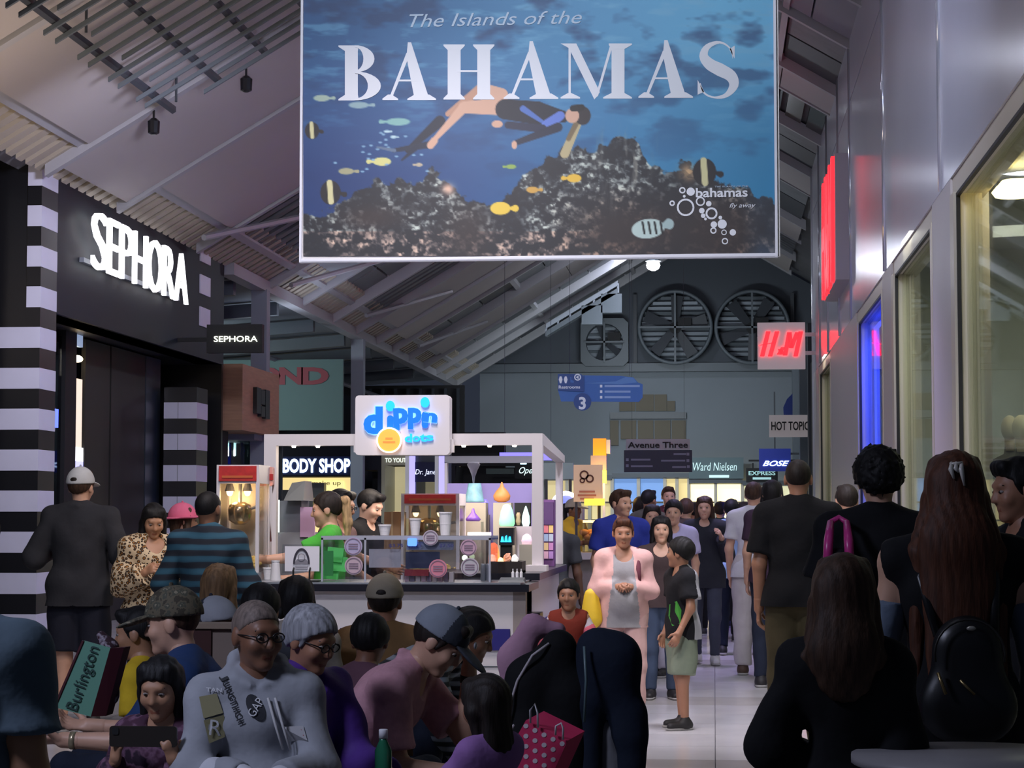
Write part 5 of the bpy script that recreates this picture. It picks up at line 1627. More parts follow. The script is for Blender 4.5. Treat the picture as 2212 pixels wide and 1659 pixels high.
single('card_reader', MB().hexa([(at(1078, 1, 13.05)[0], 13.0, 1.086), (at(1142, 1, 13.05)[0] - .02, 13.0, 1.086), (at(1142, 1, 13.05)[0] - .02, 13.12, 1.086), (at(1078, 1, 13.05)[0], 13.12, 1.086), (at(1080, 1, 13.05)[0], 13.01, 1.1), (at(1138, 1, 13.05)[0] - .02, 13.01, 1.1), (at(1138, 1, 13.05)[0] - .02, 13.11, 1.115), (at(1080, 1, 13.05)[0], 13.11, 1.115)]), SLATE, 'grey flat card reader at the counter corner', 'card reader')
t2 = thing('white_dispenser', 'small white plastic dispensers by the crate', 'dispenser', (at(1118, 1240, 13.4)[0], 13.4, cz0))
for k in range(3):
    p = at(1108 + 9 * k, 1240, 13.4)
    part('bottle', MB().lathe([(.01, 0), (.01, .05), (.004, .06), (.004, .075)], (p[0], 13.4, cz0), 10), CUP, t2)
part('tray', MB().box((at(1103, 1, 13.4)[0], 13.37, cz0 - .002), (at(1132, 1, 13.4)[0], 13.43, cz0 + .004)), CUP, t2)
# purple display tower on the side counter
t2 = thing('display_tower', 'purple display tower with pastel sample boxes on the side counter', 'display stand', (at(1185, 1220, 15.7)[0], 15.75, 1.125))
a, b = at(1173, 1100, 15.7), at(1197, 1079, 15.7)
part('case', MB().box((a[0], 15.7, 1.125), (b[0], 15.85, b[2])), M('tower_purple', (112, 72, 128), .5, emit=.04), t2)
part('top_box', MB().box((a[0] + .005, 15.68, b[2] - .19), (b[0] - .005, 15.7, b[2] - .02)), M('tower_plum', (84, 54, 104), .5), t2)
for j in range(4):
    for i in range(2):
        c = ((214, 120, 130), (224, 190, 120), (150, 170, 200), (180, 190, 206), (210, 180, 130), (190, 130, 180), (206, 160, 180), (170, 130, 190))[j * 2 + i]
        x = a[0] + .008 + i * .037
        z = b[2] - .25 - j * .065
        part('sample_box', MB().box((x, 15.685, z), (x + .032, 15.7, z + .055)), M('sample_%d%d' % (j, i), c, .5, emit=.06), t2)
# carton on the inner table
p = at(852, 1160, 14.6)
t2 = thing('cardboard_box', 'plain brown carton between the clerk and the small popcorn machine', 'box', (at(852, 1, 14.9)[0], 14.95, 1.0))
part('carton', MB().box((at(834, 1, 14.8)[0], 14.8, 1.0), (at(868, 1, 14.8)[0], 15.1, at(1, 1106, 14.8)[2])), M('carton_brown', (168, 130, 94), .7), t2)
part('tape', MB().box((at(849, 1, 14.8)[0], 14.797, 1.0), (at(853, 1, 14.8)[0], 15.103, at(1, 1106, 14.8)[2] + .002)), M('tape_tan', (190, 160, 120), .4), t2)
# metal scoop hood and machines behind the server
t2 = thing('kitchen_unit', 'grey steel kitchen unit behind the server in green', 'kitchen unit', (at(650, 1200, 15.2)[0], 15.3, 0))
part('cabinet', MB().box((at(600, 1, 15.2)[0], 15.2, 0), (at(672, 1, 15.2)[0], 15.6, at(1, 1150, 15.2)[2])), M('unit_grey', (148, 150, 154), .4), t2)
part('top_box', MB().box((at(605, 1, 15.2)[0], 15.25, at(1, 1150, 15.2)[2]), (at(655, 1, 15.2)[0], 15.55, at(1, 1082, 15.2)[2])), M('unit_dark', (96, 96, 104), .4), t2)
part('lit_edge', pbox(597, 603, 1080, 1150, 15.18, .02), M('edge_glow', (230, 250, 240), .5, emit=1.2), t2)
part('pink_panel', pbox(648, 680, 1095, 1160, 15.18, .02), M('panel_pink', (196, 160, 190), .5), t2)
part('hood', MB().hexa([(at(620, 1, 15.1)[0], 15.1, at(1, 1082, 15.2)[2]), (at(662, 1, 15.1)[0], 15.1, at(1, 1082, 15.2)[2]), (at(662, 1, 15.1)[0], 15.5, at(1, 1082, 15.2)[2]), (at(620, 1, 15.1)[0], 15.5, at(1, 1082, 15.2)[2]), (at(632, 1, 15.1)[0], 15.2, at(1, 1044, 15.2)[2]), (at(660, 1, 15.1)[0], 15.2, at(1, 1040, 15.2)[2]), (at(660, 1, 15.1)[0], 15.45, at(1, 1040, 15.2)[2]), (at(632, 1, 15.1)[0], 15.45, at(1, 1044, 15.2)[2])]), M('hood_steel', (136, 138, 136), .35, .4), t2)
area('kiosk_inner_light', (-2.2, 15.2, 2.0), (-2.2, 14.6, 1.0), .9, 9, (255, 236, 214), .5)
area('kiosk_diffuser_light', (-1.6, 14.9, 1.98), (-1.6, 15.3, 1.0), .4, 3.5, (255, 232, 230), .3)
# ------------------------------------------------------------------ people: smooth blended bodies
def nrm(v):
    v = np.asarray(v, float)
    return v / (np.linalg.norm(v) + 1e-9)


def rotz(a):
    c, s = math.cos(a), math.sin(a)
    return np.array([[c, -s, 0], [s, c, 0], [0, 0, 1.0]])


def rotx(a):
    c, s = math.cos(a), math.sin(a)
    return np.array([[1, 0, 0], [0, c, -s], [0, s, c.real]]) * 1.0


def roty(a):
    c, s = math.cos(a), math.sin(a)
    return np.array([[c, 0, s], [0, 1, 0], [-s, 0, c]])


class Blob:
    """A field of blended rounded bones, meshed as one continuous surface."""

    def __init__(s, h):
        s.h = h
        s.p = []

    def cap(s, a, b, ra, rb=None, k=.03, flat=1.0, n=None, m=0, cut=None, sub=False):
        s.p.append(('c', np.asarray(a, float), np.asarray(b, float), ra, ra if rb is None else rb, k, flat, None if n is None else nrm(n), m, cut, sub))
        return s

    def ell(s, c, r, R=None, k=.02, m=0, cut=None, sub=False):
        s.p.append(('e', np.asarray(c, float), np.asarray(r, float), np.eye(3) if R is None else R, None, k, 1.0, None, m, cut, sub))
        return s

    @staticmethod
    def dist(p, X):
        if p[0] == 'c':
            _, a, b, ra, rb, k, flat, n, m, cut, sub = p
            q = X - a
            ba = b - a
            if n is not None and flat != 1.0:
                q = q + n * ((q @ n)[..., None] * (1 / flat - 1))
                ba = ba + n * (ba.dot(n) * (1 / flat - 1))
            t = np.clip((q @ ba) / (ba.dot(ba) + 1e-9), 0, 1)
            d = np.sqrt(((q - t[..., None] * ba) ** 2).sum(-1)) - (ra + (rb - ra) * t)
            if flat < 1:
                d = d * (.5 + .5 * flat)
        else:
            _, c, r, R, _, k, _, _, m, cut, sub = p
            q = (X - c) @ R
            l = np.sqrt(((q / r) ** 2).sum(-1))
            d = (l - 1) * r.min()
        if p[9] is not None:
            for pt, nn in p[9]:
                d = np.maximum(d, (X - pt) @ nn)
        return d

    def box(s, p):
        if p[0] == 'c':
            r = max(p[3], p[4])
            return np.minimum(p[1], p[2]) - r, np.maximum(p[1], p[2]) + r
        r = p[2].max()
        return p[1] - r, p[1] + r

    def mesh(s, wrinkle=None, clip=None):
        h = s.h
        add = [p for p in s.p if not p[10]]
        lo = np.min([s.box(p)[0] for p in add], 0) - 3 * h
        hi = np.max([s.box(p)[1] for p in add], 0) + 3 * h
        n = np.ceil((hi - lo) / h).astype(int) + 1
        F = np.full(n, .2)
        ax = [lo[i] + h * np.arange(n[i]) for i in range(3)]
        for p in s.p:
            k = p[5]
            a, b = s.box(p)
            i0 = np.maximum(0, np.floor((a - k - 2 * h - lo) / h).astype(int))
            i1 = np.minimum(n, np.ceil((b + k + 2 * h - lo) / h).astype(int) + 1)
            if (i1 <= i0).any():
                continue
            sl = tuple(slice(i0[i], i1[i]) for i in range(3))
            X = np.stack(np.meshgrid(ax[0][sl[0]], ax[1][sl[1]], ax[2][sl[2]], indexing='ij'), -1)
            d = s.dist(p, X)
            G = F[sl]
            if p[10]:
                d = -d
                hh = np.clip(.5 - .5 * (G - d) / k, 0, 1)
                F[sl] = G * (1 - hh) + d * hh + k * hh * (1 - hh)
            else:
                hh = np.clip(.5 + .5 * (G - d) / k, 0, 1)
                F[sl] = G * (1 - hh) + d * hh - k * hh * (1 - hh)
        if wrinkle or clip:
            X = np.stack(np.meshgrid(*ax, indexing='ij'), -1)
            if wrinkle:
                F = F + wrinkle(X)
            if clip:
                F = np.maximum(F, clip(X))
        F[0], F[-1], F[:, 0], F[:, -1], F[:, :, 0], F[:, :, -1] = .2, .2, .2, .2, .2, .2
        return nets(F, lo, h)

    def mats(s, v):
        best = np.full(len(v), 9.0)
        out = np.zeros(len(v), int)
        for p in s.p:
            if p[10]:
                continue
            d = s.dist(p, v)
            w = d < best
            best = np.where(w, d, best)
            out = np.where(w, p[8], out)
        return out


_ED = [((0, 0, 0), (1, 0, 0)), ((0, 1, 0), (1, 1, 0)), ((0, 0, 1), (1, 0, 1)), ((0, 1, 1), (1, 1, 1)), ((0, 0, 0), (0, 1, 0)), ((1, 0, 0), (1, 1, 0)),
       ((0, 0, 1), (0, 1, 1)), ((1, 0, 1), (1, 1, 1)), ((0, 0, 0), (0, 0, 1)), ((1, 0, 0), (1, 0, 1)), ((0, 1, 0), (0, 1, 1)), ((1, 1, 0), (1, 1, 1))]


def nets(F, lo, h):
    S = F < 0
    c = np.zeros([x - 1 for x in F.shape], np.int8)
    for i in (0, 1):
        for j in (0, 1):
            for k in (0, 1):
                c += S[i:S.shape[0] - 1 + i, j:S.shape[1] - 1 + j, k:S.shape[2] - 1 + k]
    act = (c > 0) & (c < 8)
    I = np.argwhere(act)
    ids = np.full(c.shape, -1, np.int64)
    ids[act] = np.arange(len(I))
    pos = np.zeros((len(I), 3))
    cnt = np.zeros(len(I))
    for a, b in _ED:
        a, b = np.array(a), np.array(b)
        A, B = I + a, I + b
        fa, fb = F[A[:, 0], A[:, 1], A[:, 2]], F[B[:, 0], B[:, 1], B[:, 2]]
        cr = (fa < 0) != (fb < 0)
        t = np.where(cr, fa / np.where(cr, fa - fb, 1), 0)
        pos += np.where(cr[:, None], a + t[:, None] * (b - a), 0)
        cnt += cr
    V = lo + h * (I + pos / np.maximum(cnt, 1)[:, None])
    Q = []
    for ax in range(3):
        sl0 = [slice(None)] * 3
        sl1 = [slice(None)] * 3
        sl0[ax] = slice(0, -1)
        sl1[ax] = slice(1, None)
        s0, s1 = S[tuple(sl0)], S[tuple(sl1)]
        E = np.argwhere(s0 != s1)
        o1, o2 = [(1, 2), (2, 0), (0, 1)][ax]
        E = E[(E[:, o1] > 0) & (E[:, o2] > 0)]
        d1 = np.zeros(3, int)
        d2 = np.zeros(3, int)
        d1[o1] = 1
        d2[o2] = 1
        g = lambda X: ids[X[:, 0], X[:, 1], X[:, 2]]
        q = np.stack([g(E - d1 - d2), g(E - d2), g(E), g(E - d1)], 1)
        fl = ~s0[E[:, 0], E[:, 1], E[:, 2]]
        q[fl] = q[fl][:, ::-1]
        Q.append(q)
    Q = np.concatenate(Q)
    return V, Q[(Q >= 0).all(1)]


def wrink(amp, seed, fx=9.0):
    r = np.random.RandomState(seed)
    ph = r.rand(6) * 6.28
    def f(X):
        x, y, z = X[..., 0], X[..., 1], X[..., 2]
        w = np.sin(fx * 1.3 * z + 2.2 * np.sin(fx * .6 * x + ph[0]) + 1.5 * np.sin(fx * .5 * y + ph[1]) + ph[2])
        w2 = np.sin(fx * 2.6 * (z * .7 + x * .6) + 1.7 * np.sin(fx * y + ph[3]) + ph[4])
        return amp * (w * .6 + w2 * .4)
    return f


SKIN = {'tan': (166, 118, 92), 'light': (204, 158, 132), 'pale': (214, 172, 148), 'brown': (128, 88, 66), 'dark': (86, 58, 46), 'olive': (176, 130, 100)}


def skin(k):
    return M('skin_' + k, SKIN[k], .5, var=.06, vscale=14)


def lipm(k):
    c = SKIN[k]
    return M('lip_' + k, (c[0] * .9, c[1] * .74, c[2] * .72), .45)


def hairm(name, col):
    return M('hair_' + name, col, .62, var=.45, vscale=24, stretch=(3, 3, .35), bump=.12, bscale=60, spec=.3)


HAIR = {'black': (18, 16, 17), 'dark': (34, 26, 22), 'brown': (64, 44, 32), 'auburn': (78, 44, 28), 'grey': (146, 146, 150), 'blond': (176, 144, 104), 'buzz': (36, 30, 26), 'silver': (112, 98, 90)}


def cloth(name, col, rough=.85, var=.1, vscale=7.0, bump=.15):
    return M('cloth_' + name, col, rough, var=var, vscale=vscale, bump=bump, bscale=26, spec=.25)


EYEW = M('eye_white', (150, 140, 134), .35)
EYED = M('eye_iris', (34, 24, 20), .2)


def scales(H):                # heads shrink less than bodies
    hs = .45 * H / 1.75 + .55
    return (H - .237 * hs) / 1.49, hs


def person(label, x, y, H=1.7, yaw=0.0, skn='tan', seat=None, lean=0.0, side=0.0, fat=1.0, belly=0.0, kid=0.0, head=(0, 0, 0), res=1.0, bust=0.0,
           arms=None, legs=None, hands=None, top=None, bottom=None, shoes=None, hair=None, cap=None, glasses=False, face=True, group=None, parts=None, hips=1.0, z0=0.0):
    """A clothed figure at (x, y). yaw 0 faces the camera, pi faces away. Local x is the figure's left."""
    s, hs = scales(H)
    t = thing('person', label, 'person', (x, y, z0), group, None, True, yaw)
    hb, hh_, hc = .014 * res, (.0075 if face else .009) * min(res, 1.5), .0042 * res ** .7
    sk, lp = skin(skn), lipm(skn)
    pz = (seat if seat is not None else .93 * s)
    pel = np.array([0, 0, pz])
    RL = rotx(lean) @ roty(side)
    T = lambda x_, y_, z_: pel + RL @ (np.array([x_, y_, z_]) * s)
    sh = {1: T(.166 * (.6 + .4 * fat), .0, .468), -1: T(-.166 * (.6 + .4 * fat), .0, .468)}
    neck = T(0, .005, .515)
    HR = rotz(head[0]) @ rotx(head[1]) @ roty(head[2])
    hcen = neck + (RL @ np.array([0, -.012, .045])) * s + (rotx(lean * .35 + head[1] * .5) @ roty(side * .5) @ np.array([0, -.012, .115])) * hs
    hp = lambda x_, y_, z_: hcen + HR @ (np.array([x_, y_, z_]) * hs)
    arms = arms or {}
    A = {}
    for sd, c in ((1, 'l'), (-1, 'r')):
        e = arms.get('e' + c, (sd * .16, .04, -1.0))
        w = arms.get('w' + c, (sd * .02, -.32, -1.0))
        el = sh[sd] + nrm(e) * .285 * s
        wr = el + nrm(w) * .25 * s
        A[sd] = (sh[sd], el, wr)
    Lg = {}
    legs = legs or {}
    for sd, c in ((1, 'l'), (-1, 'r')):
        hip = pel + np.array([sd * .092 * s * hips, 0, -.02 * s])
        if seat is not None:
            kn = hip + nrm(legs.get('k' + c, (sd * .14, -1, .06))) * .42 * s
            an = kn + nrm(legs.get('a' + c, (0, .02, -1))) * .40 * s
            an[2] = max(an[2], .08 * s)
        else:
            kn = hip + nrm(legs.get('k' + c, (sd * .03, -.03, -1))) * .43 * s
            an = kn + nrm(legs.get('a' + c, (sd * .0, .05, -1))) * .41 * s
            an[2] = max(an[2], .075 * s)
        fd = nrm(legs.get('f' + c, (sd * .15, -1, 0)))
        Lg[sd] = (hip, kn, an, fd)
    fw = .85 + .15 * fat

    def torso(B, inf, lo_cut=None, m=0, k=.05):
        dn = RL @ np.array([0, 1.0, 0])
        B.cap(T(-.07, 0, .385), T(.07, 0, .385), (.095 * fw) * s + inf, k=k, flat=.92, n=dn, m=m)
        B.cap(T(0, 0, .36), T(0, 0, .14), .13 * fat * s + inf, .124 * fat * s + inf, k=k, flat=.78, n=dn, m=m)
        B.cap(T(-.065 * hips, .012, .03), T(.065 * hips, .012, .03), .108 * (.6 + .4 * fat) * s + inf, k=k, flat=.92, n=dn, m=m)
        B.cap(sh[1], sh[-1], .052 * s + inf, k=k, m=m)
        for sd in (1, -1):
            B.cap(T(sd * .03, .01, .53), sh[sd], .044 * s + inf * .8, .045 * s + inf, k=k, m=m)
        if belly:
            B.ell(T(0, -.05 - .03 * belly, .12), np.array([.15, .11 + .06 * belly, .15]) * s * fat + inf, RL, k=k, m=m)
        if bust:
            for sd in (1, -1):
                B.ell(T(sd * .07, -.085, .33), np.array([.07, .06, .07]) * s * bust + inf, RL, k=.05, m=m)
    ra = lambda r: r * s * (.72 + .28 * fat)

    # body
    B = Blob(hb)
    torso(B, 0)
    B.cap(neck, hcen + (hp(0, .01, -.02) - hcen), .054 * hs, .05 * hs, k=.03)
    for sd in (1, -1):
        a, e, w = A[sd]
        B.cap(a, e, ra(.047), ra(.038), k=.03).cap(e, w, ra(.039), ra(.027), k=.025)
        hip, kn, an, fd = Lg[sd]
        B.cap(hip, kn, ra(.084), ra(.056), k=.04).cap(kn, an, ra(.055), ra(.036), k=.03)
        B.cap(an - fd * .03 * s - np.array([0, 0, .03 * s]), an + fd * .12 * s - np.array([0, 0, .045 * s]), .034 * s, .028 * s, k=.02)
    v, f = B.mesh()
    VV, FF, MM = [v], [f], [np.zeros(len(f), int)]
    # head
    B = Blob(hh_)
    def hell(c, r, **kw):
        B.ell(hp(*c), np.array(r) * hs, HR, **kw)
    hell((0, .014, .028), (.075, .095, .088), k=.02)
    hell((0, -.022, -.034), (.06, .066, .078), k=.03)
    B.cap(neck, hp(0, .02, -.03), .053 * hs, .05 * hs, k=.02)
    if face:
        hell((0, -.062, -.094), (.026, .024, .02), k=.02)
        B.cap(hp(-.03, -.076, .026), hp(.03, -.076, .026), .011 * hs, k=.018)
        for sd in (1, -1):
            hell((sd * .036, -.06, -.026), (.026, .024, .024), k=.02)
            hell((sd * .031, -.099, .005), (.017, .015, .0085), k=.012, sub=True)
        B.cap(hp(0, -.084, .012), hp(0, -.101, -.026), .008 * hs, .012 * hs, k=.012)
        for sd in (1, -1):
            B.cap(hp(sd * .011, -.09, -.028), hp(sd * .008, -.092, -.028), .008 * hs, k=.008)
        B.cap(hp(-.016, -.079, -.058), hp(.016, -.079, -.058), .0045 * hs, k=.007, m=1)
        B.cap(hp(-.013, -.08, -.067), hp(.013, -.08, -.067), .005 * hs, k=.007, m=1)
    for sd in (1, -1):
        hell((sd * .077, .012, -.004), (.011, .022, .033), k=.008)
    v, f = B.mesh()
    mi = B.mats(v)
    VV.append(v), FF.append(f + sum(len(q) for q in VV[:-1])), MM.append((mi[f] == 1).sum(1) > 2)
    # hands
    hands = hands or {}
    for sd, c in ((1, 'l'), (-1, 'r')):
        hd = hands.get(c, {})
        if hd is None:
            continue
        a, e, w = A[sd]
        d = nrm(hd.get('d', w - e))
        n = np.asarray(hd.get('n', (-sd, .0, -.1)), float)
        n = nrm(n - d * d.dot(n))
        u = nrm(np.cross(d, n)) * sd * -1
        u = hd.get('u', 1) * u
        cu = hd.get('curl', .5)
        B = Blob(max(.0045, hc))
        S_ = s * .98 if kid == 0 else s * 1.05
        B.cap(w - (w - e) * .18, w + d * .012, ra(.03), ra(.028), k=.012)
        B.cap(w + d * .01, w + d * .075 * S_, .03 * S_, .038 * S_, k=.015, flat=.42, n=n)
        for i, (o, l) in enumerate(((.031, .07), (.0105, .078), (-.0105, .073), (-.031, .058))):
            b0 = w + d * .078 * S_ + u * o * S_
            a1, a2 = cu * .75, cu * 1.75
            d1 = d * math.cos(a1) + n * math.sin(a1)
            d2 = d * math.cos(a2) + n * math.sin(a2)
            b1 = b0 + d1 * l * .5 * S_
            B.cap(b0, b1, .0098 * S_, .0092 * S_, k=.005)
            B.cap(b1, b1 + d2 * l * .5 * S_, .0092 * S_, .0075 * S_, k=.004)
        tb = w + d * .022 * S_ + u * .026 * S_
        td = nrm(u * .75 + d * .8 + n * .35)
        B.cap(tb, tb + td * .042 * S_, .0135 * S_, .0105 * S_, k=.008)
        td2 = nrm(d + u * .25 + n * (.3 + .4 * cu))
        B.cap(tb + td * .042 * S_, tb + td * .042 * S_ + td2 * .034 * S_, .0105 * S_, .0085 * S_, k=.004)
        v, f = B.mesh()
        off = sum(len(q) for q in VV)
        VV.append(v), FF.append(f + off), MM.append(np.zeros(len(f), int))
    mesh_obj('body', np.concatenate(VV), np.concatenate(FF), [sk, lp], np.concatenate(MM).astype(int), t, True)
    if face:
        for sd in (1, -1):
            mb = MB().ball(hp(sd * .031, -.0765, .004), np.array((.0135, .011, .0068)) * hs, 8, 0)
            mb.ball(hp(sd * .031, -.0832, .0035), np.array((.0068, .0062, .0062)) * hs, 6, 1)
            part('eye', mb, [EYEW, EYED], t, True)
            eb = Blob(max(.004, .004 * res))
            eb.cap(hp(sd * .016, -.0865, .0255), hp(sd * .047, -.073, .0275), .0042 * hs, .003 * hs, k=.002)
            v, f = eb.mesh()
            mesh_obj('eyebrow', v, f, hairm(hair[1] if hair else 'dark', HAIR[hair[1]] if hair else HAIR['dark']), None, t, True)
    # hair
    if hair:
        st, colr = hair[0], hair[1]
        ln = hair[2] if len(hair) > 2 else .3
        hm_ = hairm(colr, HAIR[colr])
        B = Blob(hh_)
        vol = {'buzz': .003, 'short': .010, 'curly': .03, 'full': .018}.get(st, .011)
        cuts = [(hp(0, 0, .004), HR @ nrm((0, -.7, -1.0)))]
        if st in ('buzz', 'short', 'curly'):
            cuts = [(hp(0, 0, .012), HR @ nrm((0, -.74, -1.0)))]
        B.ell(hp(0, .016, .032), (np.array((.075, .095, .088)) + vol) * hs, HR, k=.01, cut=cuts)
        for sd in (1, -1):
            if st not in ('buzz', 'bald'):
                B.cap(hp(sd * .07, -.028, .03), hp(sd * .073, -.012, -.012), .012 * hs, .007 * hs, k=.012)
        if st == 'short':
            B.cap(hp(-.035, -.062, .098), hp(.035, -.062, .098), .022 * hs, k=.03)
        if st == 'curly':
            B.cap(hp(-.03, -.05, .11), hp(.03, -.03, .115), .03 * hs, k=.03)
        hw = hair[4] if len(hair) > 4 else 1.0
        dn = nrm((neck - hcen) * .15 + np.array([0, 0, -1.0]) + (RL @ np.array([0, 1.0, 0])) * .14)
        bk = RL @ np.array([0, 1.0, 0])
        if st == 'long':
            tp = hp(0, .07, .0)
            md = neck + bk * (.075 if hw == 1 else .1) * s
            en = md + (RL @ np.array([0, .02 if hw == 1 else .07, -1.0])) * (ln * s)
            B.cap(tp, md, .07 * hs * (.5 + .5 * hw), .07 * hs * hw, k=.03, flat=.55, n=bk)
            B.cap(md, en, .085 * s * hw, .065 * s * hw, k=.03, flat=.36, n=bk)
            for sd in (1, -1):
                q = hp(sd * .068, .01, -.02)
                q2 = neck + RL @ (np.array([sd * .085 * hw, .0 if hw == 1 else .05, -.02]) * s)
                q3 = q2 + (RL @ (np.array([sd * .02, -.06 if hair[3:] and hair[3] == 'front' else .06, -1]))) * ln * .8 * s
                B.cap(hp(sd * .05, -.03, .085), q, .03 * hs, .03 * hs, k=.02)
                B.cap(q, q2, .03 * hs, .032 * s, k=.02)
                B.cap(q2, q3, .034 * s, .018 * s, k=.02)
        elif st == 'bob':
            for sd in (1, -1):
                B.cap(hp(sd * .055, -.02, .08), hp(sd * .076, .0, -.06), .028 * hs, .03 * hs, k=.02)
            B.cap(hp(0, .075, .0), hp(0, .07, -.09), .07 * hs, .06 * hs, k=.03, flat=.6, n=HR @ np.array([0, 1.0, 0]))
        elif st == 'pony':
            q = hp(0, .1, .06)
            pc = Blob(hh_)
            pc.cap(hp(0, .095, .055), hp(0, .135, .05), .02 * hs, .03 * hs, k=.02)
            pc.cap(hp(0, .135, .05), hp(0, .14, -.1), .034 * hs, .03 * hs, k=.02)
            pc.cap(hp(0, .14, -.1), hp(0, .12, -.1 - ln), .03 * hs, .012 * hs, k=.02)
            v, f = pc.mesh(lambda X: .003 * np.sin(X[..., 0] * 260 + 3 * np.sin(X[..., 2] * 20)))
            mesh_obj('ponytail', v, f, hairm(hair[3], HAIR[hair[3]]) if len(hair) > 3 else hm_, None, t, True)
            if len(hair) <= 3:
                pass
        elif st == 'bun':
            B.ell(hp(0, .1, .03), np.array((.04, .035, .04)) * hs, HR, k=.02)
        amp = {'curly': .006, 'buzz': 0, 'short': .0012}.get(st, .0016)
        if st == 'curly':
            wf = lambda X: amp * (np.sin(X[..., 0] * 130 + 2 * np.sin(X[..., 2] * 70)) * np.sin(X[..., 1] * 120 + 1) * np.sin(X[..., 2] * 115 + 2 * np.sin(X[..., 0] * 60)) * 1.6)
        else:
            wf = lambda X: amp * np.sin(X[..., 0] * 210 + 4 * np.sin(X[..., 2] * 11) + X[..., 1] * 90)
        v, f = B.mesh(wf if amp else None)
        mesh_obj('hair', v, f, hm_, None, t, True)
    # cap or hat
    if cap:
        c = cap
        B = Blob(hh_)
        cr = (np.array((.075, .095, .088)) + .02) * hs
        B.ell(hp(0, .014, .034), cr * np.array([1, 1, 1.06]), HR, k=.01, cut=[(hp(0, 0, .03), HR @ nrm((0, -.06, -1.0)))])
        cuts = None
        v, f = B.mesh()
        loc = (v - hcen) @ HR / hs
        ms = [c['m']]
        mi = np.zeros(len(f), int)
        if 'm2' in c:
            ms.append(c['m2'])
            cy = loc[f].mean(1)[:, 1]
            mi = (cy > c.get('split', -.02)).astype(int)
        co = mesh_obj('cap', v, f, ms, mi, t, True)
        bs = c.get('brim', -1)          # -1 forward, +1 backwards, 0 all round
        mbr = Blob(hh_)
        if bs == 0:
            mbr.ell(hp(0, .014, .03), np.array((.16, .18, .012)) * hs, HR @ rotx(-.05), k=.01)
        else:
            mbr.ell(hp(0, bs * .122, .030), np.array((.074, .1, .0125)) * hs, HR @ rotx(.2 * -bs), k=.01, cut=[(hp(0, bs * .06, 0), HR @ np.array([0, -bs, 0.]))])
        v, f = mbr.mesh()
        bo = mesh_obj('brim', v, f, c.get('mb', c['m']), None, co, True)
        part('cap_button', MB().ball(hp(0, .014, .152), .009 * hs, 6), c['m'], co, True)
        if c.get('hole'):
            hb2 = Blob(hh_)
            hb2.ell(hp(0, .118, .052), np.array((.03, .012, .022)) * hs, HR, k=.005)
            v, f = hb2.mesh()
            mesh_obj('cap_opening', v, f, hairm('dark', HAIR['dark']), None, co, True)
        if c.get('logo'):
            p = hp(0, -.122, .075)
            lg = MB().ball(p, np.array((.017, .006, .014)) * hs, 8)
            part('cap_badge', lg, c['logo'], co, True)
    if glasses:
        mb = MB()
        for sd in (1, -1):
            rg = [hp(sd * .031 + .022 * math.cos(a), -.098, .004 + .016 * math.sin(a)) for a in np.linspace(0, 2 * PI, 17)]
            mb.tube(rg, .0024, 6, caps=False)
            mb.tube([hp(sd * .053, -.098, .008), hp(sd * .072, -.05, .01), hp(sd * .078, .0, .008)], .0024, 6)
        mb.tube([hp(-.009, -.1, .006), hp(.009, -.1, .006)], .0022, 6)
        g = part('glasses', mb, M('glasses_frame', (26, 22, 22), .3), t, True)
        for sd in (1, -1):
            lens = MB()
            lens.add([hp(sd * .031 + .02 * math.cos(a), -.098, .004 + .0145 * math.sin(a)) for a in np.linspace(0, 2 * PI, 13)[:-1]], [tuple(range(12))])
            part('lens', lens, glass('lens_glass', (235, 238, 240), .3), g)
    # garments
    out = {}
    if top:
        inf = top.get('inf', .012)
        B = Blob(max(hb * .9, .01))
        hem = top.get('hem', -.06)
        torso(B, inf, k=.05)
        if hem < -.03:
            B.cap(T(-.06 * hips, .01, 0), T(-.07 * hips, .012, hem), .115 * (.6 + .4 * fat) * s + inf, .118 * (.6 + .4 * fat) * s + inf, k=.05, flat=.9, n=RL @ np.array([0, 1., 0]))
            B.cap(T(.06 * hips, .01, 0), T(.07 * hips, .012, hem), .115 * (.6 + .4 * fat) * s + inf, .118 * (.6 + .4 * fat) * s + inf, k=.05, flat=.9, n=RL @ np.array([0, 1., 0]))
        sl = top.get('sleeve', 'short')
        for sd in (1, -1):
            a, e, w = A[sd]
            if sl == 'none':
                B.ell(sh[sd] + (sh[sd] - neck) * .62, np.array([.075, .09, .12]) * s, RL, k=.015, sub=True)
                continue
            g = top.get('loose', .006)
            if sl == 'short':
                d = nrm(e - a)
                en = a + (e - a) * top.get('len', .68)
                B.cap(a, en + d * .05, ra(.05) + inf, ra(.047) + inf + g * 1.6, k=.022, cut=[(en, d)])
            else:
                B.cap(a, e, ra(.05) + inf, ra(.043) + inf + g, k=.022)
                d = nrm(w - e)
                en = e + (w - e) * top.get('len', .97)
                B.cap(e, en + d * .04, ra(.043) + inf + g, ra(.034) + inf + g * 1.2, k=.03, cut=[(en, d)])
        if top.get('hood'):
            for k in range(9):
                a1, a2 = [math.radians(-165 + 330 * (k + j) / 9 + 90) for j in (0, 1)]
                q = lambda a: T(.092 * math.cos(a), .012 + .085 * math.sin(a), .555 + .05 * math.sin(a))
                w1, w2 = [.02 + .016 * math.sin(PI * min(max((k + j) / 9, 0), 1)) for j in (0, 1)]
                B.cap(q(a1), q(a2), w1 * s, w2 * s, k=.012)
            B.ell(T(0, .12, .46), np.array([.12, .06, .11]) * s, RL, k=.04)
        if top.get('collar'):
            for k in range(8):
                a1, a2 = [math.radians(-140 + 280 * (k + j) / 8 + 90) for j in (0, 1)]
                q = lambda a: T(.068 * math.cos(a), .01 + .068 * math.sin(a), .53 + .018 * math.sin(a))
                B.cap(q(a1), q(a2), .014 * s, k=.012)
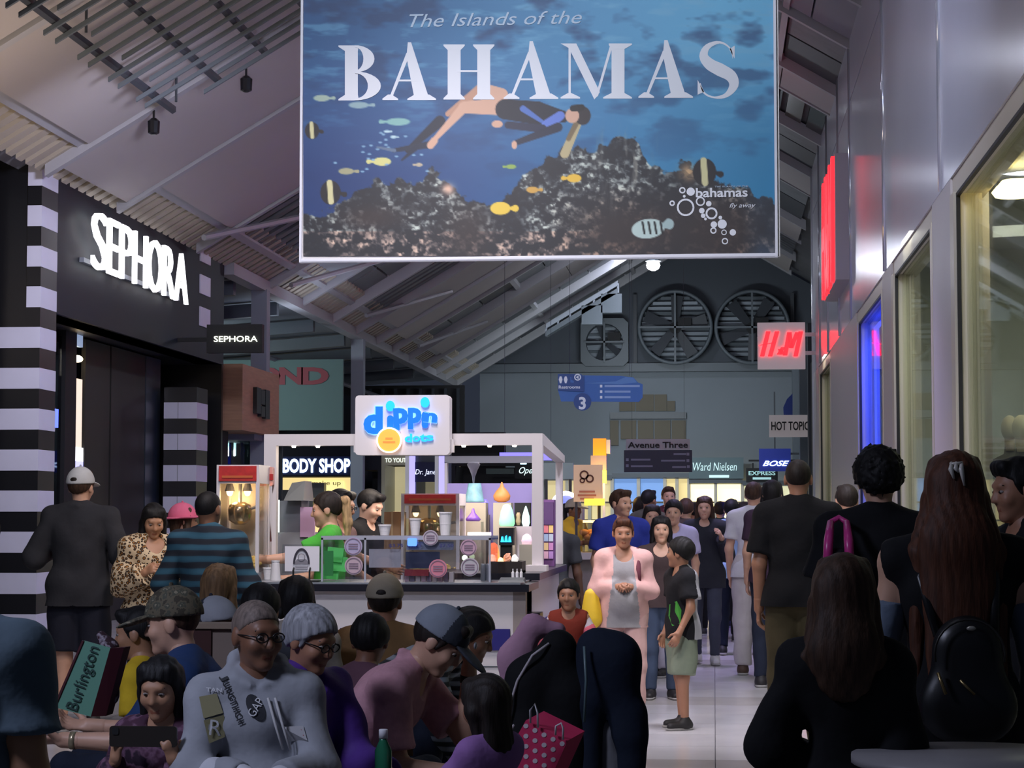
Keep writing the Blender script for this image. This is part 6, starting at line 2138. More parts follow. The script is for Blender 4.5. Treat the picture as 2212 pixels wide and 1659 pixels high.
        nh = RL @ np.array([0, 0, 1.0])
        ncut = top.get('neck', .02)
        if not top.get('hood'):
            B.ell(T(0, -.06 - ncut * .4, .54 - ncut * .6), np.array([.05 + ncut * .5, .07, .03 + ncut]) * s, RL, k=.01, sub=True)
        hc_ = T(0, 0, hem)
        cl = None
        if top.get('cutoff', True):
            hemn = -(RL @ np.array([0, 0, 1.0]))
            cl = lambda X: np.where(((X - T(0, 0, .1)) @ hemn > 0) & (np.abs((X - pel) @ (RL @ np.array([1., 0, 0]))) < .3 * s), (X - hc_) @ hemn, -1.0)
        v, f = B.mesh(wrink(top.get('wr', .0035) * 1.7, int(abs(x * 100)) % 97, top.get('wf', 17.0)), None)
        if cl is not None:
            keep = (((v[f].mean(1) - hc_) @ hemn) < 0) | (np.linalg.norm(v[f].mean(1) - pel, axis=1) > .42 * s)
            f = f[keep]
        out['top'] = mesh_obj(top.get('name', 'shirt'), v, f, top['m'], None, t, True)
        out['top_geo'] = (v, f)
    if bottom:
        B = Blob(max(hb * .9, .01))
        inf = bottom.get('inf', .012)
        dn = RL @ np.array([0, 1.0, 0])
        B.cap(pel + np.array([-.065 * s * hips, .012, .02]), pel + np.array([.065 * s * hips, .012, .02]), .108 * (.6 + .4 * fat) * s + inf * .7, k=.05, flat=.92, n=np.array([0, 1., 0]))
        B.cap(pel + RL @ (np.array([-.04, 0, .1]) * s), pel + RL @ (np.array([.04, 0, .1]) * s), .115 * fat * s, k=.05, flat=.8, n=dn)
        for sd in (1, -1):
            hip, kn, an, fd = Lg[sd]
            lg = bottom.get('leg', 'long')
            if lg == 'short':
                d = nrm(kn - hip)
                en = hip + (kn - hip) * bottom.get('len', .88)
                B.cap(hip, en + d * .06, ra(.088) + inf, ra(.075) + inf * 1.6, k=.035, cut=[(en, d)])
            else:
                B.cap(hip, kn, ra(.086) + inf, ra(.06) + inf, k=.035)
                d = nrm(an - kn)
                en = kn + (an - kn) * bottom.get('len', .97)
                B.cap(kn, en + d * .04, ra(.06) + inf, ra(.042) + inf * bottom.get('flare', 1.2), k=.03, cut=[(en, d)])
        v, f = B.mesh(wrink(.005, 5 + int(abs(y * 10)) % 50, 17.0))
        out['bottom'] = mesh_obj(bottom.get('name', 'trousers'), v, f, bottom['m'], None, t, True)
    if shoes:
        for sd in (1, -1):
            hip, kn, an, fd = Lg[sd]
            B = Blob(max(.009, .009 * res))
            g = an - np.array([0, 0, an[2] - .035 * s])
            heel = an.copy()
            heel[2] = an[2] - .03 * s
            fl = [(np.array([0, 0, an[2] - .075 * s]), np.array([0, 0, -1.0]))]
            B.cap(heel - fd * .035 * s, heel + fd * .15 * s - np.array([0, 0, .012 * s]), .045 * s, .038 * s, k=.02, cut=fl)
            B.cap(an + np.array([0, 0, .02 * s]), heel, .045 * s, .05 * s, k=.03)
            v, f = B.mesh()
            so = mesh_obj('shoe', v, f, shoes, None, t, True)
            B2 = Blob(.01)
            zz = an[2] - .075 * s
            B2.cap(np.array([*(heel - fd * .035 * s)[:2], zz + .01]), np.array([*(heel + fd * .155 * s)[:2], zz + .01]), .05 * s, .044 * s, k=.01, cut=[(np.array([0, 0, zz]), np.array([0, 0, -1.0])), (np.array([0, 0, zz + .022 * s]), np.array([0, 0, 1.0]))])
            v, f = B2.mesh()
            mesh_obj('sole', v, f, M('sole_grey', (150, 148, 146), .6), None, so, True)
    R = rotz(yaw)
    W = lambda p: R @ np.asarray(p, float) + np.array([x, y, z0])
    out.update(root=t, W=W, T=T, hp=hp, A=A, s=s, hs=hs, pel=pel, RL=RL, yaw=yaw, neck=neck, Lg=Lg)
    return out


def head_at(px, pytop, Y, H, z_is_top=True):
    """Ground position and standing height that put the top of a head at a pixel."""
    p = at(px, pytop, Y)
    return p[0], p[2]
# ------------------------------------------------------------------ the crowd
def leopard():
    m, nt, b, tc = node_mat('leopard_print', .8)
    v1 = nt.nodes.new('ShaderNodeTexVoronoi')
    v1.inputs['Scale'].default_value = 42
    nt.links.new(tc.outputs['Object'], v1.inputs['Vector'])
    nt.links.new(ramp(nt, v1.outputs['Distance'], [(.0, (150, 100, 40)), (.28, (60, 40, 24)), (.42, (40, 28, 20)), (.5, (206, 184, 150))], 'CONSTANT'), b.inputs['Base Color'])
    return m


def bands(name, axis, scale, stops, noise=0.0):
    m, nt, b, tc = node_mat(name, .85)
    w = nt.nodes.new('ShaderNodeTexWave')
    w.bands_direction = axis
    w.inputs['Scale'].default_value = scale
    w.inputs['Distortion'].default_value = noise
    nt.links.new(tc.outputs['Object'], w.inputs['Vector'])
    nt.links.new(ramp(nt, w.outputs[1], stops), b.inputs['Base Color'])
    return m


def blotch(name, scale, stops, interp='CONSTANT', detail=3):
    m, nt, b, tc = node_mat(name, .85)
    n = nt.nodes.new('ShaderNodeTexNoise')
    n.inputs['Scale'].default_value = scale
    n.inputs['Detail'].default_value = detail
    nt.links.new(tc.outputs['Object'], n.inputs['Vector'])
    nt.links.new(ramp(nt, n.outputs[0], stops, interp), b.inputs['Base Color'])
    return m


LEO = leopard()
PLAID = bands('teal_stripe_plaid', 'Z', 4.2, [(.0, (16, 22, 34)), (.45, (18, 32, 46)), (.55, (34, 72, 90)), (1, (40, 84, 104))], 1.2)
CAMO = blotch('camo_cloth', 30, [(.0, (58, 52, 40)), (.42, (92, 84, 66)), (.52, (70, 70, 58)), (.62, (126, 118, 98))])
FLORAL = blotch('plum_floral', 14, [(.0, (34, 16, 30)), (.5, (66, 30, 52)), (.58, (112, 78, 100)), (.64, (40, 20, 40))], 'LINEAR')
STRIPY = bands('grey_stripe_knit', 'Z', 7.0, [(.0, (36, 40, 46)), (.4, (40, 44, 50)), (.55, (120, 128, 138)), (1, (140, 148, 158))], .6)
BLK = cloth('black', (20, 20, 23))
BLK2 = cloth('black_jersey', (26, 26, 30))
NAV = cloth('navy', (26, 32, 50))
CHAR = cloth('charcoal', (58, 60, 66))
JEAN = cloth('jean', (62, 74, 96))
JEAN2 = cloth('jean_dark', (34, 40, 56))
JEANL = cloth('jean_grey', (112, 124, 142))
SHOE = M('shoe_dark', (36, 34, 36), .6)
SHOEW = M('shoe_white', (196, 194, 196), .6)
SHOEB = M('shoe_brown', (74, 54, 42), .6)


SEATLOG = []


def P(label, px, py, Y, H=None, seat=False, **kw):
    """A figure whose head top shows at (px, py) at distance Y."""
    p = at(px, py, Y)
    if H is None:
        H = (p[2] - (.0 if kw.get('cap') else .005)) / .992
    lean, side, hd = kw.get('lean', 0.0), kw.get('side', 0.0), kw.get('head', (0, 0, 0))
    yaw = kw.get('yaw', 0.0)
    s, hs = scales(H)
    RL = rotx(lean) @ roty(side)
    off = RL @ (np.array([0, -.007, .56]) * s) + rotx(lean * .35 + hd[1] * .5) @ roty(side * .5) @ (np.array([0, -.012, .115]) * hs)
    topz = off[2] + .122 * hs + (.02 * hs if kw.get('cap') else 0)
    o = rotz(yaw) @ off
    seatz = None
    if seat:
        seatz = p[2] - topz
    if seat and SEATLOG is not None:
        SEATLOG.append((label[:40], round(seatz, 3), round(p[0] - o[0], 2), round(Y - o[1], 2), H))
    return person(label, p[0] - o[0], Y - o[1], H=H, seat=seatz, **kw)


def panel(o, mat, fn):
    """Give the faces of the top for which fn(local x, y, z / scale) holds a second cloth."""
    me = o['top'].data
    me.materials.append(mat)
    v, f = o['top_geo']
    c = (v[f].mean(1) - o['pel']) @ o['RL'] / o['s']
    me.polygons.foreach_set('material_index', fn(c[:, 0], c[:, 1], c[:, 2]).astype(np.int32))
    me.update()


D2 = math.radians
g_bench = 'people seated on the benches'
g_walk = 'people walking along the mall'
g_far = 'people in the distant crowd'
WH = cloth('white', (206, 204, 208))

# --- seated rows in front
F1 = P('broad person in a slate T-shirt cut off by the photo edge', -75, 1120, 5.2, H=1.8, seat=True, yaw=D2(160), fat=1.5, skn='olive', lean=.12, face=False, group=g_bench,
       top=dict(m=cloth('slate_tee', (84, 100, 112)), sleeve='short', inf=.02, wr=.006, loose=.012), bottom=dict(m=JEAN2), shoes=SHOE, hair=('short', 'dark'))
HOOD = P('elderly man in glasses wearing a grey patchwork hoodie', 556, 1297, 7.0, H=1.70, seat=True, yaw=D2(14), head=(D2(26), .06, 0), fat=.95, belly=.3, skn='brown', glasses=True, group=g_bench, res=.8,
         arms=dict(el=(.14, -.5, -.95), wl=(-.5, -.8, .0), er=(-.2, -.44, -.95), wr=(.66, -.7, .0)), hands=dict(l=dict(n=(-.3, .2, -1), curl=.9), r=dict(n=(.3, .2, -1), curl=.9)),
         top=dict(m=cloth('hoodie_grey', (150, 152, 158)), sleeve='long', inf=.02, hood=True, loose=.01, wr=.006, hem=-.1, name='hoodie'), bottom=dict(m=JEAN2), shoes=SHOE, hair=('buzz', 'silver'))
for sd in (1, -1):
    a, e, w = HOOD['A'][sd]
    b = Blob(.01)
    b.cap(e + (w - e) * .45, e + (w - e) * .98, .066, .05, k=.02)
    v, f = b.mesh(wrink(.004, 7, 30))
    mesh_obj('cuff', v, f, cloth('cuff_white', (196, 196, 202)), None, HOOD['root'], True)
LADY = P('grey-haired woman in glasses and a purple jacket looking down', 672, 1314, 7.55, H=1.64, seat=True, yaw=D2(52), head=(D2(10), .3, 0), fat=1.1, lean=.2, skn='tan', glasses=True, group=g_bench, res=.8,
         arms=dict(el=(.15, -.35, -1), wl=(-.2, -1, -.15), er=(-.16, -.4, -1), wr=(.3, -1, -.12)), hands=dict(l=dict(n=(0, .2, -1), curl=.7), r=dict(n=(0, .2, -1), curl=.7)),
         top=dict(m=cloth('purple_jacket', (78, 46, 128), .7), sleeve='long', inf=.024, collar=True, wr=.006, name='jacket'), bottom=dict(m=JEAN), shoes=SHOE, hair=('full', 'grey'))
PINK = P('man in a pink T-shirt and grey cap leaning forward, hand on chin', 948, 1308, 8.15, H=1.84, seat=True, yaw=D2(82), lean=.72, head=(D2(4), .62, 0), fat=1.15, skn='light', group=g_bench, res=.8,
         arms=dict(el=(-.1, -.75, -.8), wl=(-.12, -.1, 1), er=(-.05, -.12, -1), wr=(.1, -1, -.08)), hands=dict(l=dict(d=(0, .2, 1), n=(0, 1, 0), curl=1.2), r=dict(n=(.3, 0, -1), curl=.5)),
         legs=dict(kl=(.14, -1, -.02), kr=(-.14, -1, -.02)),
         top=dict(m=cloth('pink_tee', (196, 146, 156), var=.08, vscale=40), sleeve='short', inf=.016, wr=.0045, collar=True, hem=-.05, len=.78, loose=.012), bottom=dict(m=JEANL), shoes=SHOE, hair=('short', 'dark'),
         cap=dict(m=cloth('cap_charcoal', (60, 64, 72)), m2=cloth('cap_grey_mesh', (134, 140, 150)), split=-.012, logo=M('badge_silver', (150, 150, 156), .5)))
TOT = P('little girl in a lilac top over grey sleeves, back to camera', 1048, 1460, 6.7, yaw=D2(-128), skn='tan', kid=1, fat=.85, face=True, head=(D2(-8), .15, 0), group=g_bench, res=.8,
        arms=dict(el=(.2, -.6, -.8), wl=(0, -1, -.2), er=(-.3, -.5, -.8), wr=(0, -1, -.4)),
        top=dict(m=cloth('lilac_tee', (150, 108, 168)), sleeve='short', inf=.014, len=.8), bottom=dict(m=BLK), shoes=SHOE, hair=('long', 'dark', .12))
B_ = rotz(0)
for c, sd in (('l', 1), ('r', -1)):
    a, e, w = TOT['A'][sd]
    b = Blob(.01)
    b.cap(a + (e - a) * .5, e, .034, .031, k=.01).cap(e, e + (w - e) * .95, .031, .027, k=.01)
    v, f = b.mesh()
    mesh_obj('sleeve', v, f, cloth('grey_sleeve', (140, 144, 148)), None, TOT['root'], True)
BENT = P('dark-haired person in a striped knit bent over behind the grey cap', 1020, 1318, 9.9, H=1.84, seat=True, yaw=D2(84), lean=1.12, head=(0, .35, 0), skn='brown', group=g_bench,
         arms=dict(el=(.1, -.3, -1), wl=(0, -.6, -.8), er=(-.1, -.3, -1), wr=(0, -.6, -.8)), top=dict(m=STRIPY, sleeve='long', inf=.022, name='jumper'), bottom=dict(m=JEAN2), shoes=SHOE, hair=('full', 'black'))
P('black-haired child seen from behind left of the pink shirt', 800, 1330, 9.1, H=1.5, seat=True, yaw=D2(150), skn='brown', group=g_bench, face=True, head=(D2(30), .2, 0), lean=.15,
  top=dict(m=cloth('wine_tee', (96, 66, 78)), sleeve='short'), bottom=dict(m=JEAN2), shoes=SHOE, hair=('full', 'black'))
P('man in a beige cap and tan jacket seen from behind at the counter', 832, 1240, 10.2, H=1.72, seat=True, yaw=D2(180), fat=1.2, skn='tan', group=g_bench, face=False,
  top=dict(m=cloth('tan_jacket', (122, 92, 58)), sleeve='long', inf=.028, collar=True, name='jacket'), bottom=dict(m=JEAN), shoes=SHOE, hair=('short', 'dark'),
  cap=dict(m=cloth('beige_cap', (150, 140, 122)), hole=True))
P('black-haired woman in a cream top from behind, left of the beige cap', 640, 1245, 9.9, H=1.62, seat=True, yaw=D2(172), skn='olive', group=g_bench, face=False, head=(D2(20), 0, 0),
  top=dict(m=cloth('cream_top', (168, 158, 146)), sleeve='long', inf=.02, name='blouse'), bottom=dict(m=JEAN2), shoes=SHOE, hair=('bob', 'black'))
P('dark head showing just behind the grey hoodie man', 566, 1264, 9.4, H=1.62, seat=True, yaw=D2(170), skn='tan', group=g_bench, face=False,
  top=dict(m=CHAR, sleeve='short'), bottom=dict(m=JEAN2), shoes=SHOE, hair=('full', 'black'))
P('woman with long light brown hair from behind, one hand raised', 474, 1219, 10.4, H=1.66, seat=True, yaw=D2(172), skn='light', group=g_bench, face=False,
  arms=dict(er=(-.5, -.2, -.8), wr=(-.25, -.3, .95)), top=dict(m=cloth('grey_blue_top', (92, 98, 110)), sleeve='short'), bottom=dict(m=JEAN), shoes=SHOE, hair=('long', 'brown', .16))
bpy.data.objects[[o.name for o in COL.objects if o.name.startswith('hair')][-1]].data.materials[0] = hairm('sandy', (120, 92, 64))
P('person in a dark and pale mesh cap between camo cap and hoodie', 462, 1290, 8.9, H=1.62, seat=True, yaw=D2(-112), skn='light', group=g_bench, head=(0, .2, 0),
  top=dict(m=cloth('dusk_tee', (84, 76, 84)), sleeve='short'), bottom=dict(m=JEAN2), shoes=SHOE, hair=('short', 'brown'), cap=dict(m=cloth('cap_ink', (46, 48, 58)), m2=cloth('cap_pale_mesh', (150, 152, 158)), split=.01))
CAMOM = P('man in a camouflage cap facing left, using a phone', 372, 1268, 7.9, H=1.76, seat=True, yaw=D2(-88), lean=.34, head=(D2(-2), .12, 0), fat=1.15, skn='light', group=g_bench, res=.8,
          arms=dict(el=(.05, -.62, -.85), wl=(-.02, -1, .03), er=(-.05, -.62, -.85), wr=(.14, -1, .1)), hands=dict(l=dict(n=(-.4, 0, .9), curl=.6), r=dict(n=(.4, 0, .9), curl=.6)),
          top=dict(m=cloth('royal_tee', (34, 56, 96)), sleeve='short', len=.86, inf=.018, loose=.014), bottom=dict(m=JEAN2), shoes=SHOE, hair=('buzz', 'brown'), cap=dict(m=CAMO))
P('boy in a yellow T-shirt facing left behind the camouflage cap', 296, 1312, 8.7, H=1.42, seat=True, yaw=D2(-92), skn='olive', group=g_bench, head=(0, .1, 0), lean=.1,
  top=dict(m=cloth('yellow_tee', (206, 172, 40)), sleeve='short'), bottom=dict(m=JEAN2), shoes=SHOE, hair=('short', 'black'))
GIRL = P('girl with long dark hair holding up a phone, floral top', 348, 1420, 7.0, H=1.22, seat=True, yaw=D2(-4), head=(D2(-2), .26, 0), skn='olive', kid=1, group=g_bench, res=.8,
         arms=dict(el=(.34, -.35, -.9), wl=(-.46, -.7, .62), er=(-.34, -.35, -.9), wr=(.46, -.7, .62)), hands=dict(l=dict(d=(-.2, -.2, 1), n=(-.6, .8, 0), curl=.75), r=dict(d=(.2, -.2, 1), n=(.6, .8, 0), curl=.75)),
         top=dict(m=FLORAL, sleeve='long', inf=.016, wr=.005), bottom=dict(m=JEAN2), shoes=SHOE, hair=('long', 'black', .34, 'front'))

# --- standing on the left
P('man in a white cap, charcoal sweater and navy shorts, back to camera', 176, 1020, 14.3, yaw=D2(184), head=(D2(-12), 0, 0), fat=1.25, skn='light', group=g_walk, face=True,
  arms=dict(el=(.42, .12, -1), wl=(-.3, -.9, .25), er=(-.42, .12, -1), wr=(.3, -.9, .25)), top=dict(m=cloth('ash_sweater', (48, 48, 52)), sleeve='long', inf=.024, hem=-.1, collar=True, name='sweater', wr=.005),
  bottom=dict(m=cloth('ink_shorts', (30, 32, 44)), leg='short', inf=.02, name='shorts'), shoes=SHOE, hair=('short', 'brown'), cap=dict(m=cloth('white_cap', (196, 196, 196)), hole=True))
LEOW = P('woman in a leopard print blouse looking down at her hands', 332, 1090, 14.2, yaw=D2(28), head=(D2(-4), .4, 0), skn='olive', group=g_walk, fat=1.1,
         arms=dict(el=(.1, -.25, -1), wl=(-.35, -.8, .6), er=(-.2, -.1, -1), wr=(.5, -.8, .4)), top=dict(m=LEO, sleeve='long', inf=.03, hem=-.24, loose=.02, wr=.007, neck=.05, name='blouse'),
         bottom=dict(m=BLK), shoes=SHOE, hair=('long', 'black', .14))
P('man in a dark teal banded shirt with his back to the camera', 452, 1064, 12.7, yaw=D2(176), fat=1.22, skn='brown', group=g_walk, face=False, head=(D2(-14), .05, 0),
  arms=dict(el=(.4, .05, -1), wl=(-.2, -.75, -.3), er=(-.32, -.05, -1), wr=(.05, -.6, -.8)), top=dict(m=PLAID, sleeve='long', inf=.024, hem=-.16, wr=.005), bottom=dict(m=JEAN2), shoes=SHOE, hair=('buzz', 'black'))
P('child in a pink sun hat beside the banded shirt man', 398, 1096, 15.2, yaw=D2(120), skn='light', group=g_walk, face=True,
  top=dict(m=cloth('rose_top', (176, 84, 110)), sleeve='short'), bottom=dict(m=JEAN), shoes=SHOE, hair=('bob', 'brown'), cap=dict(m=cloth('pink_hat', (206, 100, 130)), brim=0))

# --- kiosk staff
SERV = P('kiosk server in a green T-shirt with a blonde ponytail', 705, 1066, 13.85, yaw=D2(-84), skn='light', head=(0, .1, 0), group='kiosk staff',
         arms=dict(el=(.1, -.85, -.4), wl=(.05, -1, -.08), er=(-.1, -.4, -.9), wr=(0, -1, -.1)), hands=dict(l=dict(n=(-.3, 0, -1), curl=1.1)), top=dict(m=cloth('lime_tee', (76, 172, 62)), sleeve='short', len=.6), bottom=dict(m=BLK), shoes=SHOE, hair=('pony', 'dark', .16, 'blond'))
P('dark-haired man behind the green server reaching right', 738, 1060, 14.7, yaw=D2(74), skn='tan', group='kiosk staff', head=(0, .2, 0), glasses=True,
  arms=dict(er=(-.1, -.85, -.55), wr=(0, -1, -.25), el=(.1, -.2, -1), wl=(0, -.8, -.4)), top=dict(m=cloth('mocha_tee', (96, 72, 72)), sleeve='short', len=.5), bottom=dict(m=BLK), shoes=SHOE, hair=('short', 'black'))
P('clerk in a black jacket looking down to the right at the kiosk', 800, 1060, 15.4, yaw=D2(66), skn='pale', group='kiosk staff', head=(D2(6), .4, 0), fat=1.1,
  arms=dict(er=(-.1, -.5, -.9), wr=(.2, -1, .1), el=(.1, -.4, -.9), wl=(-.2, -1, .1)), top=dict(m=BLK, sleeve='long', inf=.02, collar=True, name='jacket'), bottom=dict(m=BLK), shoes=SHOE, hair=('short', 'black'))

# --- walkway, front
NINA = P('small girl in a rust pinafore and pink sleeves by the coats', 1228, 1252, 13.3, yaw=D2(2), skn='tan', kid=1, fat=.85, group=g_walk, head=(D2(-6), .06, 0),
         top=dict(m=cloth('rust_vest', (120, 46, 34)), sleeve='none', neck=.03, hem=-.2), bottom=dict(m=cloth('rust_skirt', (110, 44, 34)), leg='short'), shoes=SHOE, hair=('bun', 'black'),
         arms=dict(el=(.5, -.1, -1), wl=(-.3, -.7, -.4), er=(-.5, -.1, -1), wr=(.3, -.7, -.4)))
for sd in (1, -1):
    a, e, w = NINA['A'][sd]
    b = Blob(.01)
    b.cap(a, a + (e - a) * .45, .042, .044, k=.01)
    v, f = b.mesh()
    mesh_obj('sleeve', v, f, cloth('pale_sleeve', (206, 196, 204)), None, NINA['root'], True)
    b = Blob(.01)
    b.cap(a + (e - a) * .4, e, .046, .044, k=.01).cap(e, e + (w - e) * .9, .044, .036, k=.01)
    v, f = b.mesh()
    mesh_obj('sleeve', v, f, cloth('coral_sleeve', (222, 110, 128)), None, NINA['root'], True)
ROSA = P('woman in a pink cardigan and trousers over a grey top', 1346, 1120, 15.3, yaw=D2(4), fat=1.1, belly=.4, bust=.9, hips=1.15, skn='tan', head=(D2(2), .1, 0), group=g_walk,
         arms=dict(el=(.22, -.05, -1), wl=(-.7, -.7, .16), er=(-.22, -.05, -1), wr=(.72, -.68, .16)), hands=dict(l=dict(n=(-.3, .5, -.8), curl=1.0), r=dict(n=(.3, .5, -.8), curl=1.0)),
         top=dict(m=cloth('blush_cardigan', (214, 170, 164)), sleeve='long', inf=.014, hem=-.12, neck=.05, wr=.004, name='cardigan'), bottom=dict(m=cloth('blush_trousers', (206, 168, 162)), inf=.014), shoes=SHOEB, hair=('short', 'auburn'))
panel(ROSA, cloth('heather_tee', (152, 150, 152)), lambda x, y, z: (np.abs(x) < .085 + .12 * np.clip(.42 - z, 0, .5)) & (y < .03) & (z < .5))
mb = MB()
hp = ROSA['hp']
for sd in (1, -1):
    mb.tube([hp(sd * .03 + .026 * math.cos(a), -.07 - .0, .098 + .014 * math.sin(a)) for a in np.linspace(0, 2 * PI, 13)], .006, 6, caps=False)
part('sunglasses', mb, SOOT, ROSA['root'], True)
part('bag_strap', MB().tube([ROSA['T'](.13, -.1, .2), ROSA['T'](.125, -.125, .38), ROSA['T'](.12, -.02, .54), ROSA['T'](.12, .1, .4)], .02, 8), cloth('plum_strap', (112, 62, 74)), ROSA['root'], True)
BOY = P('boy in a black and grey T-shirt and sage shorts looking left', 1468, 1164, 14.9, yaw=D2(-66), head=(D2(-44), -.05, 0), skn='tan', kid=1, group=g_walk, fat=1.12,
        arms=dict(el=(.25, -.05, -1), wl=(.05, -.5, -.9), er=(-.2, 0, -1), wr=(0, -.3, -1)), legs=dict(kl=(.06, -.1, -1), kr=(-.12, .1, -1), fl=(.1, -1, 0), fr=(-.1, -1, 0)),
        top=dict(m=BLK2, sleeve='short', inf=.022, loose=.014, hem=-.1), bottom=dict(m=cloth('sage_shorts', (126, 136, 118)), leg='short', inf=.022, name='shorts', len=.95), shoes=SHOE, hair=('full', 'black'))
panel(BOY, cloth('shirt_grey', (160, 160, 164)), lambda x, y, z: (y > .03) & (z > -.2))

# --- walkway, middle
P('man in a blue polo shirt looking right, behind the pink cardigan', 1342, 1060, 18.0, yaw=D2(20), head=(D2(28), 0, 0), fat=1.2, skn='light', group=g_walk, res=1.2,
  top=dict(m=cloth('royal_polo', (44, 58, 150)), sleeve='short', inf=.018, collar=True), bottom=dict(m=JEAN2), shoes=SHOE, hair=('short', 'brown'))
P('woman in a charcoal sweater and grey leggings walking forward', 1522, 1074, 21.3, yaw=D2(-4), skn='light', group=g_walk, res=1.3,
  arms=dict(el=(.25, -.05, -1), wl=(-.2, -.7, .7), er=(-.2, .05, -1), wr=(0, -.2, -1)), legs=dict(kl=(.02, -.22, -1), al=(0, .1, -1), kr=(-.02, .1, -1), ar=(0, .3, -1)),
  top=dict(m=cloth('smoke_sweater', (42, 44, 50)), sleeve='long', inf=.026, hem=-.14, name='sweater'), bottom=dict(m=cloth('leggings', (66, 70, 82)), inf=.006), shoes=SHOEW, hair=('long', 'brown', .26))
P('person in a pale blue shirt and dark trousers walking away', 1580, 1080, 22.8, yaw=D2(172), skn='light', group=g_walk, face=False, res=1.3,
  arms=dict(el=(.3, .1, -1), wl=(0, -.7, .1), er=(-.3, .1, -1), wr=(.1, -.8, -.1)), legs=dict(kl=(.03, -.15, -1), al=(0, .2, -1), kr=(-.03, .12, -1), ar=(0, .2, -1)),
  top=dict(m=cloth('sky_shirt', (150, 178, 214)), sleeve='short', inf=.02, hem=-.08), bottom=dict(m=NAV), shoes=SHOE, hair=('short', 'black'))
P('young person in a lavender white T-shirt facing the camera', 1455, 1083, 19.6, yaw=D2(-6), skn='light', group=g_walk, res=1.2,
  top=dict(m=cloth('lavender_tee', (196, 190, 226)), sleeve='short', inf=.018), bottom=dict(m=cloth('white_jean', (190, 186, 200))), shoes=SHOE, hair=('full', 'black'))
P('girl with long dark hair directly behind the boy', 1428, 1117, 17.3, yaw=D2(4), skn='light', kid=1, group=g_walk, res=1.1,
  top=dict(m=cloth('umber_tee', (70, 56, 56)), sleeve='short', neck=.05), bottom=dict(m=JEAN), shoes=SHOE, hair=('long', 'black', .24))
P('woman half hidden between the girl and the blue polo', 1408, 1092, 19.8, yaw=D2(10), skn='light', group=g_walk, res=1.2,
  top=dict(m=cloth('pale_grey_tee', (150, 152, 162)), sleeve='short'), bottom=dict(m=JEAN), shoes=SHOE, hair=('long', 'dark', .18))
WHT = P('person in a white T-shirt and pale skirt walking away by the signs', 1628, 1044, 20.0, yaw=D2(172), skn='light', group=g_walk, face=False, res=1.2,
  arms=dict(el=(.2, .05, -1), wl=(.0, -.3, -1), er=(-.4, .0, -1), wr=(.0, -.6, -.6)), top=dict(m=WH, sleeve='short', inf=.018), bottom=dict(m=cloth('pale_skirt', (190, 184, 184)), inf=.03), shoes=SHOEB, hair=('short', 'brown'))
P('dark-haired woman in plum left of the black T-shirt man', 1668, 1040, 18.6, yaw=D2(176), skn='light', group=g_walk, face=False, res=1.2,
  top=dict(m=cloth('plum_top', (60, 44, 60)), sleeve='short'), bottom=dict(m=JEAN2), shoes=SHOE, hair=('bob', 'black'))
FAR = [('bearded man in olive in the distant crowd', 1402, 1060, 24.5, 150, 'short', 'black', (86, 84, 74), 'tan'), ('tall man in maroon at the back of the crowd', 1444, 1053, 25.6, 10, 'short', 'brown', (84, 40, 48), 'light'),
       ('person in grey in the crowd under the avenue sign', 1382, 1075, 27.5, 170, 'bob', 'dark', (90, 90, 96), 'tan'), ('curly person in brown in the crowd by the yellow shop', 1482, 1080, 24.0, 175, 'full', 'brown', (70, 60, 54), 'light'),
       ('person in black in the crowd left of the charcoal sweater', 1500, 1088, 26.6, 185, 'short', 'black', (40, 38, 42), 'tan'), ('person in deep red in the crowd right of the pale blue shirt', 1606, 1086, 25.2, 178, 'bob', 'dark', (96, 36, 44), 'light'),
       ('person in teal in the crowd between sweater and blue shirt', 1556, 1086, 28.5, 175, 'full', 'dark', (46, 66, 70), 'light'), ('man in tan far down the walkway', 1532, 1096, 33.0, 5, 'short', 'brown', (120, 100, 80), 'light'),
       ('woman in violet far down the walkway', 1466, 1098, 31.0, 176, 'long', 'black', (84, 70, 120), 'tan'), ('child in white at the back of the crowd', 1594, 1106, 30.0, 0, 'short', 'dark', (180, 180, 186), 'light')]
for lab, px, py, Y, yw, hs_, hc_, tc_, sk_ in FAR:
    P(lab, px, py, Y, yaw=D2(yw), skn=sk_, group=g_far, face=abs(yw) < 90 or Y < 25, res=1.6, top=dict(m=cloth('far_%d' % px, tc_), sleeve='short', inf=.018), bottom=dict(m=JEAN2 if px % 2 else BLK), shoes=SHOE, hair=(hs_, hc_, .2))
P('pretzel stall worker in a yellow T-shirt and pale visor', 1240, 1083, 26.5, yaw=D2(62), skn='brown', group='stall staff', res=1.4, arms=dict(er=(-.1, -.6, -.8), wr=(.1, -1, .1), el=(.1, -.5, -.8), wl=(0, -1, .1)),
  top=dict(m=cloth('marigold_tee', (226, 182, 58)), sleeve='short', inf=.02), bottom=dict(m=BLK), shoes=SHOE, hair=('pony', 'black', .12), cap=dict(m=cloth('khaki_visor', (170, 164, 150))))

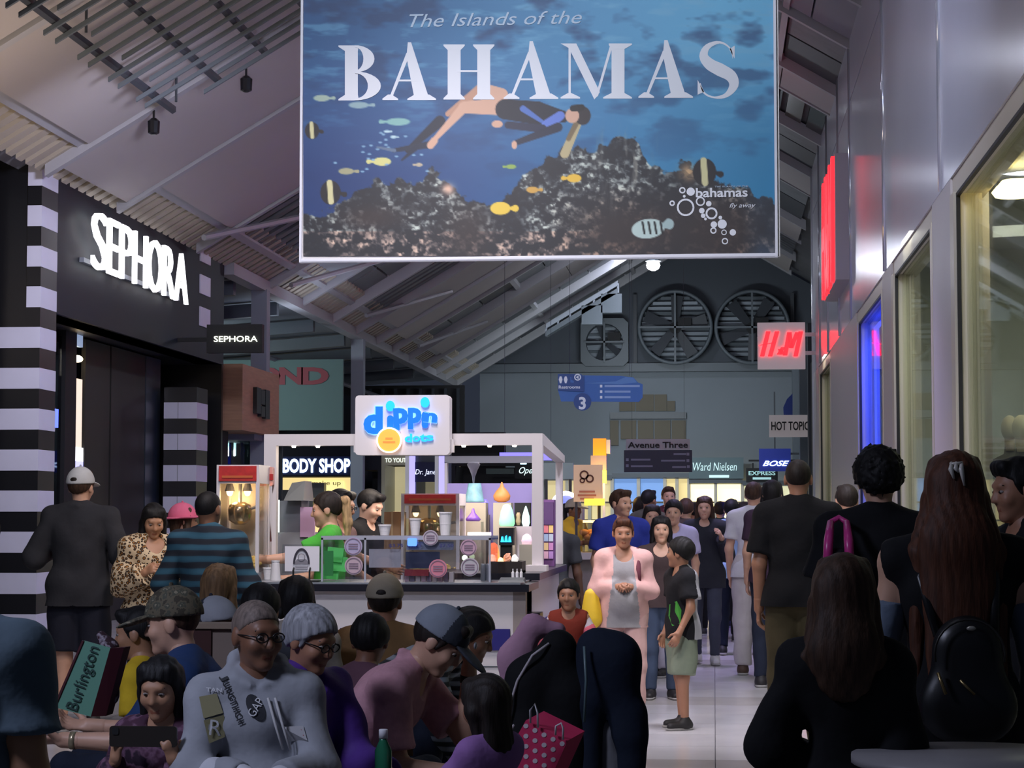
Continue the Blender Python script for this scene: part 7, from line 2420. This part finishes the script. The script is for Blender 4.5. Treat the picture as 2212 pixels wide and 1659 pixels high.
# --- right foreground, backs to camera
TEE = P('man in a black T-shirt and olive trousers walking away', 1724, 996, 13.0, yaw=D2(176), skn='tan', group=g_walk, face=False, fat=1.2,
        arms=dict(el=(.16, .05, -1), wl=(.02, -.18, -1), er=(-.16, .05, -1), wr=(-.02, -.18, -1)), top=dict(m=BLK, sleeve='short', inf=.02, loose=.016, hem=-.05, len=.8),
        legs=dict(kl=(.03, -.1, -1), al=(0, .16, -1), kr=(-.03, .05, -1), ar=(0, .1, -1)), bottom=dict(m=cloth('olive_trousers', (74, 66, 46)), inf=.018), shoes=SHOE, hair=('buzz', 'dark'))
P('short-haired head between the black T-shirt and curly man', 1828, 1050, 15.8, yaw=D2(190), skn='light', group=g_walk, face=False, top=dict(m=cloth('brick_tee', (120, 60, 60)), sleeve='short', neck=.05), bottom=dict(m=JEAN), shoes=SHOE, hair=('short', 'dark'))
CUR = P('curly-haired man in black with a pink bag strap', 1897, 980, 8.7, yaw=D2(180), skn='light', group=g_walk, face=False, fat=1.22,
        arms=dict(el=(.2, -.1, -1), wl=(-.1, -.6, -.6), er=(-.2, -.1, -1), wr=(.1, -.6, -.6)), top=dict(m=BLK, sleeve='short', inf=.022, loose=.018, hem=-.12), bottom=dict(m=BLK2), shoes=SHOE, hair=('curly', 'black'))
KID = P('child with straight brown hair in a black jacket, nearest the camera', 1822, 1204, 5.5, yaw=D2(176), skn='light', group=g_walk, face=False, kid=1, fat=.72,
        arms=dict(er=(-.12, .0, -1), el=(.34, .06, -.95), wl=(-.5, -.7, -.3), wr=(.1, -.6, -.6)), top=dict(m=BLK, sleeve='long', inf=.018, loose=.014, hem=-.3, wr=.005, name='jacket'), bottom=dict(m=cloth('wine_leggings', (46, 22, 26))), shoes=SHOE, hair=('long', 'brown', .07, '', 1.3))
LONG = P('woman with very long auburn hair in a black sleeveless top', 2062, 984, 6.3, yaw=D2(176), skn='light', group=g_walk, face=False, fat=1.1, res=.85,
         arms=dict(el=(.22, .0, -1), wl=(-.05, -.55, -.8), er=(-.24, .0, -1), wr=(.05, -.55, -.8)), top=dict(m=BLK, sleeve='none', inf=.014, hem=-.1), bottom=dict(m=BLK2, inf=.02), shoes=SHOE, hair=('long', 'auburn', .5, '', 1.35))
for sd in (1, -1):
    a, e, w = LONG['A'][sd]
    b = Blob(.011)
    st = a + (e - a) * .42
    d = nrm(e - a)
    b.cap(st, e, .06, .056, k=.02, cut=[(st, -d)]).cap(e, e + (w - e) * .95, .056, .044, k=.02)
    v, f = b.mesh(wrink(.005, 3 + sd, 16))
    mesh_obj('denim_sleeve', v, f, cloth('faded_denim', (104, 116, 134)), None, LONG['root'], True)
hp = LONG['hp']
cl = MB()
for k, (u, l) in enumerate(((-.016, .07), (.0, .03), (.014, .05))):
    cl.tube([hp(u, .112, .09), hp(u + .003, .128, .07), hp(u - .006, .128, .09 - l)], [.004, .008, .003], 8)
cl.tube([hp(-.018, .116, .088), hp(.02, .116, .084)], .005, 8)
part('hair_claw', cl, M('pearl_clip', (206, 200, 190), .25), LONG['root'], True)
P('man in black at the right edge looking left', 2198, 994, 7.9, yaw=D2(-70), skn='tan', group=g_walk, head=(D2(-6), .12, 0), fat=1.1,
  top=dict(m=BLK, sleeve='short', collar=True), bottom=dict(m=BLK2), shoes=SHOE, hair=('short', 'black'))
# ------------------------------------------------------------------ bags, coats, phones and seats
CAMP = np.array([0, 0, CAMZ])


def decal(o, name, polys, mat, key='top', lift=.005):
    """Flat print on a garment: pixel polygons dropped onto the cloth."""
    v, f = o['top_geo']
    R = rotz(o['yaw'])
    w = v @ R.T + np.array(o['root'].location)
    bv = BVHTree.FromPolygons([tuple(p) for p in w], [tuple(int(i) for i in q) for q in f])
    V, F = [], []
    for P_ in polys:
        n = len(V)
        ok = True
        for px, py in P_:
            d = nrm(ray(px, py))
            h = bv.ray_cast(Vector(CAMP), Vector(d))
            if h[0] is None:
                ok = False
                break
            V.append(np.array(h[0]) - d * lift)
        if ok:
            F.append(tuple(range(n, n + len(P_))))
        else:
            V = V[:n]
    if F:
        loc = (np.array(V) - np.array(o['root'].location)) @ R
        mesh_obj(name, loc, F, mat, None, o['root'])


def text_px(s, cx, cy, h, w, ang=0.0, bold=.02):
    v, f = text_mesh(s, bold, 0, 0, 2)
    k = w / (v[:, 0].max() - v[:, 0].min())
    x, y = v[:, 0] * k, -v[:, 2] * h
    ca, sa = math.cos(ang), math.sin(ang)
    X, Y = cx + x * ca - y * sa, cy + x * sa + y * ca
    return [[(X[i], Y[i]) for i in q] for q in f]


INK = M('print_ink', (22, 24, 32), .7)
PALE = M('print_chalk', (206, 206, 208), .7)
# hoodie prints
cx, cy, a = 552, 1528, math.radians(62)
def oval(rx, ry):
    return [(cx + rx * math.cos(t) * math.cos(a) - ry * math.sin(t) * math.sin(a), cy + rx * math.cos(t) * math.sin(a) + ry * math.sin(t) * math.cos(a)) for t in np.linspace(0, 2 * PI, 25)[:-1]]
O1 = oval(31, 17)
decal(HOOD, 'oval_badge', [[(cx, cy), O1[i], O1[(i + 1) % 24]] for i in range(24)], INK, lift=.005)
decal(HOOD, 'badge_lettering', text_px('GAP', cx, cy, 20, 42, math.radians(-62) + math.radians(4), .0), PALE, lift=.009)
for i, ch in enumerate('JUNGTHCH'):
    decal(HOOD, 'chest_letter', text_px(ch, 483 + i * 5.2, 1464 + i * 13.4, 14, 12, math.radians(65), .03), INK, lift=.006)
decal(HOOD, 'sleeve_lettering', text_px('TAN', 462, 1490, 9, 34, .05, .02), PALE, lift=.008)
decal(HOOD, 'pocket_patch', [[(608, 1570), (655, 1568), (664, 1600), (622, 1602)]], M('patch_pale', (170, 168, 170), .8), lift=.006)
decal(HOOD, 'pocket_lettering', text_px('ATHL', 636, 1582, 14, 40, .03, .02), M('print_red', (150, 60, 60), .8), lift=.01)
decal(HOOD, 'sleeve_patch', [[(430, 1505), (468, 1498), (482, 1540), (440, 1552)], [(440, 1556), (484, 1544), (486, 1592), (452, 1606)]], M('patch_olive', (140, 134, 100), .8), lift=.005)
decal(HOOD, 'sleeve_letter', text_px('R', 466, 1572, 36, 26, .1, .0), PALE, lift=.009)
T_, Wd = HOOD['T'], HOOD['root']
for sd in (.036, .06):
    part('drawstring', MB().tube([T_(sd, -.112, .47), T_(sd + .025, -.145, .38), T_(sd + .05, -.165, .3)], .0045, 6), cloth('cord_white', (190, 188, 188)), Wd, True)
a_, e_, w_ = HOOD['A'][1]
decal(BOY, 'green_print', [[(1446, 1306), (1462, 1298), (1472, 1318), (1470, 1346), (1452, 1352), (1444, 1330)]], cloth('print_green', (70, 150, 60)))
decal(BOY, 'chest_logo', [[(1431, 1256), (1447, 1258), (1446, 1270), (1432, 1268)]], PALE)


def blobthing(name, label, cat, bl, mat, wr=.006, seed=1, fx=10, group=None, smooth=True):
    v, f = bl.mesh(wrink(wr, seed, fx) if wr else None)
    base = np.array([(v[:, 0].min() + v[:, 0].max()) / 2, (v[:, 1].min() + v[:, 1].max()) / 2, v[:, 2].min()])
    o = mesh_obj(name, v - base, f, mat, None, None, smooth)
    o.location = tuple(base)
    ORG[o.name] = tuple(base)
    return tag(o, label, cat, group)


# stroller under the coats
SYT = 7.35
q = lambda x, y, d=0.0: at(x, y, SYT + d)
t = thing('stroller', 'stroller buried under a black coat and a navy jacket', 'stroller', (q(1240, 1600)[0], SYT + .3, 0))
xm = q(1240, 1600)[0]
for dx in (-.2, .2):
    part('side_rail', MB().tube([(xm + dx, SYT + .05, .94), (xm + dx, SYT + .25, .6), (xm + dx, SYT + .55, .1)], .014, 8), DARKG, t, True)
    part('rear_leg', MB().tube([(xm + dx, SYT + .3, .5), (xm + dx, SYT - .02, .09)], .014, 8), DARKG, t, True)
    for yy in (-.02, .58):
        part('wheel', MB().lathe([(.03, -.018), (.085, -.016), (.085, .016), (.03, .018)], (0, 0, 0), 18).xf(lambda p, dx=dx, yy=yy: np.array([xm + dx + p[2], SYT + yy + p[0], .085 + p[1]])), SOOT, t, True)
part('handle', MB().tube([(xm - .2, SYT + .05, .94), (xm - .18, SYT + .0, .98), (xm + .18, SYT, .98), (xm + .2, SYT + .05, .94)], .016, 8), SOOT, t, True)
part('seat_shell', MB().hexa([(xm - .17, SYT + .2, .42), (xm + .17, SYT + .2, .42), (xm + .17, SYT + .5, .4), (xm - .17, SYT + .5, .4), (xm - .17, SYT + .18, .85), (xm + .17, SYT + .18, .85), (xm + .17, SYT + .26, .85), (xm - .17, SYT + .26, .85)]), BLK, t)
NY = np.array([0, 1.0, 0])
b = Blob(.012)
b.cap(q(1208, 1402), q(1150, 1475), .05, .085, k=.05, flat=.8, n=NY).cap(q(1150, 1470), q(1128, 1620), .085, .1, k=.05, flat=.8, n=NY).cap(q(1208, 1402), q(1226, 1500), .055, .075, k=.05, flat=.8, n=NY).cap(q(1226, 1500), q(1228, 1720), .08, .085, k=.05, flat=.8, n=NY).cap(q(1150, 1600), q(1200, 1720), .1, .1, k=.05, flat=.8, n=NY)
coat = blobthing('black_coat', 'black coat with pale piping draped over the stroller', 'coat', b, cloth('coat_black', (16, 16, 18)), .007, 4)
pi = MB().tube([q(1186, 1390, -.05), q(1150, 1416, -.07), (q(1118, 1470, -.07)), q(1096, 1540, -.08), q(1086, 1590, -.08), q(1093, 1600, -.09), q(1110, 1566, -.12)], .005, 6)
part('piping', pi, M('piping_pale', (176, 168, 170), .7), coat, True)
b = Blob(.012)
b.cap(q(1282, 1396, -.02), q(1330, 1432, -.02), .046, .075, k=.05, flat=.8, n=NY).cap(q(1330, 1420, -.02), q(1358, 1580, -.02), .08, .06, k=.05, flat=.8, n=NY).cap(q(1282, 1396, -.02), q(1274, 1520, -.02), .046, .05, k=.04, flat=.8, n=NY).cap(q(1274, 1520, -.02), q(1272, 1720, -.02), .05, .045, k=.03, flat=.8, n=NY).cap(q(1366, 1540, -.02), q(1362, 1720, -.02), .055, .04, k=.03, flat=.8, n=NY).cap(q(1300, 1420, -.02), q(1320, 1480, -.02), .07, .06, k=.05, flat=.7, n=NY)
jk = blobthing('navy_jacket', 'navy jacket hanging open on the right of the stroller', 'jacket', b, cloth('jacket_navy', (24, 32, 48)), .006, 8)
part('zip', MB().tube([q(1262, 1396, -.1), q(1266, 1470, -.11), q(1262, 1560, -.11)], .005, 6), M('zip_teal', (92, 112, 116), .4), jk, True)
b = Blob(.012)
b.cap(q(1322, 1530, .02), q(1322, 1580, .02), .03, .05, k=.03, flat=.7, n=NY).cap(q(1322, 1580, .02), q(1318, 1740, .02), .055, .055, k=.03, flat=.7, n=NY)
bg = blobthing('grey_tote', 'plain grey tote bag hanging inside the open navy jacket', 'bag', b, cloth('tote_grey', (118, 118, 122)), .003, 2)
part('tote_strap', MB().tube([q(1322, 1535, .0), q(1318, 1500, .0), q(1310, 1470, .02)], .008, 6), MATS['cloth_tote_grey'], bg, True)
b = Blob(.012)
b.cap(q(1150, 1352, .12), q(1115, 1420, .12), .045, .06, k=.04, flat=.6, n=NY).cap(q(1115, 1420, .12), q(1104, 1500, .12), .05, .035, k=.04, flat=.6, n=NY).cap(q(1150, 1352, .12), q(1205, 1362, .14), .03, .03, k=.03)
pj = blobthing('pink_jacket', 'dusty pink jacket tucked behind the black coat', 'jacket', b, cloth('jacket_rose', (184, 140, 160)), .004, 3)
# polka-dot gift bag
PB = 6.95
t = thing('gift_bag', 'pink gift bag with white polka dots and cord handles', 'bag', (at(1160, 1650, PB)[0], PB, at(1160, 1700, PB)[2]))
A_, B2, C_, D_ = [at(*p, PB) for p in ((1136, 1556), (1226, 1600), (1176, 1712), (1082, 1652))]
dv = np.array([.05, .12, .02])
part('bag_body', MB().hexa([A_, B2, B2 + dv, A_ + dv, D_, C_, C_ + dv, D_ + dv]), M('bag_pink', (222, 58, 104), .5), t)
ux_, uy_ = (B2 - A_), (D_ - A_)
WD = M('dot_white', (226, 212, 216), .5)
for i in range(6):
    for j in range(7):
        u, w = (i + (.5 if j % 2 else .0)) / 4.6 + .06, j / 5.6 + .1
        if u > .95 or w > .97:
            continue
        c = A_ + ux_ * u + uy_ * w
        e1, e2 = nrm(ux_), nrm(uy_)
        n_ = np.array([0, -1.0, 0])
        part('polka_dot', MB().add([c + .0082 * (e1 * math.cos(k * PI / 7) + e2 * math.sin(k * PI / 7)) + n_ * .0015 for k in range(14)] + [c + .0082 * (e1 * math.cos(k * PI / 7) + e2 * math.sin(k * PI / 7)) + n_ * .0002 for k in range(14)], [tuple(range(14))] + [(k, (k + 1) % 14, 14 + (k + 1) % 14, 14 + k) for k in range(14)]), WD, t)
for x0, x1, tp in ((1146, 1158, (1155, 1520)), (1200, 1212, (1212, 1562))):
    p0, p1, p2 = at(x0, 1562 + (x0 - 1146) * .48, PB - .01), at(tp[0], tp[1], PB - .02), at(x1 + 4, 1572 + (x1 - 1158) * .48, PB - .01)
    part('cord_handle', MB().tube([p0, (p0 + p1) / 2 + np.array([-.008, 0, .01]), p1, (p2 + p1) / 2 + np.array([.004, 0, .01]), p2], .0035, 6), M('cord_handle_white', (214, 208, 212), .6), t, True)
# tall teal shopping bag
BY_ = 7.75
t = thing('shopping_bag', 'teal green shopping bag with dark lettering leaning left of the camouflage cap', 'bag', (at(190, 1540, BY_)[0], BY_, .46))
A_, B2, C_, D_ = [at(*p, BY_) for p in ((180, 1384), (238, 1400), (196, 1548), (118, 1528))]
dv = np.array([.03, .1, 0])
part('bag_front', MB().hexa([A_, B2, B2 + dv * .1, A_ + dv * .1, D_, C_, C_ + dv * .1, D_ + dv * .1]), M('bag_teal', (98, 150, 128), .6), t)
part('bag_side', MB().hexa([B2, B2 + np.array([.045, .03, .0]), B2 + np.array([.045, .12, 0]), B2 + dv, C_, C_ + np.array([.05, .03, 0]), C_ + np.array([.05, .12, 0]), C_ + dv]), M('bag_maroon', (70, 18, 30), .6), t)
part('bag_edge', MB().tube([A_, D_], .006, 6), MATS['bag_maroon'], t)
ctr = (A_ + B2 + C_ + D_) / 4
v, f = text_mesh('Burlington', .0, 0, .02, 3)
L_ = np.linalg.norm(A_ - D_)
kx = L_ * .92 / (v[:, 0].max() - v[:, 0].min())
e1, e2 = nrm((A_ - D_) + (B2 - C_)), None
e2 = nrm(np.cross(e1, np.array([0, -1.0, 0])) * -1)
vv = np.array([ctr + e1 * (p[0] * kx) + e2 * (p[2] * .05) + np.array([0, -.006 + p[1] * .02, 0]) for p in v])
if vv[v[:, 2].argmax()][0] > vv[v[:, 2].argmin()][0]:
    vv = np.array([ctr + e1 * (p[0] * kx) - e2 * (p[2] * .05) + np.array([0, -.006 + p[1] * .02, 0]) for p in v])
mesh_obj('lettering', vv, f, M('bag_print', (40, 66, 62), .6), None, t)
part('floor_block', MB().box((ctr[0] - .1, BY_ + .02, 0), (ctr[0] + .12, BY_ + .12, .46)), M('bag_block_brown', (60, 40, 40), .8), t)  # hidden brown block added under the bag as a support
b = Blob(.012)
b.cap(at(236, 1400, BY_ + .12), at(232, 1500, BY_ + .12), .035, .05, k=.03)
b.cap(at(218, 1372, BY_ + .12), at(236, 1400, BY_ + .12), .018, .03, k=.02)
blobthing('floral_bag', 'dark maroon bag with pale blossom print beside the teal bag', 'bag', b, blotch('blossom_print', 22, [(.0, (36, 12, 22)), (.56, (44, 16, 28)), (.62, (150, 140, 150)), (.7, (60, 24, 36))], 'LINEAR'), .003, 5)
# phones, watch, bottle
hl, hr = GIRL['W'](GIRL['A'][1][2]), GIRL['W'](GIRL['A'][-1][2])
mid = (hl + hr) / 2 + np.array([0, -.02, .085])
t = thing('phone', 'dark phone held sideways in front of the girl with long hair', 'phone', mid)
w2 = abs(hl[0] - hr[0]) / 2 + .012
part('phone_case', MB().prism(rrect(mid[0] - w2, mid[0] + w2, mid[2] - .034, mid[2] + .034, .01), 1, mid[1] - .006, mid[1] + .004), M('case_brown', (44, 38, 34), .4), t)
part('phone_camera', MB().prism(rrect(mid[0] - w2 + .01, mid[0] - w2 + .032, mid[2] + .006, mid[2] + .03, .006), 1, mid[1] - .009, mid[1] - .006), SOOT, t)
part('phone_screen', MB().box((mid[0] - w2 + .005, mid[1] + .004, mid[2] - .03), (mid[0] + w2 - .005, mid[1] + .006, mid[2] + .03)), M('screen_lit', (120, 130, 160), .3, emit=.4), t)
wl = CAMOM['W'](CAMOM['A'][1][2])
dirv = nrm(wl - CAMOM['W'](CAMOM['A'][1][1]))
pc = wl + dirv * .12 + np.array([0, 0, .03])
t = thing('phone', 'blue lit phone in the hand of the man in the camouflage cap', 'phone', pc)
part('phone_case', MB().hexa([pc + np.array(o_) for o_ in ((-.06, -.035, .0), (.05, -.035, -.03), (.05, .035, -.03), (-.06, .035, .0), (-.06, -.035, .01), (.05, -.035, -.02), (.05, .035, -.02), (-.06, .035, .01))]), SOOT, t)
part('phone_screen', MB().hexa([pc + np.array(o_) for o_ in ((-.055, -.03, .0105), (.045, -.03, -.019), (.045, .03, -.019), (-.055, .03, .0105), (-.055, -.03, .012), (.045, -.03, -.0175), (.045, .03, -.0175), (-.055, .03, .012))]), M('screen_sky', (90, 130, 190), .3, emit=.5), t)
Wr = CAMOM['A'][1][2] - nrm(CAMOM['A'][1][2] - CAMOM['A'][1][1]) * .03
dl = nrm(CAMOM['A'][1][2] - CAMOM['A'][1][1])
part('wristwatch', MB().tube([Wr - dl * .011, Wr + dl * .011], .034, 14), M('watch_steel', (176, 160, 130), .3, .6), CAMOM['root'], True)
wl = PINK['A'][1][2]
dl = nrm(wl - PINK['A'][1][1])
part('wristband', MB().tube([wl - dl * .045, wl - dl * .015], .036, 14), SOOT, PINK['root'], True)
p = at(828, 1640, 7.2)
t = thing('water_bottle', 'green plastic bottle with a white cap beside the purple jacket', 'bottle', (p[0], 7.2, p[2] - .1))
z = p[2] - .1
part('bottle_body', MB().lathe([(.028, 0), (.03, .01), (.03, .13), (.014, .165), (.013, .175)], (p[0], 7.2, z), 18), M('bottle_green', (40, 110, 80), .15), t, True)
part('bottle_cap', MB().lathe([(.016, .172), (.016, .2), (.014, .203)], (p[0], 7.2, z), 16), CUP, t, True)
# shopping bags carried on the walkway
el_ = ROSA['W'](ROSA['A'][-1][1])
b = Blob(.012)
b.cap(at(1278, 1286, 15.25), at(1276, 1336, 15.25), .05, .085, k=.03, flat=.5, n=NY)
yb = blobthing('yellow_bag', 'bright yellow shopping bag beside the pink cardigan woman', 'bag', b, M('bag_yellow', (236, 196, 48), .5, var=.1), .005, 6)
part('bag_handle', MB().tube([at(1270, 1280, 15.25), el_ + np.array([-.03, -.02, -.02]), el_ + np.array([.03, .0, .05]), at(1286, 1280, 15.3)], .006, 6), MATS['bag_yellow'], yb, True)
CAR = P('person in dark clothes behind the kiosk corner carrying the white bag', 1196, 1090, 17.0, yaw=D2(170), skn='dark', group=g_walk, face=False, res=1.2, arms=dict(er=(-.2, 0, -1), wr=(-.1, -.2, -1), el=(.1, 0, -1), wl=(0, -.1, -1)),
  hands=dict(r=dict(curl=1.3)), top=dict(m=CHAR, sleeve='short'), bottom=dict(m=BLK2), shoes=SHOE, hair=('buzz', 'black'))
hw_ = CAR['W'](CAR['A'][-1][2]) + np.array([0, 0, -.09])
b = Blob(.012)
b.cap(hw_ + np.array([.0, -.02, -.12]), hw_ + np.array([0, -.02, -.3]), .05, .095, k=.03, flat=.6, n=NY)
wb = blobthing('plastic_bag', 'white plastic carrier bag hanging past the kiosk corner', 'bag', b, M('bag_plastic', (176, 180, 200), .4), .006, 9, 22)
part('bag_handle', MB().tube([hw_ + np.array([-.02, -.02, -.1]), hw_ + np.array([0, -.01, .02]), hw_ + np.array([.02, -.02, -.1])], .01, 6), MATS['bag_plastic'], wb, True)
# backpacks
p = LONG['W'](LONG['T'](.0, .12, .1))
bc = at(2090, 1450, p[1] - .07)
t = thing('backpack', 'small black backpack on the woman with long auburn hair', 'backpack', (bc[0], bc[1], bc[2] - .16))
b = Blob(.012)
b.cap(bc + np.array([0, 0, .06]), bc + np.array([0, 0, -.1]), .1, .11, k=.03, flat=.55, n=NY)
b.cap(bc + np.array([-.04, 0, -.1]), bc + np.array([.04, 0, -.1]), .1, .1, k=.03, flat=.55, n=NY)
v, f = b.mesh()
mesh_obj('pack_body', v, f, M('pack_black', (20, 20, 22), .35), None, t, True)
part('zip_line', MB().tube([bc + np.array([.098 * math.cos(x), -.058, .05 + .1 * math.sin(x)]) for x in np.linspace(-.2, PI + .2, 16)], .0035, 6), M('zip_dark', (60, 58, 56), .35, .6), t, True)
part('zip_pull', MB().tube([bc + np.array([-.09, -.06, .0]), bc + np.array([-.07, -.075, -.06])], .005, 6), M('pull_brass', (150, 130, 90), .3, .8), t, True)
part('zip_pull', MB().tube([bc + np.array([-.03, -.075, -.02]), bc + np.array([.01, -.08, -.06])], .004, 6), MATS['pull_brass'], t, True)
part('pack_badge', MB().ball(bc + np.array([.005, -.062, .125]), (.014, .005, .007), 8), M('badge_pale', (190, 186, 176), .3, .6), t, True)
for sd in (1, -1):
    part('pack_strap', MB().tube([bc + np.array([sd * .08, .02, .1]), LONG['W'](LONG['T'](-sd * .11, .09, .42)), LONG['W'](LONG['T'](-sd * .1, .03, .545)), LONG['W'](LONG['T'](-sd * .1, -.1, .4))], .014, 8), MATS['pack_black'], t, True)
bc = at(1810, 1250, 8.45)
t = thing('backpack', 'dark backpack with shiny magenta straps left of the curly-haired man', 'backpack', (bc[0], bc[1], bc[2] - .2))
b = Blob(.012)
b.cap(bc + np.array([0, 0, .05]), bc + np.array([0, 0, -.14]), .075, .09, k=.03, flat=.6, n=NY)
v, f = b.mesh()
mesh_obj('pack_body', v, f, BLK2, None, t, True)
MAG = M('strap_magenta', (206, 60, 140), .3)
for x in (1790, 1833):
    a0, a1, a2 = at(x + (4 if x < 1800 else -4), 1128, 8.5), at(x, 1165, 8.42), at(x + (-3 if x < 1800 else 3), 1225, 8.4)
    part('pack_strap', MB().tube([a0, a1, a2], [.014, .019, .019], 8), MAG, t, True)
part('strap_bridge', MB().tube([at(1794, 1128, 8.5), at(1812, 1118, 8.55), at(1829, 1128, 8.5)], .012, 8), MAG, t, True)
# seats under the rows
SEATM = M('bench_tan', (138, 120, 102), .6)
for k, (px0, px1, Y, zs, lab) in enumerate(((120, 1010, 7.75, .31, 'long bench under the front row of seated people'), (250, 1060, 9.0, .3, 'second bench behind the front row'), (430, 900, 10.2, .3, 'third bench nearest the kiosk counter'))):
    x0, x1 = at(px0, 1600, Y)[0], at(px1, 1600, Y)[0]
    t = thing('bench', lab, 'bench', ((x0 + x1) / 2, Y, 0), 'benches in front of the kiosk')
    for j in range(3):
        part('seat_slat', MB().box((x0, Y - .2 + .15 * j, zs - .05), (x1, Y - .07 + .15 * j, zs)), SEATM, t)
    for f_ in (.06, .5, .94):
        x = x0 + (x1 - x0) * f_
        part('bench_leg', MB().box((x - .03, Y - .18, 0), (x + .03, Y + .22, zs - .05)), DARKG, t)
t = thing('planter_box', 'maroon and tan boxy planter end behind the hoodie man', 'planter', (at(450, 1440, 8.45)[0], 8.5, 0))
a, b = at(404, 1445, 8.4), at(456, 1358, 8.4)
part('maroon_panel', MB().box((a[0], 8.4, 0), (b[0], 8.55, b[2])), M('panel_maroon', (60, 26, 22), .5), t)
part('tan_panel', MB().box((b[0], 8.41, 0), (at(505, 1400, 8.4)[0], 8.55, b[2] + .012)), M('panel_tan', (128, 112, 100), .6), t)
part('rim', MB().box((a[0] - .01, 8.39, b[2]), (at(505, 1400, 8.4)[0], 8.56, b[2] + .02)), SEATM, t)
# pale round table at the lower right corner
p = at(2120, 1632, 5.3)
t = thing('round_table', 'pale round table top cut off at the lower right corner', 'table', (p[0], 5.3, 0))
part('table_top', MB().lathe([(.3, p[2] - .03), (.32, p[2] - .02), (.32, p[2]), (.01, p[2] + .001)], (p[0], 5.3, 0), 36), M('table_pale', (150, 146, 148), .45), t, True)
part('pedestal', MB().lathe([(.2, 0), (.2, .02), (.04, .05), (.035, p[2] - .03)], (p[0], 5.3, 0), 20), DARKG, t, True)
p = np.array(F1['root'].location)
t = thing('stool', 'tall plain stool under the slate T-shirt person', 'stool', (p[0], p[1], 0))
part('stool_seat', MB().lathe([(.17, .52), (.19, .53), (.19, .56), (.02, .565)], (p[0], p[1], 0), 20), SEATM, t)
for k in range(4):
    a = PI / 4 + k * PI / 2
    part('leg', MB().tube([(p[0] + .13 * math.cos(a), p[1] + .13 * math.sin(a), .52), (p[0] + .18 * math.cos(a), p[1] + .18 * math.sin(a), 0)], .014, 8), DARKG, t)
